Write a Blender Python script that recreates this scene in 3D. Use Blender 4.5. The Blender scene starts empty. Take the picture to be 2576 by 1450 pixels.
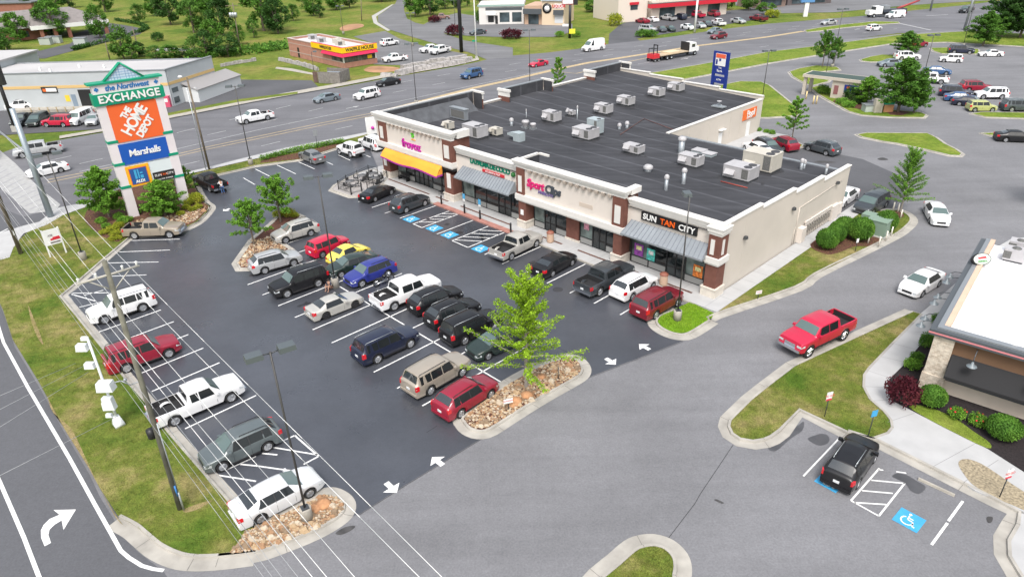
import bpy, bmesh, math, random
from mathutils import Vector, Matrix
from mathutils.geometry import tessellate_polygon
random.seed(7)
PI = math.pi
def lerp(a, b, t): return a + (b - a) * t
SC = bpy.context.scene
COL = SC.collection
# ---------------------------------------------------------------- camera (drone 28 m up)
FOC, PITCH, ROLL, HD, CAMH = 1740.1, .49068, -.02585, .76658, 28.0
_cp, _sp, _cr, _sr = math.cos(PITCH), math.sin(PITCH), math.cos(ROLL), math.sin(ROLL)
_r = Vector((1, 0, 0)); _f = Vector((0, _cp, -_sp)); _u = Vector((0, _sp, _cp))
RIGHT = _r * _cr + _u * _sr
UP = _u * _cr - _r * _sr
cam = bpy.data.cameras.new('camera'); camo = bpy.data.objects.new('camera', cam); COL.objects.link(camo)
cam.sensor_width = 36; cam.lens = FOC / 2576 * 36; cam.clip_start = .5; cam.clip_end = 3000
camo.matrix_world = Matrix(((RIGHT.x, UP.x, -_f.x, 0), (RIGHT.y, UP.y, -_f.y, 0), (RIGHT.z, UP.z, -_f.z, CAMH), (0, 0, 0, 1)))
SC.camera = camo
# ---------------------------------------------------------------- world + sun (bright overcast)
SUN_EL, SUN_AZ = math.radians(57), math.radians(185)
W = bpy.data.worlds.new('World'); SC.world = W; W.use_nodes = True
nt = W.node_tree; nt.nodes.clear()
sky = nt.nodes.new('ShaderNodeTexSky'); sky.sky_type = 'NISHITA'; sky.sun_disc = False
sky.sun_elevation = SUN_EL; sky.sun_rotation = SUN_AZ; sky.air_density = 1.6; sky.dust_density = 5.0; sky.ozone_density = 1.0
hs = nt.nodes.new('ShaderNodeHueSaturation'); hs.inputs['Saturation'].default_value = .5
bg = nt.nodes.new('ShaderNodeBackground'); bg.inputs['Strength'].default_value = .15
wo = nt.nodes.new('ShaderNodeOutputWorld')
nt.links.new(sky.outputs[0], hs.inputs['Color']); nt.links.new(hs.outputs[0], bg.inputs[0]); nt.links.new(bg.outputs[0], wo.inputs[0])
sl = bpy.data.lights.new('sun', 'SUN'); so = bpy.data.objects.new('sun', sl); COL.objects.link(so)
sl.energy = 1.5; sl.angle = math.radians(22); sl.color = (1, .985, .965)
so.rotation_euler = (PI / 2 - SUN_EL, 0, PI - SUN_AZ)
SC.view_settings.view_transform = 'Standard'; SC.view_settings.look = 'None'
SC.view_settings.exposure = .54; SC.view_settings.gamma = 1; SC.view_settings.use_curve_mapping = False
SC.cycles.max_bounces = 5; SC.cycles.diffuse_bounces = 2; SC.cycles.glossy_bounces = 3; SC.cycles.transparent_max_bounces = 4
# ---------------------------------------------------------------- survey helpers
def ray(x, y):
    return RIGHT * ((x - 1288) / FOC) - UP * ((y - 725) / FOC) + _f
def G(x, y, z=0.):                       # surveyed point of the site at height z
    d = ray(x, y); t = (z - CAMH) / d.z
    return Vector((d.x * t, d.y * t, z))
AX = Vector((math.sin(HD), -math.cos(HD), 0)); BX = Vector((math.cos(HD), math.sin(HD), 0))
MROT = math.atan2(AX.y, AX.x)
def AB(a, b, z=0.):                      # mall frame -> world
    return AX * a + BX * b + Vector((0, 0, z))
def toab(p): return p.dot(AX), p.dot(BX)
def T(k, j, x, y): return (644 * k + x / 4, 362.3 * j + y / 4)
def zcol(p, x, y):                       # height above ground point p seen at row y
    lo, hi = -5., 27.5
    for _ in range(40):
        m = (lo + hi) / 2; q = Vector((p.x, p.y, m - CAMH))
        if 725 - FOC * q.dot(UP) / q.dot(_f) > y: lo = m
        else: hi = m
    return lo
# ---------------------------------------------------------------- tagging
def tag(o, label=None, cat=None, group=None, kind=None):
    if label: o['label'] = label
    if cat: o['category'] = cat
    if group: o['group'] = group
    if kind: o['kind'] = kind
    return o
def thing(name, label, cat, loc=(0, 0, 0), rz=0., group=None):
    o = bpy.data.objects.new(name, None); COL.objects.link(o)
    o.location = loc; o.rotation_euler = (0, 0, rz); o.empty_display_size = .3
    return tag(o, label, cat, group)
def link(name, me, parent=None, mat=None, loc=None, rot=None, scale=None):
    o = bpy.data.objects.new(name, me); COL.objects.link(o)
    if parent: o.parent = parent
    if loc is not None: o.location = loc
    if rot is not None: o.rotation_euler = rot
    if scale is not None: o.scale = scale
    if mat is not None:
        if not me.materials: me.materials.append(mat)
        o.material_slots[0].link = 'OBJECT'; o.material_slots[0].material = mat
    return o
# ---------------------------------------------------------------- mesh builder
class MB:
    def __init__(s): s.v = []; s.f = []; s.sm = []
    def face(s, pts, smooth=False):
        n = len(s.v); s.v += [tuple(p) for p in pts]; s.f.append(tuple(range(n, n + len(pts)))); s.sm.append(smooth)
    def raw(s, vs, fs, smooth=False):
        n = len(s.v); s.v += [tuple(p) for p in vs]
        for f in fs: s.f.append(tuple(n + i for i in f)); s.sm.append(smooth)
        return s
    def box(s, x0, x1, y0, y1, z0, z1, M=None, taper=1.):
        cx, cy = (x0 + x1) / 2, (y0 + y1) / 2; t = taper
        vs = [(x0, y0, z0), (x1, y0, z0), (x1, y1, z0), (x0, y1, z0)] + [(cx + (x - cx) * t, cy + (y - cy) * t, z1) for x, y in ((x0, y0), (x1, y0), (x1, y1), (x0, y1))]
        if M is not None: vs = [M @ Vector(p) for p in vs]
        return s.raw(vs, [(3, 2, 1, 0), (4, 5, 6, 7), (0, 1, 5, 4), (1, 2, 6, 5), (2, 3, 7, 6), (3, 0, 4, 7)])
    def hexa(s, b, t):                   # 4 bottom + 4 top points (ccw seen from outside top)
        return s.raw(list(b) + list(t), [(3, 2, 1, 0), (4, 5, 6, 7), (0, 1, 5, 4), (1, 2, 6, 5), (2, 3, 7, 6), (3, 0, 4, 7)])
    def prism(s, poly, z0, z1, bottom=True):
        n = len(poly); a = sum(poly[i][0] * poly[(i + 1) % n][1] - poly[(i + 1) % n][0] * poly[i][1] for i in range(n))
        if a < 0: poly = poly[::-1]
        vs = [(p[0], p[1], z0) for p in poly] + [(p[0], p[1], z1) for p in poly]
        fs = [tuple(range(n, 2 * n))] + [(i, (i + 1) % n, n + (i + 1) % n, n + i) for i in range(n)]
        if bottom: fs.append(tuple(range(n - 1, -1, -1)))
        return s.raw(vs, fs)
    def tube(s, p0, p1, r0, r1=None, n=8, caps=True, smooth=True):
        p0, p1 = Vector(p0), Vector(p1); r1 = r0 if r1 is None else r1
        d = (p1 - p0)
        if d.length < 1e-6: return s
        d.normalize(); a = d.orthogonal().normalized(); b = d.cross(a); m = len(s.v)
        for p, r in ((p0, r0), (p1, r1)):
            for i in range(n):
                t = 2 * PI * i / n; s.v.append(tuple(p + (a * math.cos(t) + b * math.sin(t)) * r))
        for i in range(n):
            j = (i + 1) % n; s.f.append((m + i, m + j, m + n + j, m + n + i)); s.sm.append(smooth)
        if caps:
            s.f.append(tuple(m + i for i in range(n - 1, -1, -1))); s.sm.append(False)
            s.f.append(tuple(m + n + i for i in range(n))); s.sm.append(False)
        return s
    def path(s, pts, r, n=6):
        for a, b in zip(pts, pts[1:]): s.tube(a, b, r, r, n)
        return s
    def lathe(s, prof, c=(0, 0, 0), n=16, axis='z', smooth=True):
        m = len(s.v); k = len(prof)
        for r, h in prof:
            for i in range(n):
                t = 2 * PI * i / n; x, y = r * math.cos(t), r * math.sin(t)
                p = (x, y, h) if axis == 'z' else (x, h, y) if axis == 'y' else (h, x, y)
                s.v.append((c[0] + p[0], c[1] + p[1], c[2] + p[2]))
        for q in range(k - 1):
            for i in range(n):
                j = (i + 1) % n; f = (m + q * n + i, m + q * n + j, m + (q + 1) * n + j, m + (q + 1) * n + i)
                s.f.append(f if axis != 'y' else f[::-1]); s.sm.append(smooth)
        return s
    def ball(s, c, r, n=10, sz=1., jit=0.):
        pr = []
        for i in range(n + 1):
            t = PI * i / n; pr.append((max(1e-4, r * math.sin(t)), -r * sz * math.cos(t)))
        return s.lathe(pr, c, n + 4)
    def mesh(s, name, mat=None, sharp=None, org=None):
        me = bpy.data.meshes.new(name)
        vs = s.v if org is None else [(x - org[0], y - org[1], z - org[2]) for x, y, z in s.v]
        me.from_pydata(vs, [], s.f); me.polygons.foreach_set('use_smooth', s.sm)
        if mat is not None: me.materials.append(mat)
        if sharp: me.set_sharp_from_angle(angle=math.radians(sharp))
        me.update(); return me
    def build(s, name, mat, parent=None, sharp=None, org=None, loc=None, rot=None):
        return link(name, s.mesh(name, mat, sharp, org), parent, None, loc, rot)
_tx = {}
def text_mesh(txt, size, depth=.03, bold=0., shear=0., spacing=1., align='CENTER'):
    key = (txt, size, depth, bold, shear, spacing, align)
    if key in _tx: return _tx[key].copy()
    cu = bpy.data.curves.new('t', 'FONT'); cu.body = txt; cu.size = size; cu.extrude = depth; cu.offset = bold
    cu.shear = shear; cu.space_character = spacing; cu.align_x = align; cu.align_y = 'CENTER'; cu.resolution_u = 3
    ob = bpy.data.objects.new('t', cu); COL.objects.link(ob); bpy.context.view_layer.update()
    me = bpy.data.meshes.new_from_object(ob.evaluated_get(bpy.context.evaluated_depsgraph_get()))
    bpy.data.objects.remove(ob); me.materials.clear(); _tx[key] = me
    return me.copy()
def lettering(name, txt, size, mat, parent, loc, rz=0., tilt=PI / 2, **k):   # upright text facing local -y turned by rz
    me = text_mesh(txt, size, **k); me.materials.append(mat)
    return link(name, me, parent, None, loc, (tilt, 0, rz))
# ---------------------------------------------------------------- materials
_m = {}
def lin(c): return tuple((((v / 255) + .055) / 1.055) ** 2.4 if v > 10 else v / 255 / 12.92 for v in c)
def M(name, c, rough=.6, metal=0., nz=None, bump=None, coat=0., c2=None, spec=.5, vor=None):
    if name in _m: return _m[name]
    m = bpy.data.materials.new(name); m.use_nodes = True; t = m.node_tree; b = t.nodes['Principled BSDF']
    b.inputs['Roughness'].default_value = rough; b.inputs['Metallic'].default_value = metal
    b.inputs['Specular IOR Level'].default_value = spec
    if coat: b.inputs['Coat Weight'].default_value = coat; b.inputs['Coat Roughness'].default_value = .04
    c = tuple(c[:3]) + (1,)
    b.inputs['Base Color'].default_value = c; m.diffuse_color = c
    if nz or bump:
        co = t.nodes.new('ShaderNodeTexCoord')
    if nz:                                # (scale, amount[, detail])
        n = t.nodes.new('ShaderNodeTexNoise'); n.inputs['Scale'].default_value = nz[0]; n.inputs['Detail'].default_value = nz[2] if len(nz) > 2 else 5
        t.links.new(co.outputs['Object'], n.inputs['Vector'])
        r = t.nodes.new('ShaderNodeValToRGB'); a = nz[1]
        d = c2 or tuple(v * (1 + a) for v in c[:3]); e = tuple(v * (1 - a) for v in c[:3]) if not c2 else c[:3]
        r.color_ramp.elements[0].position = .3; r.color_ramp.elements[1].position = .7
        r.color_ramp.elements[0].color = tuple(e) + (1,); r.color_ramp.elements[1].color = tuple(d[:3]) + (1,)
        t.links.new(n.outputs['Fac'], r.inputs[0]); t.links.new(r.outputs[0], b.inputs['Base Color'])
    if bump:                              # (scale, strength)
        n2 = t.nodes.new('ShaderNodeTexNoise'); n2.inputs['Scale'].default_value = bump[0]; n2.inputs['Detail'].default_value = 3
        t.links.new(co.outputs['Object'], n2.inputs['Vector'])
        bp = t.nodes.new('ShaderNodeBump'); bp.inputs['Strength'].default_value = bump[1]; bp.inputs['Distance'].default_value = .02
        t.links.new(n2.outputs['Fac'], bp.inputs['Height']); t.links.new(bp.outputs[0], b.inputs['Normal'])
    _m[name] = m; return m
class NT:                                 # tiny node helper
    def __init__(s, m): s.t = m.node_tree; s.b = s.t.nodes['Principled BSDF']
    def n(s, typ, **k):
        q = s.t.nodes.new('ShaderNode' + typ)
        for a, v in k.items():
            if a in q.inputs.keys(): q.inputs[a].default_value = v
            else: setattr(q, a, v)
        return q
    def l(s, a, b): s.t.links.new(a, b)
    def ramp(s, fac, stops):
        r = s.n('ValToRGB'); e = r.color_ramp.elements
        while len(e) < len(stops): e.new(.5)
        for q, (p, c) in zip(e, stops): q.position = p; q.color = tuple(c[:3]) + (1,) if hasattr(c, '__len__') else (c, c, c, 1)
        s.l(fac, r.inputs[0]); return r.outputs[0]
    def noise(s, vec, scale, detail=4, rough=.55):
        q = s.n('TexNoise'); q.inputs['Scale'].default_value = scale; q.inputs['Detail'].default_value = detail; q.inputs['Roughness'].default_value = rough
        s.l(vec, q.inputs['Vector']); return q.outputs['Fac']
    def mix(s, f, a, b, mode='MIX'):
        q = s.n('Mix', data_type='RGBA', blend_type=mode)
        for sock, v in ((q.inputs[0], f), (q.inputs[6], a), (q.inputs[7], b)):
            if hasattr(v, 'links') or hasattr(v, 'is_linked'): s.l(v, sock)
            else: sock.default_value = v if not hasattr(v, '__len__') else tuple(v[:3]) + (1,)
        return q.outputs[2]
    def mapping(s, vec, scale=(1, 1, 1), rz=0.):
        q = s.n('Mapping'); q.inputs['Scale'].default_value = scale; q.inputs['Rotation'].default_value = (0, 0, rz); s.l(vec, q.inputs[0]); return q.outputs[0]
    def bump(s, h, strength, dist=.02):
        q = s.n('Bump'); q.inputs['Strength'].default_value = strength; q.inputs['Distance'].default_value = dist
        s.l(h, q.inputs['Height']); s.l(q.outputs[0], s.b.inputs['Normal'])
def asphalt(name, base, rough=.85, streak=0., rz=0., patch=.16, grain=.14, sheen=None):
    m = M(name, base, rough); k = NT(m); g = k.n('NewGeometry').outputs['Position']
    big = k.noise(g, .09, 4, .6); st = k.noise(k.mapping(g, (.035, .5, 1), rz), 1., 5, .6); fine = k.noise(g, 9., 3, .7); spk = k.noise(g, 2.2, 6, .75)
    c1 = k.ramp(big, [(.3, tuple(v * (1 - patch) for v in base)), (.7, tuple(v * (1 + patch) for v in base))])
    c2 = k.mix(streak, c1, k.ramp(st, [(.35, .72), (.65, 1.2)]), 'MULTIPLY') if streak else c1
    c3 = k.mix(1., c2, k.ramp(fine, [(.25, 1 - grain), (.75, 1 + grain)]), 'MULTIPLY')
    c4 = k.mix(1., c3, k.ramp(spk, [(.3, .9), (.5, 1.), (.8, 1.12)]), 'MULTIPLY')
    k.l(c4, k.b.inputs['Base Color']); k.bump(fine, .25, .01)
    if sheen: k.b.inputs['Specular IOR Level'].default_value = .8; k.l(k.ramp(k.noise(g, .12, 5, .65), [(.3, sheen[0]), (.7, sheen[1])]), k.b.inputs['Roughness'])
    return m
def grassmat(name, ca, cb, cc, scale=1., dry=.5):
    m = M(name, ca, .95, spec=.15); k = NT(m); g = k.n('NewGeometry').outputs['Position']
    a = k.noise(g, .22 * scale, 6, .65); f = k.noise(g, 1.6 * scale, 6, .75); h = k.noise(g, 14., 3, .7)
    c1 = k.ramp(a, [(.34, ca), (.5, cb), (.66, cc)])
    c2 = k.mix(.75, c1, k.ramp(f, [(.3, .6), (.5, 1.), (.72, 1.45)]), 'MULTIPLY')
    c3 = k.mix(1., c2, k.ramp(h, [(.3, .62), (.7, 1.4)]), 'MULTIPLY')
    k.l(c3, k.b.inputs['Base Color']); k.bump(h, .8, .06); return m
A_HWY = asphalt('asphalt_highway', (.142, .142, .154), streak=.5, rz=-.28)
A_GREY = asphalt('asphalt_grey', (.172, .172, .182), streak=.3, rz=-.6, grain=.2)
A_DARK = asphalt('asphalt_sealed', (.058, .062, .074), .6, patch=.3, sheen=(.2, .5))
A_ROAD = asphalt('asphalt_side_road', (.098, .10, .11), patch=.08)
A_FAR = asphalt('asphalt_far_lot', (.158, .158, .164), streak=.5, rz=.1)
A_MID = asphalt('asphalt_dark_far', (.085, .086, .094), patch=.2)
CONC = M('concrete', (.40, .39, .365), .85, nz=(1.5, .1), bump=(20, .15))
CONC2 = M('concrete_old', (.37, .345, .30), .9, nz=(1.2, .16), bump=(20, .15))
PAVE = M('pavement_concrete', (.42, .42, .42), .85, nz=(.8, .07))
GRASS = grassmat('grass_verge', (.065, .12, .014), (.125, .15, .028), (.26, .215, .09), 1.)
GRASSG = grassmat('grass_green', (.10, .165, .018), (.15, .205, .028), (.20, .23, .045), 1.)
GRASSB = grassmat('grass_bright', (.10, .21, .012), (.13, .24, .016), (.16, .25, .025), 1.5)
GRASSM = grassmat('grass_meadow', (.08, .135, .018), (.14, .175, .03), (.21, .19, .055), .35)
MULCH = M('mulch_brown', (.10, .04, .026), .95, nz=(6, .5), bump=(12, .9))
MULCHK = M('mulch_black', (.018, .013, .014), .95, nz=(6, .4), bump=(12, .9))
WPAINT = M('road_paint_white', (.72, .72, .71), .7, nz=(3, .12))
WPAINT2 = M('road_paint_worn', (.42, .42, .42), .8, nz=(2, .25))
YPAINT = M('road_paint_yellow', (.44, .34, .20), .8, nz=(1.5, .2))
BPAINT = M('road_paint_blue', (.05, .33, .60), .7, nz=(2, .12))
BLACK = M('black_metal', (.02, .02, .022), .45)
DGREY = M('dark_grey_metal', (.07, .075, .08), .5, .3)
GREY = M('grey_metal', (.32, .34, .36), .45, .5)
GALV = M('galvanised', (.42, .45, .47), .4, .6, nz=(4, .1))
WHITE = M('white_paint', (.78, .78, .77), .5)
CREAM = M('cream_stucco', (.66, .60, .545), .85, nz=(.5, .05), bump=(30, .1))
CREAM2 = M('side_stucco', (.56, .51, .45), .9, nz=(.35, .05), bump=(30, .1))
TRIM = M('trim_white', (.68, .66, .63), .7, nz=(.8, .04))
# ---------------------------------------------------------------- ground, roads, islands
def S(pts, z=0.): return [q if isinstance(q, Vector) else G(q[0], q[1], z) for q in pts]
def sheet(name, pts, z, mat, kind='structure', label=None, cat=None, smooth=0):
    p = [(q.x, q.y) for q in (S(pts) if not isinstance(pts[0], Vector) else pts)]
    if smooth: p = [(q[0], q[1]) for q in catmull([Vector((a, b, 0)) for a, b in p], smooth, True)]
    n = len(p); a = sum(p[i][0] * p[(i + 1) % n][1] - p[(i + 1) % n][0] * p[i][1] for i in range(n))
    if a < 0: p = p[::-1]
    _zc[0] += 1; z += .0002 * (_zc[0] % 17)
    tr_ = tessellate_polygon([[Vector((x, y, 0)) for x, y in p]]); fs = []
    for i, j, k in tr_:
        cr = (p[j][0] - p[i][0]) * (p[k][1] - p[i][1]) - (p[k][0] - p[i][0]) * (p[j][1] - p[i][1])
        if abs(cr) > 1e-7: fs.append((i, j, k) if cr > 0 else (i, k, j))
    me = bpy.data.meshes.new(name); me.from_pydata([(x, y, z) for x, y in p], [], fs); me.materials.append(mat)
    return tag(link(name, me), label, cat, None, kind)
_zc = [0]
def catmull(P, k=4, closed=False):
    out = []; n = len(P)
    for i in range(n if closed else n - 1):
        g = lambda j: P[j % n] if closed else P[max(0, min(n - 1, j))]
        a, b, c, d = g(i - 1), g(i), g(i + 1), g(i + 2)
        for t in range(k):
            t /= k; out.append(.5 * ((2 * b) + (c - a) * t + (2 * a - 5 * b + 4 * c - d) * t * t + (3 * b - a - 3 * c + d) * t ** 3))
    if not closed: out.append(P[-1])
    return out
def offs(P, d, closed):
    out = []; n = len(P)
    for i in range(n):
        a = P[(i - 1) % n] if closed or i else P[i]; b = P[(i + 1) % n] if closed or i < n - 1 else P[i]
        t = (b - a); t.z = 0; t.normalize(); out.append(P[i] + Vector((t.y, -t.x, 0)) * d)
    return out
def ribbon(mb, P, d0, d1, z0, z1, closed):
    A, B = offs(P, d0, closed), offs(P, d1, closed); n = len(P)
    for i in range(n if closed else n - 1):
        j = (i + 1) % n; mb.face([(A[i].x, A[i].y, z0), (A[j].x, A[j].y, z0), (B[j].x, B[j].y, z1), (B[i].x, B[i].y, z1)])
def orient(P):
    n = len(P); a = sum(P[i].x * P[(i + 1) % n].y - P[(i + 1) % n].x * P[i].y for i in range(n)); return P if a > 0 else P[::-1]
JM = MB()
KM = [M('kerb_concrete', (.36, .34, .305), .9, nz=(.9, .2), bump=(18, .3))]
def kerb(P, closed, gutter=.5, side=1, w=.16, h=.15, name='kerb'):
    """P runs along the kerb line; gutter lies on side*right of the direction of travel"""
    mb = MB(); s = side
    ribbon(mb, P, -w * s, 0, h, h, closed); ribbon(mb, P, 0, .03 * s, h, .02, closed); ribbon(mb, P, -w * s, -w * s - .01 * s, h, -.02, closed)
    if gutter: ribbon(mb, P, .03 * s, (.03 + gutter) * s, .022, .014, closed)
    acc = 0.
    for a, b in zip(P, P[1:]):
        acc += (b - a).length
        if acc > 2.9:
            acc = 0.; d = (b - a).normalized() * .011; n_ = Vector((d.y, -d.x, 0)).normalized() * s
            for q0, q1, zz in ((-w, 0, h + .003), (.03, .03 + gutter, .027)):
                if q1 > q0 + .04: JM.face([(q.x, q.y, zz) for q in (b + n_ * q0 - d, b + n_ * q1 - d, b + n_ * q1 + d, b + n_ * q0 + d)])
    me = mb.mesh(name, KM[0]); bm = bmesh.new(); bm.from_mesh(me)
    for f in bm.faces:
        f.normal_update()
        if f.normal.z < -.01: f.normal_flip()
    bm.to_mesh(me); bm.free(); return tag(link(name, me), None, None, None, 'structure')
def island(name, pts, mat, smooth=0, gutter=.5, z=.12, kerbed=True, kname='island_kerb'):
    P = S(pts)
    if smooth: P = catmull(P, smooth, True)
    P = orient(P); mb = MB(); mb.prism([(p.x, p.y) for p in P], -.04, z, False)
    n = len(P); mb = MB(); top = [(p.x, p.y, z) for p in P]; base = [(p.x, p.y, -.04) for p in P]; fs = [(n + i, n + (i + 1) % n, (i + 1) % n, i) for i in range(n)]
    for i, j, k in tessellate_polygon([[Vector((p.x, p.y, 0)) for p in P]]):
        cr = (P[j].x - P[i].x) * (P[k].y - P[i].y) - (P[k].x - P[i].x) * (P[j].y - P[i].y)
        if abs(cr) > 1e-7: fs.append((i, j, k) if cr > 0 else (i, k, j))
    mb.raw(top + base, fs); me = mb.mesh(name, mat)
    o = tag(link(name, me), None, None, None, 'structure')
    if kerbed: kerb(offs(P, .17, True), True, gutter, 1, name=kname)
    return o
def stripe(mb, a, b, w=.11, z=.014, wz=None):
    a, b = (G(*a) if not isinstance(a, Vector) else a), (G(*b) if not isinstance(b, Vector) else b)
    d = (b - a); d.z = 0; d.normalize(); n = Vector((d.y, -d.x, 0)) * w / 2
    mb.face([(p.x, p.y, z) for p in (a + n, b + n, b - n, a - n)])
gr = MB(); gr.face([(-1500, -400, -.06), (1500, -400, -.06), (1500, 2500, -.06), (-1500, 2500, -.06)])
tag(link('ground', gr.mesh('ground', GRASSM)), None, None, None, 'structure')
HF = [(-300, 460), (0, 386), (39, 372), (150, 352), (257, 334), (420, 302), (644, 258), (744, 240), (856, 220), (969, 198), (1144, 168), (1205, 155), (1236, 147), (1290, 140), (1383, 132), (1463, 122), (1525, 112), (1605, 103), (1693, 92), (1800, 76), (1932, 60), (2177, 40), (2302, 26), (2420, 14), (2700, -20)]
HN = [(150, 522), (335, 468), (462, 434), (644, 388), (719, 369), (931, 330), (1200, 268), (1560, 190), (1605, 181), (1798, 150), (1932, 124), (2257, 84), (2432, 75), (2700, 80)]
sheet('access_road', [(-800, 1900), (3600, 1900), (3300, 300), (2800, 60), (2432, 70), (1932, 118), (1560, 180), (931, 320), (462, 425), (150, 515), (-300, 560)], 0, A_GREY)
sheet('highway', HF + HN[::-1] + [(60, 548), (-300, 640)], .004, A_HWY)
sheet('side_road', [(-60, 500), (60, 545), (150, 520), (110, 560), (30, 600), (-20, 660), (-10, 740), (10, 790), (37, 872), (100, 975), (162, 1087), (225, 1192), (252, 1250), (300, 1327), (345, 1385), (412, 1437), (660, 1800), (-900, 1800), (-900, 700)], .008, A_ROAD)
sheet('hatched_median', [(-60, 380), (0, 378), (40, 412), (95, 470), (152, 514), (140, 530), (75, 537), (0, 470), (-60, 430)], .0125, M('median_concrete', (.36, .36, .355), .9, nz=(2, .12)))
mh = MB()
for i in range(14):
    t = i / 13; stripe(mh, (lerp(-20, 140, t), lerp(400, 512, t)), (lerp(-60, 85, t), lerp(425, 536, t)), .28, .017)
tag(mh.build('median_marking', M('hatch_grey', (.30, .30, .31), .9)), None, None, None, 'structure')
sheet('car_park', [(325, 603), (160, 745), (640, 1365), (904, 1292), (1019, 1219), (1219, 1097), (1483, 947), (1718, 857), (1722, 768), (1300, 590), (1092, 513), (960, 440), (930, 375), (935, 347), (850, 370), (754, 402), (644, 416), (532, 439), (470, 470), (400, 560)], .0075, A_DARK)
sheet('rear_service_yard', [(1840, 380), (1930, 345), (2030, 372), (2170, 400), (2260, 440), (2275, 490), (2230, 536), (2130, 548), (2050, 470)], .004, A_MID)
sheet('waffle_shop_lot', [(889, 92), (969, 78), (1004, 97), (1069, 117), (1179, 137), (1129, 150), (1034, 165), (940, 162), (935, 108)], 0, A_FAR)
sheet('uphill_street', [(1012, -30), (994, 10), (951, 40), (951, 55), (981, 75), (1044, 95), (1119, 117), (1181, 132), (1225, 150), (1290, 143), (1290, 120), (1169, 102), (1119, 85), (1089, 68), (1044, 57), (1024, 47), (1016, 25), (1030, -30)], .003, A_FAR, smooth=0)
sheet('liquor_shop_lot', [(1062, 64), (1094, 46), (1150, 33), (1290, 55), (1440, 60), (1440, 80), (1393, 93), (1313, 93), (1250, 93), (1175, 90), (1110, 82)], .001, A_FAR)
sheet('red_shop_lot', [(1530, 114), (1533, 85), (1560, 62), (1583, 53), (1638, 43), (1813, 28), (1950, 18), (1950, 42), (1645, 90), (1602, 97), (1612, 104)], .001, A_MID)
sheet('far_lots', [(1850, 14), (1950, 34), (2100, 31), (2180, 24), (2290, 13), (2700, -12), (2700, -90), (1850, -90)], .001, A_FAR)
sheet('repair_shop_lot', [(-200, 360), (-100, 262), (250, 262), (420, 262), (560, 215), (583, 200), (784, 202), (800, 218), (856, 222), (744, 241), (420, 303), (250, 325), (0, 340)], .0, A_MID)
sheet('bank_driveway', [(55, 138), (175, 110), (190, 100), (178, 88), (275, 58), (312, 63), (364, 73), (352, 86), (225, 117), (112, 147), (62, 147)], -.02, A_MID)
sheet('bank_road', [(80, -20), (84, 0), (115, 22), (130, 24), (106, 0), (100, -20)], -.02, A_MID)
# --- grass verges and islands
VERGE = [(-60, 668), (25, 645), (35, 618), (75, 582), (120, 557), (175, 538), (215, 524), (335, 480), (400, 459), (530, 428), (644, 402), (780, 375), (930, 338), (934, 352), (850, 374), (754, 404), (644, 419), (540, 443), (490, 464), (512, 505), (530, 520), (525, 534), (500, 560), (467, 577), (420, 590), (328, 598), (260, 656), (180, 726), (155, 746), (200, 800), (265, 880), (317, 950), (375, 1017), (430, 1090), (500, 1170), (582, 1262), (618, 1330), (644, 1330), (756, 1272), (809, 1247), (834, 1244), (859, 1257), (869, 1275), (856, 1300), (794, 1337), (694, 1377), (644, 1391), (550, 1402), (470, 1401), (410, 1378), (370, 1347), (342, 1324), (300, 1302), (250, 1225), (222, 1170), (158, 1070), (95, 955), (33, 855), (8, 780), (-20, 720)]
island('verge', VERGE, GRASS, kerbed=False)
P = S(VERGE[16:]); kerb(catmull(S(VERGE[37:48]), 4), False, .55, -1, name='lot_kerb'); 
kerb(S(VERGE[18:30]), False, .45, -1, name='lot_kerb'); kerb(S(VERGE[29:37]), False, .45, -1, name='lot_kerb'); kerb(catmull(S(VERGE[46:53]), 4), False, .75, -1, name='corner_kerb')
kerb(S([(934, 352), (850, 374), (754, 404), (644, 419), (540, 443), (490, 464)]), False, .3, -1, name='lot_kerb')
kerb(catmull(S([(490, 464), (512, 505), (530, 520), (525, 534), (500, 560), (467, 577)]), 4), False, .5, -1, name='sign_bed_kerb')
sheet('sign_bed', [(213, 548), (250, 500), (330, 470), (400, 460), (480, 466), (508, 506), (524, 521), (519, 532), (497, 556), (465, 572), (418, 585), (326, 594), (300, 610), (270, 603), (235, 580)], .132, MULCH, smooth=3)
sheet('highway_sidewalk', [(100, 560), (110, 552), (150, 524), (215, 512), (335, 470), (462, 437), (530, 421), (644, 392), (719, 374), (931, 333), (931, 338), (780, 375), (644, 401), (530, 427), (400, 457), (335, 478), (215, 523), (160, 543), (118, 568), (60, 590), (35, 625), (25, 650), (-60, 672), (-60, 600), (0, 588), (60, 570)], .126, PAVE)
sheet('far_sidewalk', [(644, 256), (744, 238), (856, 218), (969, 196), (1144, 166), (1205, 152), (1205, 146), (1144, 160), (969, 189), (856, 210), (744, 230), (644, 248)], .1, CONC2)
sheet('far_sidewalk', [(150, 350), (257, 332), (420, 300), (644, 256), (644, 248), (420, 290), (257, 325), (150, 343)], .1, CONC2)
I2 = [(722.8, 526.3), (755.8, 546), (700, 590), (684, 603), (726.5, 629), (640, 676), (607, 676), (600, 662), (640, 604), (690, 562)]
island('tree_island', I2, MULCH, gutter=.45)
I3 = [(1171.5, 1049.6), (1230, 1005), (1288, 965), (1340, 936), (1388, 914.6), (1428, 904.6), (1448, 909.6), (1460, 924.6), (1458, 939.6), (1438, 954.6), (1360, 998), (1288, 1042), (1231, 1078), (1206, 1084), (1184, 1076), (1172, 1062)]
island('stone_island', I3, MULCH, 3, .55)
I4 = [(1654, 807), (1663, 794.6), (1698, 779.6), (1735, 762), (1795.5, 790), (1788, 804.6), (1733, 837), (1700.5, 840), (1670.5, 829), (1655.5, 815)]
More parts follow.
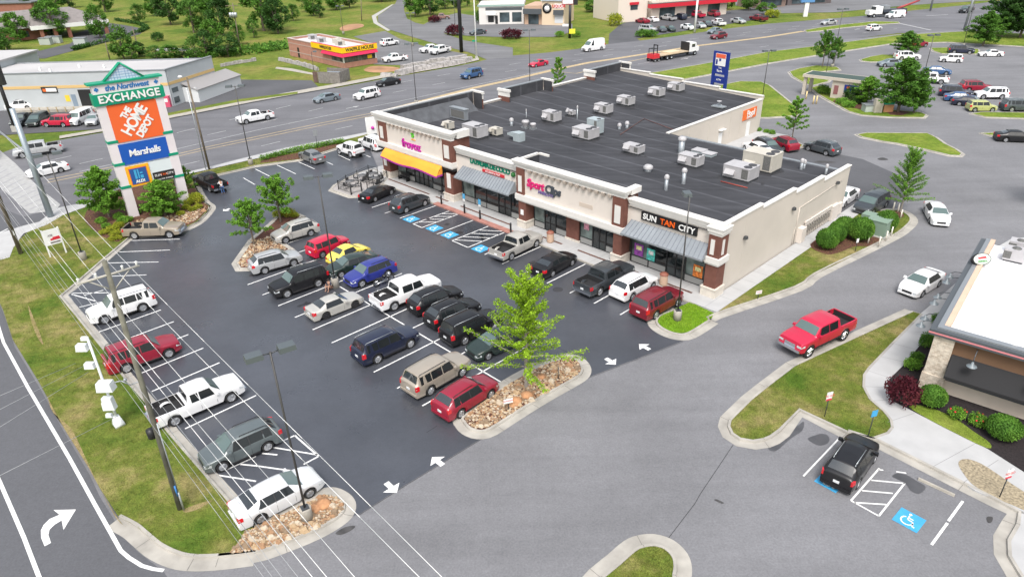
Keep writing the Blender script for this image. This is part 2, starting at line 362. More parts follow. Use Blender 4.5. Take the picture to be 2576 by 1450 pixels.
island('corner_lawn', I4, GRASSB, kerbed=False); kerb(catmull(S([(1700, 779), (1663, 793), (1650, 805), (1652, 818), (1670, 832), (1700, 843), (1733, 841), (1790, 806)]), 4), False, .6, 1, name='corner_kerb')
I5 = [(1800, 792), (2002, 724), (2052, 690), (2182, 627), (2240, 598), (2267, 582), (2292, 557), (2282, 540), (2257, 530), (2219, 532), (2172, 540), AB(-22.84, 72.6), AB(-22.84, 45.0)]
island('drive_verge', I5, GRASS, kerbed=False); kerb(catmull(S([(1790, 806)] + I5[:10]), 3), False, .6, 1, name='drive_kerb')
sheet('shrub_bed', [(2037, 617), (2100, 580), (2150, 553), (2195, 548), (2225, 590), (2205, 614), (2190, 622), (2150, 623), (2100, 641), (2070, 640)], .134, MULCH, smooth=3)
sheet('shrub_bed', [(2240, 536), (2262, 534), (2274, 545), (2258, 552), (2240, 545)], .134, MULCH, smooth=3)
I6 = [(2297, 787), (2314.5, 792), (2239.5, 867), (2182, 927), (2169.5, 945), (2168, 975), (2184.5, 1007), (2219.5, 1037), (2237, 1060), (2239.5, 1077), (2229, 1090), (2195, 1102), (2145, 1092), (2132, 1087), (2009.5, 1030), (1957, 1082), (1935, 1098), (1918, 1105), (1893, 1109), (1863, 1104), (1845, 1092), (1837, 1075), (1840, 1060), (1890, 1010), (1932, 976), (1999.5, 924), (2107, 874)]
island('restaurant_lawn', I6, GRASS, 0, .55)
I7 = [(1500, 1480), (1563, 1422), (1600.5, 1389), (1620.5, 1380), (1645.5, 1377), (1670.5, 1384.6), (1688, 1402), (1693, 1422), (1690, 1449), (1670, 1540), (1480, 1560)]
island('corner_island', I7, GRASS, 3, .7)
PATH = [(2314.5, 792), (2340, 770), (2420, 700), (2480, 640), (2540, 605), (2576, 600), (2576, 650), (2470, 700), (2362, 797), (2342, 837), (2307, 879), (2269.5, 924), (2236, 957), (2231, 987), (2244.5, 1012), (2282, 1031), (2332, 1057), (2389.5, 1087), (2482, 1132), (2576, 1192), (2700, 1270), (2700, 1370), (2576, 1292), (2500, 1257), (2452, 1237), (2422, 1218), (2207, 1110), (2195, 1103), (2229, 1091), (2240.5, 1078), (2238, 1060), (2220.5, 1037), (2185.5, 1007), (2169, 975), (2170.5, 945), (2183, 927), (2240.5, 867)]
island('restaurant_path', PATH, PAVE, kerbed=False, z=.138)
pj = MB()
for a, b in [((2250, 868), (2312, 885)), ((2215, 900), (2278, 915)), ((2178, 934), (2242, 955)), ((2168, 975), (2232, 978)), ((2190, 1012), (2247, 1008)), ((2232, 1065), (2300, 1042)), ((2300, 838), (2345, 838)), ((2340, 1180), (2450, 1120)), ((2420, 1218), (2510, 1160))]: stripe(pj, a, b, .025, .1415)
tag(pj.build('path_joint', M('joint', (.22, .22, .22), .9)), None, None, None, 'structure')
kerb(S([(2132, 1087), (2207, 1111), (2422, 1219), (2500, 1258), (2560, 1290), (2555, 1320), (2532, 1360), (2534, 1400), (2570, 1460), (2640, 1560)]), False, .55, 1, name='restaurant_kerb')
sheet('restaurant_pavement', [(2562, 1292), (2558, 1322), (2536, 1360), (2538, 1400), (2575, 1460), (2650, 1560), (2900, 1560), (2900, 1400), (2700, 1340)], .13, PAVE)
sheet('pebble_bed', [(2409, 1170), (2419, 1159), (2444, 1161), (2482, 1179), (2576, 1242), (2700, 1310), (2700, 1350), (2576, 1288), (2520, 1264), (2470, 1238), (2442, 1220), (2420, 1192)], .148, M('pebbles', (.30, .25, .17), .9, nz=(7, .45), bump=(10, 1.)), smooth=3)
sheet('planting_bed', [(2360, 800), (2342, 837), (2307, 879), (2269.5, 924), (2236, 957), (2232, 987), (2244.5, 1012), (2282, 1030), (2332, 1057), (2389.5, 1087), (2482, 1132), (2576, 1190), (2800, 1300), (2800, 1050), (2500, 900), (2400, 790)], .15, MULCHK)
sheet('bed_grass', [(2285, 1027), (2312, 1023), (2360, 1037), (2407, 1060), (2444, 1087), (2488, 1118), (2480, 1131), (2389, 1087), (2330, 1056)], .16, GRASSG, smooth=3)
# --- right-hand far lot
island('highway_lawn', [(1560, 200), (1628, 187), (1800, 157), (1932, 132), (2057, 117), (2257, 90), (2432, 80), (2700, 92), (2700, 125), (2576, 118), (2382, 107), (2249, 110), (2182, 120), (2054, 140), (1932, 160), (1718, 201), (1600, 215)], GRASSG, gutter=.4)
island('mall_rear_lawn', [(1790, 222), (1808, 217), (1863, 206), (1913, 207), (1932, 215), (1969, 245), (2014, 282), (2005, 292), (1932, 297), (1890, 297), (1840, 250)], GRASSG, gutter=.3)
island('cash_point_lawn', [(1987, 182), (2010, 174), (2054, 166), (2104, 170), (2112, 177), (2057, 182), (2068, 190), (2085, 203), (2080, 207), (2040, 217), (2015, 205), (1996, 194)], GRASSG, gutter=.3)
island('cash_point_island', [(2040, 222), (2056, 236), (2082, 252), (2137, 282), (2170, 291), (2240, 296), (2322, 297), (2328, 290), (2314, 284), (2245, 278), (2180, 262), (2140, 235), (2060, 217)], GRASSG, gutter=.3)
sheet('cash_point_bed', [(2095, 258), (2105, 246), (2150, 250), (2180, 264), (2210, 274), (2200, 280), (2160, 276), (2120, 268)], .135, MULCH)
sheet('cash_point_bed', [(2230, 284), (2260, 280), (2290, 284), (2270, 292), (2240, 291)], .135, MULCH)
island('lot_island', [(2166, 151), (2190, 144), (2219, 139), (2300, 141), (2300, 155), (2190, 157), (2170, 155)], GRASSG, gutter=.3)
island('lot_island', [(2342, 122), (2380, 121), (2460, 125), (2462, 137), (2370, 136), (2350, 130)], GRASSG, gutter=.3)
island('triangle_lawn', [(2157, 340), (2182, 336), (2332, 337), (2350, 346), (2372, 362), (2400, 376), (2417, 388), (2412, 393), (2390, 392), (2332, 378), (2257, 362), (2222, 357), (2170, 346)], GRASSG, gutter=.35)
island('lot_island', [(2444, 287), (2470, 284), (2700, 286), (2700, 303), (2480, 296)], GRASSG, gutter=.3)
island('lot_island', [(2468, 337), (2520, 335), (2600, 340), (2600, 345), (2490, 342)], GRASSG, gutter=.3)
island('rear_tree_island', [(1922, 348), (1945, 344), (1971, 349), (2000, 358), (2018, 367), (2014, 371), (1980, 371), (1940, 362)], GRASSG, gutter=.3)
island('median_island', [(2025, 77), (2060, 71), (2120, 63), (2200, 55), (2260, 56), (2262, 59), (2200, 63), (2120, 71), (2060, 79), (2030, 82)], GRASSG, gutter=.2, z=.08)
# --- front sidewalk of the shops
mallrot = (0, 0, MROT)
def abm(name, mb, mat, kind='structure'): return tag(mb.build(name, mat, None, None, None, None, mallrot), None, None, None, kind)
f = MB(); f.prism([(-74, 44.5), (-22.85, 44.5), (-22.85, 75), (-24.3, 75), (-24.3, 47.6), (-74, 47.6)], -.02, .13, False); abm('shop_sidewalk', f, PAVE)
f = MB(); f.prism([(-74, 47.6), (-71.3, 47.6), (-71.3, 96), (-74, 96)], -.02, .13, False); f.prism([(-45.9, 78), (-41, 78), (-41, 95), (-45.9, 95)], -.02, .13, False); abm('service_walk', f, PAVE)
f = MB()
for a0, a1 in [(-69, -61), (-59.8, -57.6), (-55.5, -47.5), (-45.4, -40.5), (-38.5, -34.6), (-33, -26)]: f.box(a0, a1, 45.75, 46.0, .13, .135)
abm('brick_strip', f, M('brick_strip', (.12, .055, .04), .9, nz=(2.5, .25)))
f = MB(); f.box(-58.4, -46.2, 44.32, 45.0, .0, .1385); abm('ramp_paving', f, M('ramp_red', (.36, .17, .14), .9, nz=(1.5, .2)))
f = MB()
for b0 in (44.5,):
    f.box(-46.1, -24.9, 44.34, 44.5, -.02, .14); f.box(-74, -58.4, 44.34, 44.5, -.02, .14)
pass
abm('shop_kerb', f, KM[0])
f = MB()
for i in range(17): f.box(-72 + 3 * i, -71.975 + 3 * i, 44.5, 47.6, .13, .1335)
for i in range(14): f.box(-24.3, -22.86, 47 + 2 * i, 47.025 + 2 * i, .13, .1335)
abm('sidewalk_joint', f, M('joint2', (.25, .25, .25), .9))
# patio pad
island('patio_kerbed_pad', [(836, 478), (848, 466), (905, 436), (940, 428), (975, 448), (955, 470), (930, 480), (912, 494), (885, 495)], M('patio_paving', (.34, .32, .31), .9, nz=(2, .12)), 0, .35)
# --- markings
mk = MB(); L = lambda *p: [stripe(mk, AB(a, b), AB(c, d), .115, .010) for a, b, c, d in p]
L((-61.8, 26.35, -28.2, 26.28))
for k in range(12):
    a = -30.45 - 2.77 * k; b0, b1 = 20.9, 31.6
    if k > 9: b0 = 25.2
    if k > 10: b0 = 27
    L((a, b0, a, b1))
for a in (-65.4, -62.76, -60.25): L((a, 39.1, a, 44.25))
for a in (-57.87, -55.54, -54.08, -51.62, -49.24, -46.87, -44.5): L((a, 39.35, a, 44.25))
for a in (-41.82, -38.95, -36.2, -33.57, -30.95, -28.27): L((a, 39.1, a, 44.25))
L((-55.54, 39.35, -54.08, 39.35), (-49.24, 39.35, -46.87, 39.35))
for i in range(4): L((-55.54, 40 + i * 1.05, -54.08, 41.4 + i * 1.05)); L((-49.24, 39.6 + i * 1.1, -46.87, 41.3 + i * 1.1))
for a in (-56.45, -53.7, -50.82, -48.03, -45.2, -42.35, -39.52): L((a, 9.0, a, 13.8))
for q in [(-70.12, 20.76, -73.57, 17.1), (-68.14, 19.01, -71.43, 15.36), (-66.17, 17.18, -69.62, 13.7), (-64.15, 15.37, -67.39, 11.82)]: L(q)
for q in [(-82.5, 44.68, -79.6, 44.5), (-84.08, 42.06, -79.82, 41.95), (-85.13, 39.45, -79.87, 39.27), (-85.6, 36.7, -80.2, 36.5), (-82.71, 47.34, -79.35, 47.07), (-83.5, 34, -80, 33.8), (-82, 50, -78.5, 49.7)]: L(q)
def seg(k, j, *q):
    for a in q: stripe(mk, T(k, j, a[0], a[1]), T(k, j, a[2], a[3]), .11, .012)
seg(1, 3, (235, 100, 390, 30), (390, 30, 630, 240), (480, 320, 630, 240), (170, 150, 620, 225), (0, 335, 400, 392), (60, 210, 215, 225))
seg(0, 3, (2200, 430, 2576, 490), (2280, 375, 2576, 240), (2420, 320, 2576, 335))
seg(0, 2, (730, 50, 1100, 45), (720, 60, 960, 130), (800, 190, 1100, 120), (850, 70, 1040, 20))
tag(mk.build('stall_marking', WPAINT), None, None, None, 'structure')
m2 = MB()
def seg2(k, j, w, *q):
    for a in q: stripe(m2, T(k, j, a[0], a[1]), T(k, j, a[2], a[3]), w, .014)
seg2(3, 3, .1, (710, 65, 355, 440), (1120, 360, 835, 685), (835, 685, 1115, 840), (1115, 840, 1375, 510), (1040, 480, 1375, 512), (945, 585, 1255, 612), (870, 705, 1200, 725), (1110, 375, 1160, 378), (1290, 395, 1390, 408))
seg2(3, 3, .13, (1960, 690, 1815, 890), (1805, 910, 1645, 1130))
tag(m2.build('restaurant_marking', WPAINT), None, None, None, 'structure')
# side road markings
m3 = MB()
def line(mb, pts, w, z=.016, dash=None):
    P = S(pts)
    if not dash:
        ribbon(mb, P, -w / 2, w / 2, z, z, False); return
    on, off = dash; acc = 0
    for a, b in zip(P, P[1:]):
        Ld = (b - a).length; t = 0
        while t < Ld:
            ph = acc % (on + off)
            if ph < on: e = min(Ld, t + on - ph); stripe(mb, a.lerp(b, t / Ld), a.lerp(b, e / Ld), w, z); acc += e - t; t = e
            else: e = min(Ld, t + on + off - ph); acc += e - t; t = e + 1e-6
line(m3, [(-10, 800), (9, 861), (70, 973), (137, 1087), (175, 1152), (240, 1270), (304, 1384), (325, 1402), (357, 1422), (385, 1430), (412, 1434)], .2)
line(m3, [(-40, 1130), (0, 1212), (60, 1350), (98, 1449), (130, 1530)], .2)
line(m3, [(-10, 590), (20, 575)], .15)
ar = [(540, 780), (765, 775), (640, 980), (622, 885), (555, 925), (500, 975), (488, 1030), (515, 1110), (450, 1145), (415, 1060), (412, 985), (440, 930), (500, 870), (600, 828)]
me = sheet('turn_arrow', [T(0, 3, *p) for p in ar], .018, WPAINT)
tag(m3.build('side_road_marking', WPAINT), None, None, None, 'structure')
m4 = MB()
line(m4, [(120, 452), (448, 387), (524, 369), (653, 342), (806, 310), (939, 284)], .22); line(m4, [(120, 459), (448, 393), (524, 375), (653, 348), (806, 316), (939, 290)], .22)
line(m4, [(939, 286), (1189, 222), (1290, 200), (1393, 176), (1480, 158), (1560, 146), (1750, 116), (1932, 93), (2020, 79)], 1.3)
line(m4, [(1393, 180), (1450, 185), (1560, 160), (1640, 143), (1750, 120)], .3)
tag(m4.build('centre_marking', YPAINT), None, None, None, 'structure')
m5 = MB()
for q, w, d in [([(200, 412), (644, 312), (764, 283), (894, 252), (1044, 222), (1214, 190), (1350, 168), (1550, 136), (1750, 102), (2177, 52)], .16, (3, 6)), ([(200, 432), (644, 328), (831, 289), (1000, 256), (1200, 213), (1393, 173)], .16, None), ([(120, 405), (420, 340), (681, 277), (869, 233), (1094, 192), (1300, 160), (1500, 130), (1700, 103), (2100, 55)], .16, (3, 6)), ([(200, 478), (448, 418), (700, 357), (939, 305), (1189, 243), (1400, 200), (1600, 162), (1800, 134), (2000, 106), (2257, 72)], .16, (3, 9))]: line(m5, q, w, .016, d)
stripe(m5, T(3, 0, 1330, 238), T(3, 0, 1640, 305), .6, .016); stripe(m5, (2330, 40), (2385, 37), .4, .016)
for x, y in [(1009, 271), (1523, 186), (1722, 148), (2156, 74), (1700 - 177, 185), (887, 270)]:
    c = G(x, y); d = (G(x + 30, y - 6) - c).normalized(); n = Vector((-d.y, d.x, 0))
    for s in (1,): m5.face([(p.x, p.y, .017) for p in (c - d * 1.3 + n * .1, c - d * 1.3 - n * .1, c + d * .3 - n * .12, c + d * .3 + n * .12)]); m5.face([(p.x, p.y, .017) for p in (c + d * .3 - n * .5, c + d * 1.3, c + d * .3 + n * .5)])
tag(m5.build('lane_marking', WPAINT2), None, None, None, 'structure')
def arrow(p, tip):
    c, e = G(*p), G(*tip); d = (e - c); Ld = d.length; d.normalize(); n = Vector((-d.y, d.x, 0)); mb = MB(); h = Ld * .52
    mb.face([(q.x, q.y, .016) for q in (c + n * .17, c - n * .17, e - d * h - n * .17, e - d * h + n * .17)]); mb.face([(q.x, q.y, .016) for q in (e - d * h - n * .55, e, e - d * h + n * .55)])
    me = mb.mesh('lane_arrow', WPAINT); bm = bmesh.new(); bm.from_mesh(me)
    for f in bm.faces:
        f.normal_update()
        if f.normal.z < 0: f.normal_flip()
    bm.to_mesh(me); bm.free(); tag(link('lane_arrow', me), None, None, None, 'structure')
arrow(T(1, 3, 1880, 330), T(1, 3, 1772, 248)); arrow(T(1, 3, 1310, 505), T(1, 3, 1418, 606)); arrow(T(2, 2, 1385, 618), T(2, 2, 1278, 562)); arrow(T(2, 2, 945, 705), T(2, 2, 1045, 768)); arrow(T(0, 1, 2310, 650), T(0, 1, 2245, 675))
# accessible bay symbols
def wheelchair(c, u, v, s=1., z=.018):
    """c centre, u right, v up of the symbol in plan"""
    bp = MB(); q = [c + u * a * s + v * b * s for a, b in ((-.62, -.62), (.62, -.62), (.62, .62), (-.62, .62))]; bp.face([(p.x, p.y, z) for p in q])
    wp = MB(); P = lambda a, b: c + u * a * s + v * b * s
    arc = [P(-.04 + .3 * math.cos(t), -.12 + .3 * math.sin(t)) for t in [math.radians(d) for d in range(120, 361, 20)]]
    ribbon(wp, arc, -.035 * s, .035 * s, z + .004, z + .004, False)
    for a, b in (((-.08, .30), (-.06, -.02)), ((-.06, -.02), (.2, -.04)), ((.2, -.04), (.3, -.38)), ((-.06, .14), (.17, .12)), ((.3, -.38), (.4, -.36))): stripe(wp, P(*a), P(*b), .075 * s, z + .004)
    wp.face([(p.x, p.y, z + .004) for p in [P(-.08 + .08 * math.cos(t * PI / 4), .42 + .08 * math.sin(t * PI / 4)) for t in range(8)]])
    for m_, n_, mt in ((bp, 'accessible_bay_panel', BPAINT), (wp, 'accessible_bay_symbol', WPAINT)):
        me = m_.mesh(n_, mt); bm = bmesh.new(); bm.from_mesh(me)
        for f_ in bm.faces:
            f_.normal_update()
            if f_.normal.z < 0: f_.normal_flip()
        bm.to_mesh(me); bm.free(); tag(link(n_, me), None, None, None, 'structure')
for p in [(1562, 755), (1795, 847), (1948, 913)]: wheelchair(G(*T(1, 1, *p)), AX, BX, 1.1)
wheelchair(G(*T(1, 1, 2260, 1052)), AX, BX, 1.1)
c0 = G(*T(3, 3, 1418, 880)); u = (G(*T(3, 3, 1585, 885)) - G(*T(3, 3, 1340, 755))).normalized(); v = Vector((-u.y, u.x, 0)); wheelchair(c0, u, v, 1.0)
wheelchair(G(*T(3, 3, 625, 495)), u, v, 1.0)
# tar joints, patches and wet stains
ck = MB(); DRK = M('tar_seal', (.02, .02, .022), .7)
for q in [[T(2, 3, 2225, 125), T(2, 3, 1900, 610), T(2, 3, 1840, 715), T(2, 3, 1545, 1100)], [T(2, 2, 280, 505), T(2, 2, 420, 575), T(2, 2, 600, 665)], [(904, 1294), (1019, 1221), (1219, 1099), (1483, 949), (1718, 859)], [(1073, 1087), (1100, 1070)], [T(1, 1, 1100, 650), T(1, 1, 1300, 700), T(1, 1, 1450, 760), T(1, 1, 2100, 1040)]]: line(ck, q, .028, .013)
tag(ck.build('tar_joint', DRK), None, None, None, 'structure')
WET = M('wet_stain', (.075, .075, .08), .35, nz=(1.2, .2)); OIL = M('oil_stain', (.06, .058, .058), .7, nz=(2, .35))
for q in [[(0, 160), (60, 60), (180, 0), (300, -70), (360, -110), (345, -20), (230, 60), (130, 150), (60, 190)], [(400, 60), (440, 100), (510, 130), (580, 120), (618, 80), (600, 30), (540, 12), (470, 30)], [(1250, 440), (1300, 410), (1400, 430), (1500, 490), (1585, 545), (1550, 600), (1500, 615), (1430, 580), (1380, 510), (1290, 465)]]:
    sheet('wet_patch', [T(3, 3, *p) for p in q], .010, WET, smooth=3)
rn_ = random.Random(3)
for i_ in range(34):
    a_ = -30.45 - 2.77 * (i_ % 12) - 1.38; b_ = (22.6, 29.5, 41.6)[i_ % 3] + rn_.uniform(-.8, .8)
    if i_ % 3 == 2: a_ = -31 - 2.6 * (i_ // 3) - 1
    r_ = rn_.uniform(.18, .5); c_ = AB(a_, b_); sheet('oil_patch', [c_ + Vector((math.cos(t * .7) * r_ * rn_.uniform(.5, 1.2), math.sin(t * .7) * r_ * rn_.uniform(.5, 1.2), 0)) for t in range(9)], .0085, M('oil_bay', (.03, .03, .034), .4, nz=(2, .4)))
for k_, j_, q in [(2, 3, [(2035, 680), (2060, 672), (2130, 705), (2110, 715)]), (3, 1, [(1100, 150), (1150, 135), (1210, 155), (1150, 165)]), (3, 1, [(465, 180), (520, 168), (680, 180), (640, 190), (500, 188)]), (3, 3, [(2200, 850), (2260, 850), (2250, 900), (2210, 905)]), (1, 3, [(800, 1010), (900, 950), (1000, 940), (950, 990), (850, 1030)])]:
    sheet('oil_patch', [T(k_, j_, *p) for p in q], .012, OIL, smooth=3)
# drain grates and lids
for nm, q in [('manhole_cover', (1403, 728)), ('manhole_cover', (545, 1130)), ('drain_grate', (1240, 995 + 60)), ('drain_grate', (1085, 640 - 260))]: pass
mc = MB(); c = G(1403, 728); mc.lathe([(.001, .016), (.42, .016), (.45, .012)], (c.x, c.y, 0), 16); tag(mc.build('manhole_cover', M('iron', (.04, .04, .045), .6)), 'dark round manhole cover in the lot behind the black sedan', 'manhole cover')
# parking block
pb = MB(); a, b = G(*T(3, 3, 1510, 470)), G(*T(3, 3, 1875, 640)); d = (b - a).normalized(); n = Vector((-d.y, d.x, 0)) * .08
pb.hexa([(p.x, p.y, .0) for p in (a + n, a - n, b - n, b + n)], [(p.x, p.y, .13) for p in (a + n * .6, a - n * .6, b - n * .6, b + n * .6)]); tag(pb.build('parking_block', CONC2), 'long concrete wheel stop at the empty accessible bay', 'parking block')

tag(JM.build('kerb_joint', M('joint3', (.12, .115, .11), .9)), None, None, None, 'structure')
sheet('bare_soil', [(855, 70), (875, 62), (908, 60), (915, 66), (890, 74), (862, 78)], -.03, M('clay', (.36, .20, .11), .95, nz=(.3, .3)), smooth=3)
sheet('bare_soil', [(938, 166), (990, 168), (1010, 174), (985, 180), (940, 182), (915, 176)], -.03, M('clay', (.36, .20, .11), .95, nz=(.3, .3)), smooth=3)
sheet('gravel_patch', [(395, 121), (480, 122), (478, 128), (400, 128)], -.03, M('gravel', (.34, .34, .34), .95, nz=(.6, .2)), smooth=3)
sheet('meadow_path', [(696, 168), (735, 172), (790, 184), (788, 188), (730, 178), (692, 172)], -.03, CONC2)
sheet('meadow_path', [(992, 10), (985, 12), (935, 40), (940, 58), (975, 78), (982, 76), (950, 56), (946, 42)], -.02, CONC)
# ---------------------------------------------------------------- the shop building (local x = along the front, y = depth)
BRICK = M('brick_brown', (.155, .062, .045), .9, nz=(2.5, .14), bump=(30, .2))
STONE = M('stone_base', (.62, .57, .50), .85, nz=(3, .1), bump=(9, .5))
MEMB = M('roof_membrane', (.05, .051, .057), .85, spec=.22)
k = NT(MEMB); g_ = k.n('NewGeometry').outputs['Position']
_a = k.ramp(k.noise(g_, .12, 5, .6), [(.3, (.035, .036, .041)), (.7, (.065, .066, .074))])
_st = k.ramp(k.noise(k.mapping(g_, (.06, 1.1, 1), MROT), 1., 3, .5), [(.35, .86), (.65, 1.14)])
wv = k.n('TexWave', wave_type='BANDS', bands_direction='Y'); wv.inputs['Scale'].default_value = .095; wv.inputs['Distortion'].default_value = .15; k.l(k.mapping(g_, (1, 1, 1), -MROT), wv.inputs['Vector'])
_c = k.mix(1., k.mix(1., _a, _st, 'MULTIPLY'), k.ramp(wv.outputs['Fac'], [(.0, 1.), (.965, 1.), (.985, 1.55)]), 'MULTIPLY')
k.l(_c, k.b.inputs['Base Color']); k.l(k.ramp(k.noise(g_, .3, 3), [(.3, .7), (.7, .95)]), k.b.inputs['Roughness'])
SHOPGL = M('shop_glass', (.018, .024, .026), .05, spec=.8, nz=(.7, .8)); SHOPGL2 = M('shop_glass_lit', (.14, .18, .17), .08, nz=(.9, .6))  # brighter panes: lit shop interior put into the glass colour
MULL = M('mullion', (.018, .018, .02), .5); BULK = M('bulkhead', (.30, .30, .29), .7)
SEAM = M('standing_seam', (.30, .325, .35), .45, .35, nz=(.6, .1)); SEAMR = M('seam_rib', (.22, .24, .27), .45, .3)
ORANGE = M('awning_orange', (.80, .33, .035), .8, nz=(.6, .07)); PURPLE = M('awning_purple', (.36, .02, .30), .7)
MALLB = (-48., 70.)
mall = thing('shop_building', 'long L-shaped strip mall with dark flat roof and beige and brown shop fronts', 'building', AB(*MALLB), MROT)
O3 = (MALLB[0], MALLB[1], 0)
def mp(mb, name, mat, label=None, sharp=None): return tag(mb.build(name, mat, mall, sharp, O3), label)
def rz_(a, b): return max(5.6 - .045 * (b - 46.5), 5.6 - .042 * (a + 71))
f = MB()
mainp = [(-71, 46.7), (-24.6, 46.7), (-24.6, 71.5), (-44.2, 71.5)]; wing = [(-71, 46.7), (-44.2, 71.5), (-46, 71.6), (-46, 94.4), (-71, 94.4)]
f.face([(a, b, 5.6 - .045 * (b - 46.5)) for a, b in mainp]); f.face([(a, b, 5.6 - .042 * (a + 71)) for a, b in wing[:1] + wing[1:]])
mp(f, 'roof', MEMB)
# side wall with stepped coping
st = [(46.9, 53.2, 6.27), (53.2, 59.4, 5.95), (59.4, 65.4, 5.57), (65.4, 71.6, 5.15)]
f = MB(); c = MB()
for b0, b1, z in st: f.box(-24.7, -24.4, b0, b1, 0, z); c.box(-24.78, -24.32, b0 - (.0), b1 + .06, z, z + .11)
for b in (50.5, 61.9): f.box(-24.4, -24.393, b, b + .03, .1, 6)
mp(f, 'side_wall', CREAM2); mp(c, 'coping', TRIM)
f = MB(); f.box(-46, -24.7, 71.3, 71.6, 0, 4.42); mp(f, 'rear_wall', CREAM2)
c = MB(); c.box(-44.4, -24.7, 71.28, 71.75, 4.42, 4.56); mp(c, 'gutter', GREY)
f = MB(); f.box(-46.2, -45.9, 71.6, 94.3, 0, 4.58)
for b in (76, 80.5, 86, 88.7): f.box(-45.9, -45.88, b, b + .12, .1, 4.4)
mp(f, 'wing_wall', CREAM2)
c = MB(); c.box(-46.3, -45.85, 71.2, 94.6, 4.58, 4.70); mp(c, 'wing_coping', TRIM)
f = MB(); c = MB()
for a0, a1, z in [(-71.2, -65.3, 5.95), (-65.3, -59.2, 5.7), (-59.2, -52.8, 5.35), (-52.8, -45.9, 5.05)]: f.box(a0, a1, 94.3, 94.6, 0, z); c.box(a0 - .02, a1 + .04, 94.22, 94.68, z, z + .12)
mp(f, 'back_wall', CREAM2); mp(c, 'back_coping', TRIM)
f = MB(); f.box(-71.35, -71.05, 47.2, 94.6, 0, 5.8); mp(f, 'left_wall', CREAM)
for b0, b1 in ((62, 68), (76, 86)): c = MB(); c.box(-71.42, -70.95, b0, b1, 5.8, 5.9); mp(c, 'left_coping', TRIM)
def cornice(mb, a0, a1, b0, b1, z0, z1, e=.28):
    h = z1 - z0
    for i, (u0, u1, ex) in enumerate(((0, .35, .08), (.35, .62, .16), (.62, .85, e), (.85, 1., e + .06))): mb.box(a0 - ex, a1 + ex, b0 - ex, b1 + ex, z0 + u0 * h, z0 + u1 * h + (.0 if i == 3 else -.001))
def seamawning(a0, a1):
    s = MB(); y0, z0, y1, z1 = 46.82, 4.44, 45.6, 3.46
    s.face([(a0 + .25, y0, z0), (a0 + .02, y1, z1), (a1 - .02, y1, z1), (a1 - .25, y0, z0)]); s.face([(a0 + .25, y0, z0 - .02), (a0 + .02, y0, z1), (a0 + .02, y1, z1)]); s.face([(a1 - .25, y0, z0), (a1 - .02, y1, z1), (a1 - .02, y0, z1)])
    s.face([(a0 + .02, y0, z1), (a1 - .02, y0, z1), (a1 - .02, y1, z1), (a0 + .02, y1, z1)]); s.box(a0, a1, y1 - .05, y1 + .03, z1 - .12, z1 + .02)
    o = mp(s, 'metal_awning', SEAM); r = MB(); n = int((a1 - a0) / .42)
    for i in range(n + 1):
        a = a0 + .05 + (a1 - a0 - .1) * i / n; at = a0 + .27 + (a1 - a0 - .54) * i / n
        r.hexa([(a - .02, y1, z1), (a + .02, y1, z1), (at + .02, y0, z0), (at - .02, y0, z0)], [(a - .02, y1, z1 + .06), (a + .02, y1, z1 + .06), (at + .02, y0, z0 + .06), (at - .02, y0, z0 + .06)])
    rr = r.build('seam', SEAMR, o)
    rr.data.transform(Matrix.Translation((-O3[0], -O3[1], 0)))
def storefront(a0, a1, doors, zt=3.5, glass=None):
    """doors: list of a positions of door pairs (centre)"""
    fr = MB(); fr.box(a0, a1, 47.34, 47.44, zt - .15, zt); fr.box(a0, a1, 47.34, 47.44, .13, .2); n = max(1, round((a1 - a0) / 1.75)); cuts = [a0 + (a1 - a0) * i / n for i in range(n + 1)]
    bl = MB(); pn = []
    for i, a in enumerate(cuts): fr.box(a - .05, a + .05, 47.32, 47.44, .13, zt)
    for i in range(n):
        x0, x1 = cuts[i] + .05, cuts[i + 1] - .05; isd = any(x0 - .3 < d < x1 + .3 for d in doors)
        if not isd: bl = MB(); bl.box(x0, x1, 47.36, 47.42, .2, .78); mp(bl, 'bulkhead', BULK); fr.box(x0, x1, 47.33, 47.43, .78, .85); z0 = .85
        else: fr.box(x0, x1, 47.33, 47.43, 2.3, 2.38); fr.box((x0 + x1) / 2 - .05, (x0 + x1) / 2 + .05, 47.33, 47.43, .2, 2.3); z0 = .2
        g = MB(); g.box(x0, x1, 47.38, 47.40, z0, zt - .15); pn.append((g, isd, i))
    mp(fr, 'window_frame', MULL)
    for g, isd, i in pn: mp(g, 'shop_door' if isd else 'shop_window', SHOPGL if (isd or i % 3) else SHOPGL2)
def pier(a0, a1, z0=.0, zb=3.1, b0=46.25, b1=47.6):
    f = MB(); f.box(a0, a1, b0, b1, .9, zb); mp(f, 'brick_pier', BRICK)
    s = MB(); s.box(a0 - .12, a1 + .12, b0 - .12, b1, 0, .82); s.box(a0 - .17, a1 + .17, b0 - .17, b1, .82, .92); mp(s, 'pier_base', STONE)
def inset(a0, a1, z0, z1, b=46.22):
    f = MB(); f.box(a0 - .05, a1 + .05, b - .02, b + .02, z0 - .05, z1 + .05); mp(f, 'panel_frame', M('panel_frame', (.20, .09, .065), .9)); f = MB(); f.box(a0, a1, b - .05, b + .02, z0, z1); mp(f, 'white_panel', TRIM)
def wallpanel(a0, a1, z0, z1, b0, b1, mat=CREAM, nm='fascia_wall'): f = MB(); f.box(a0, a1, b0, b1, z0, z1); mp(f, nm, mat)
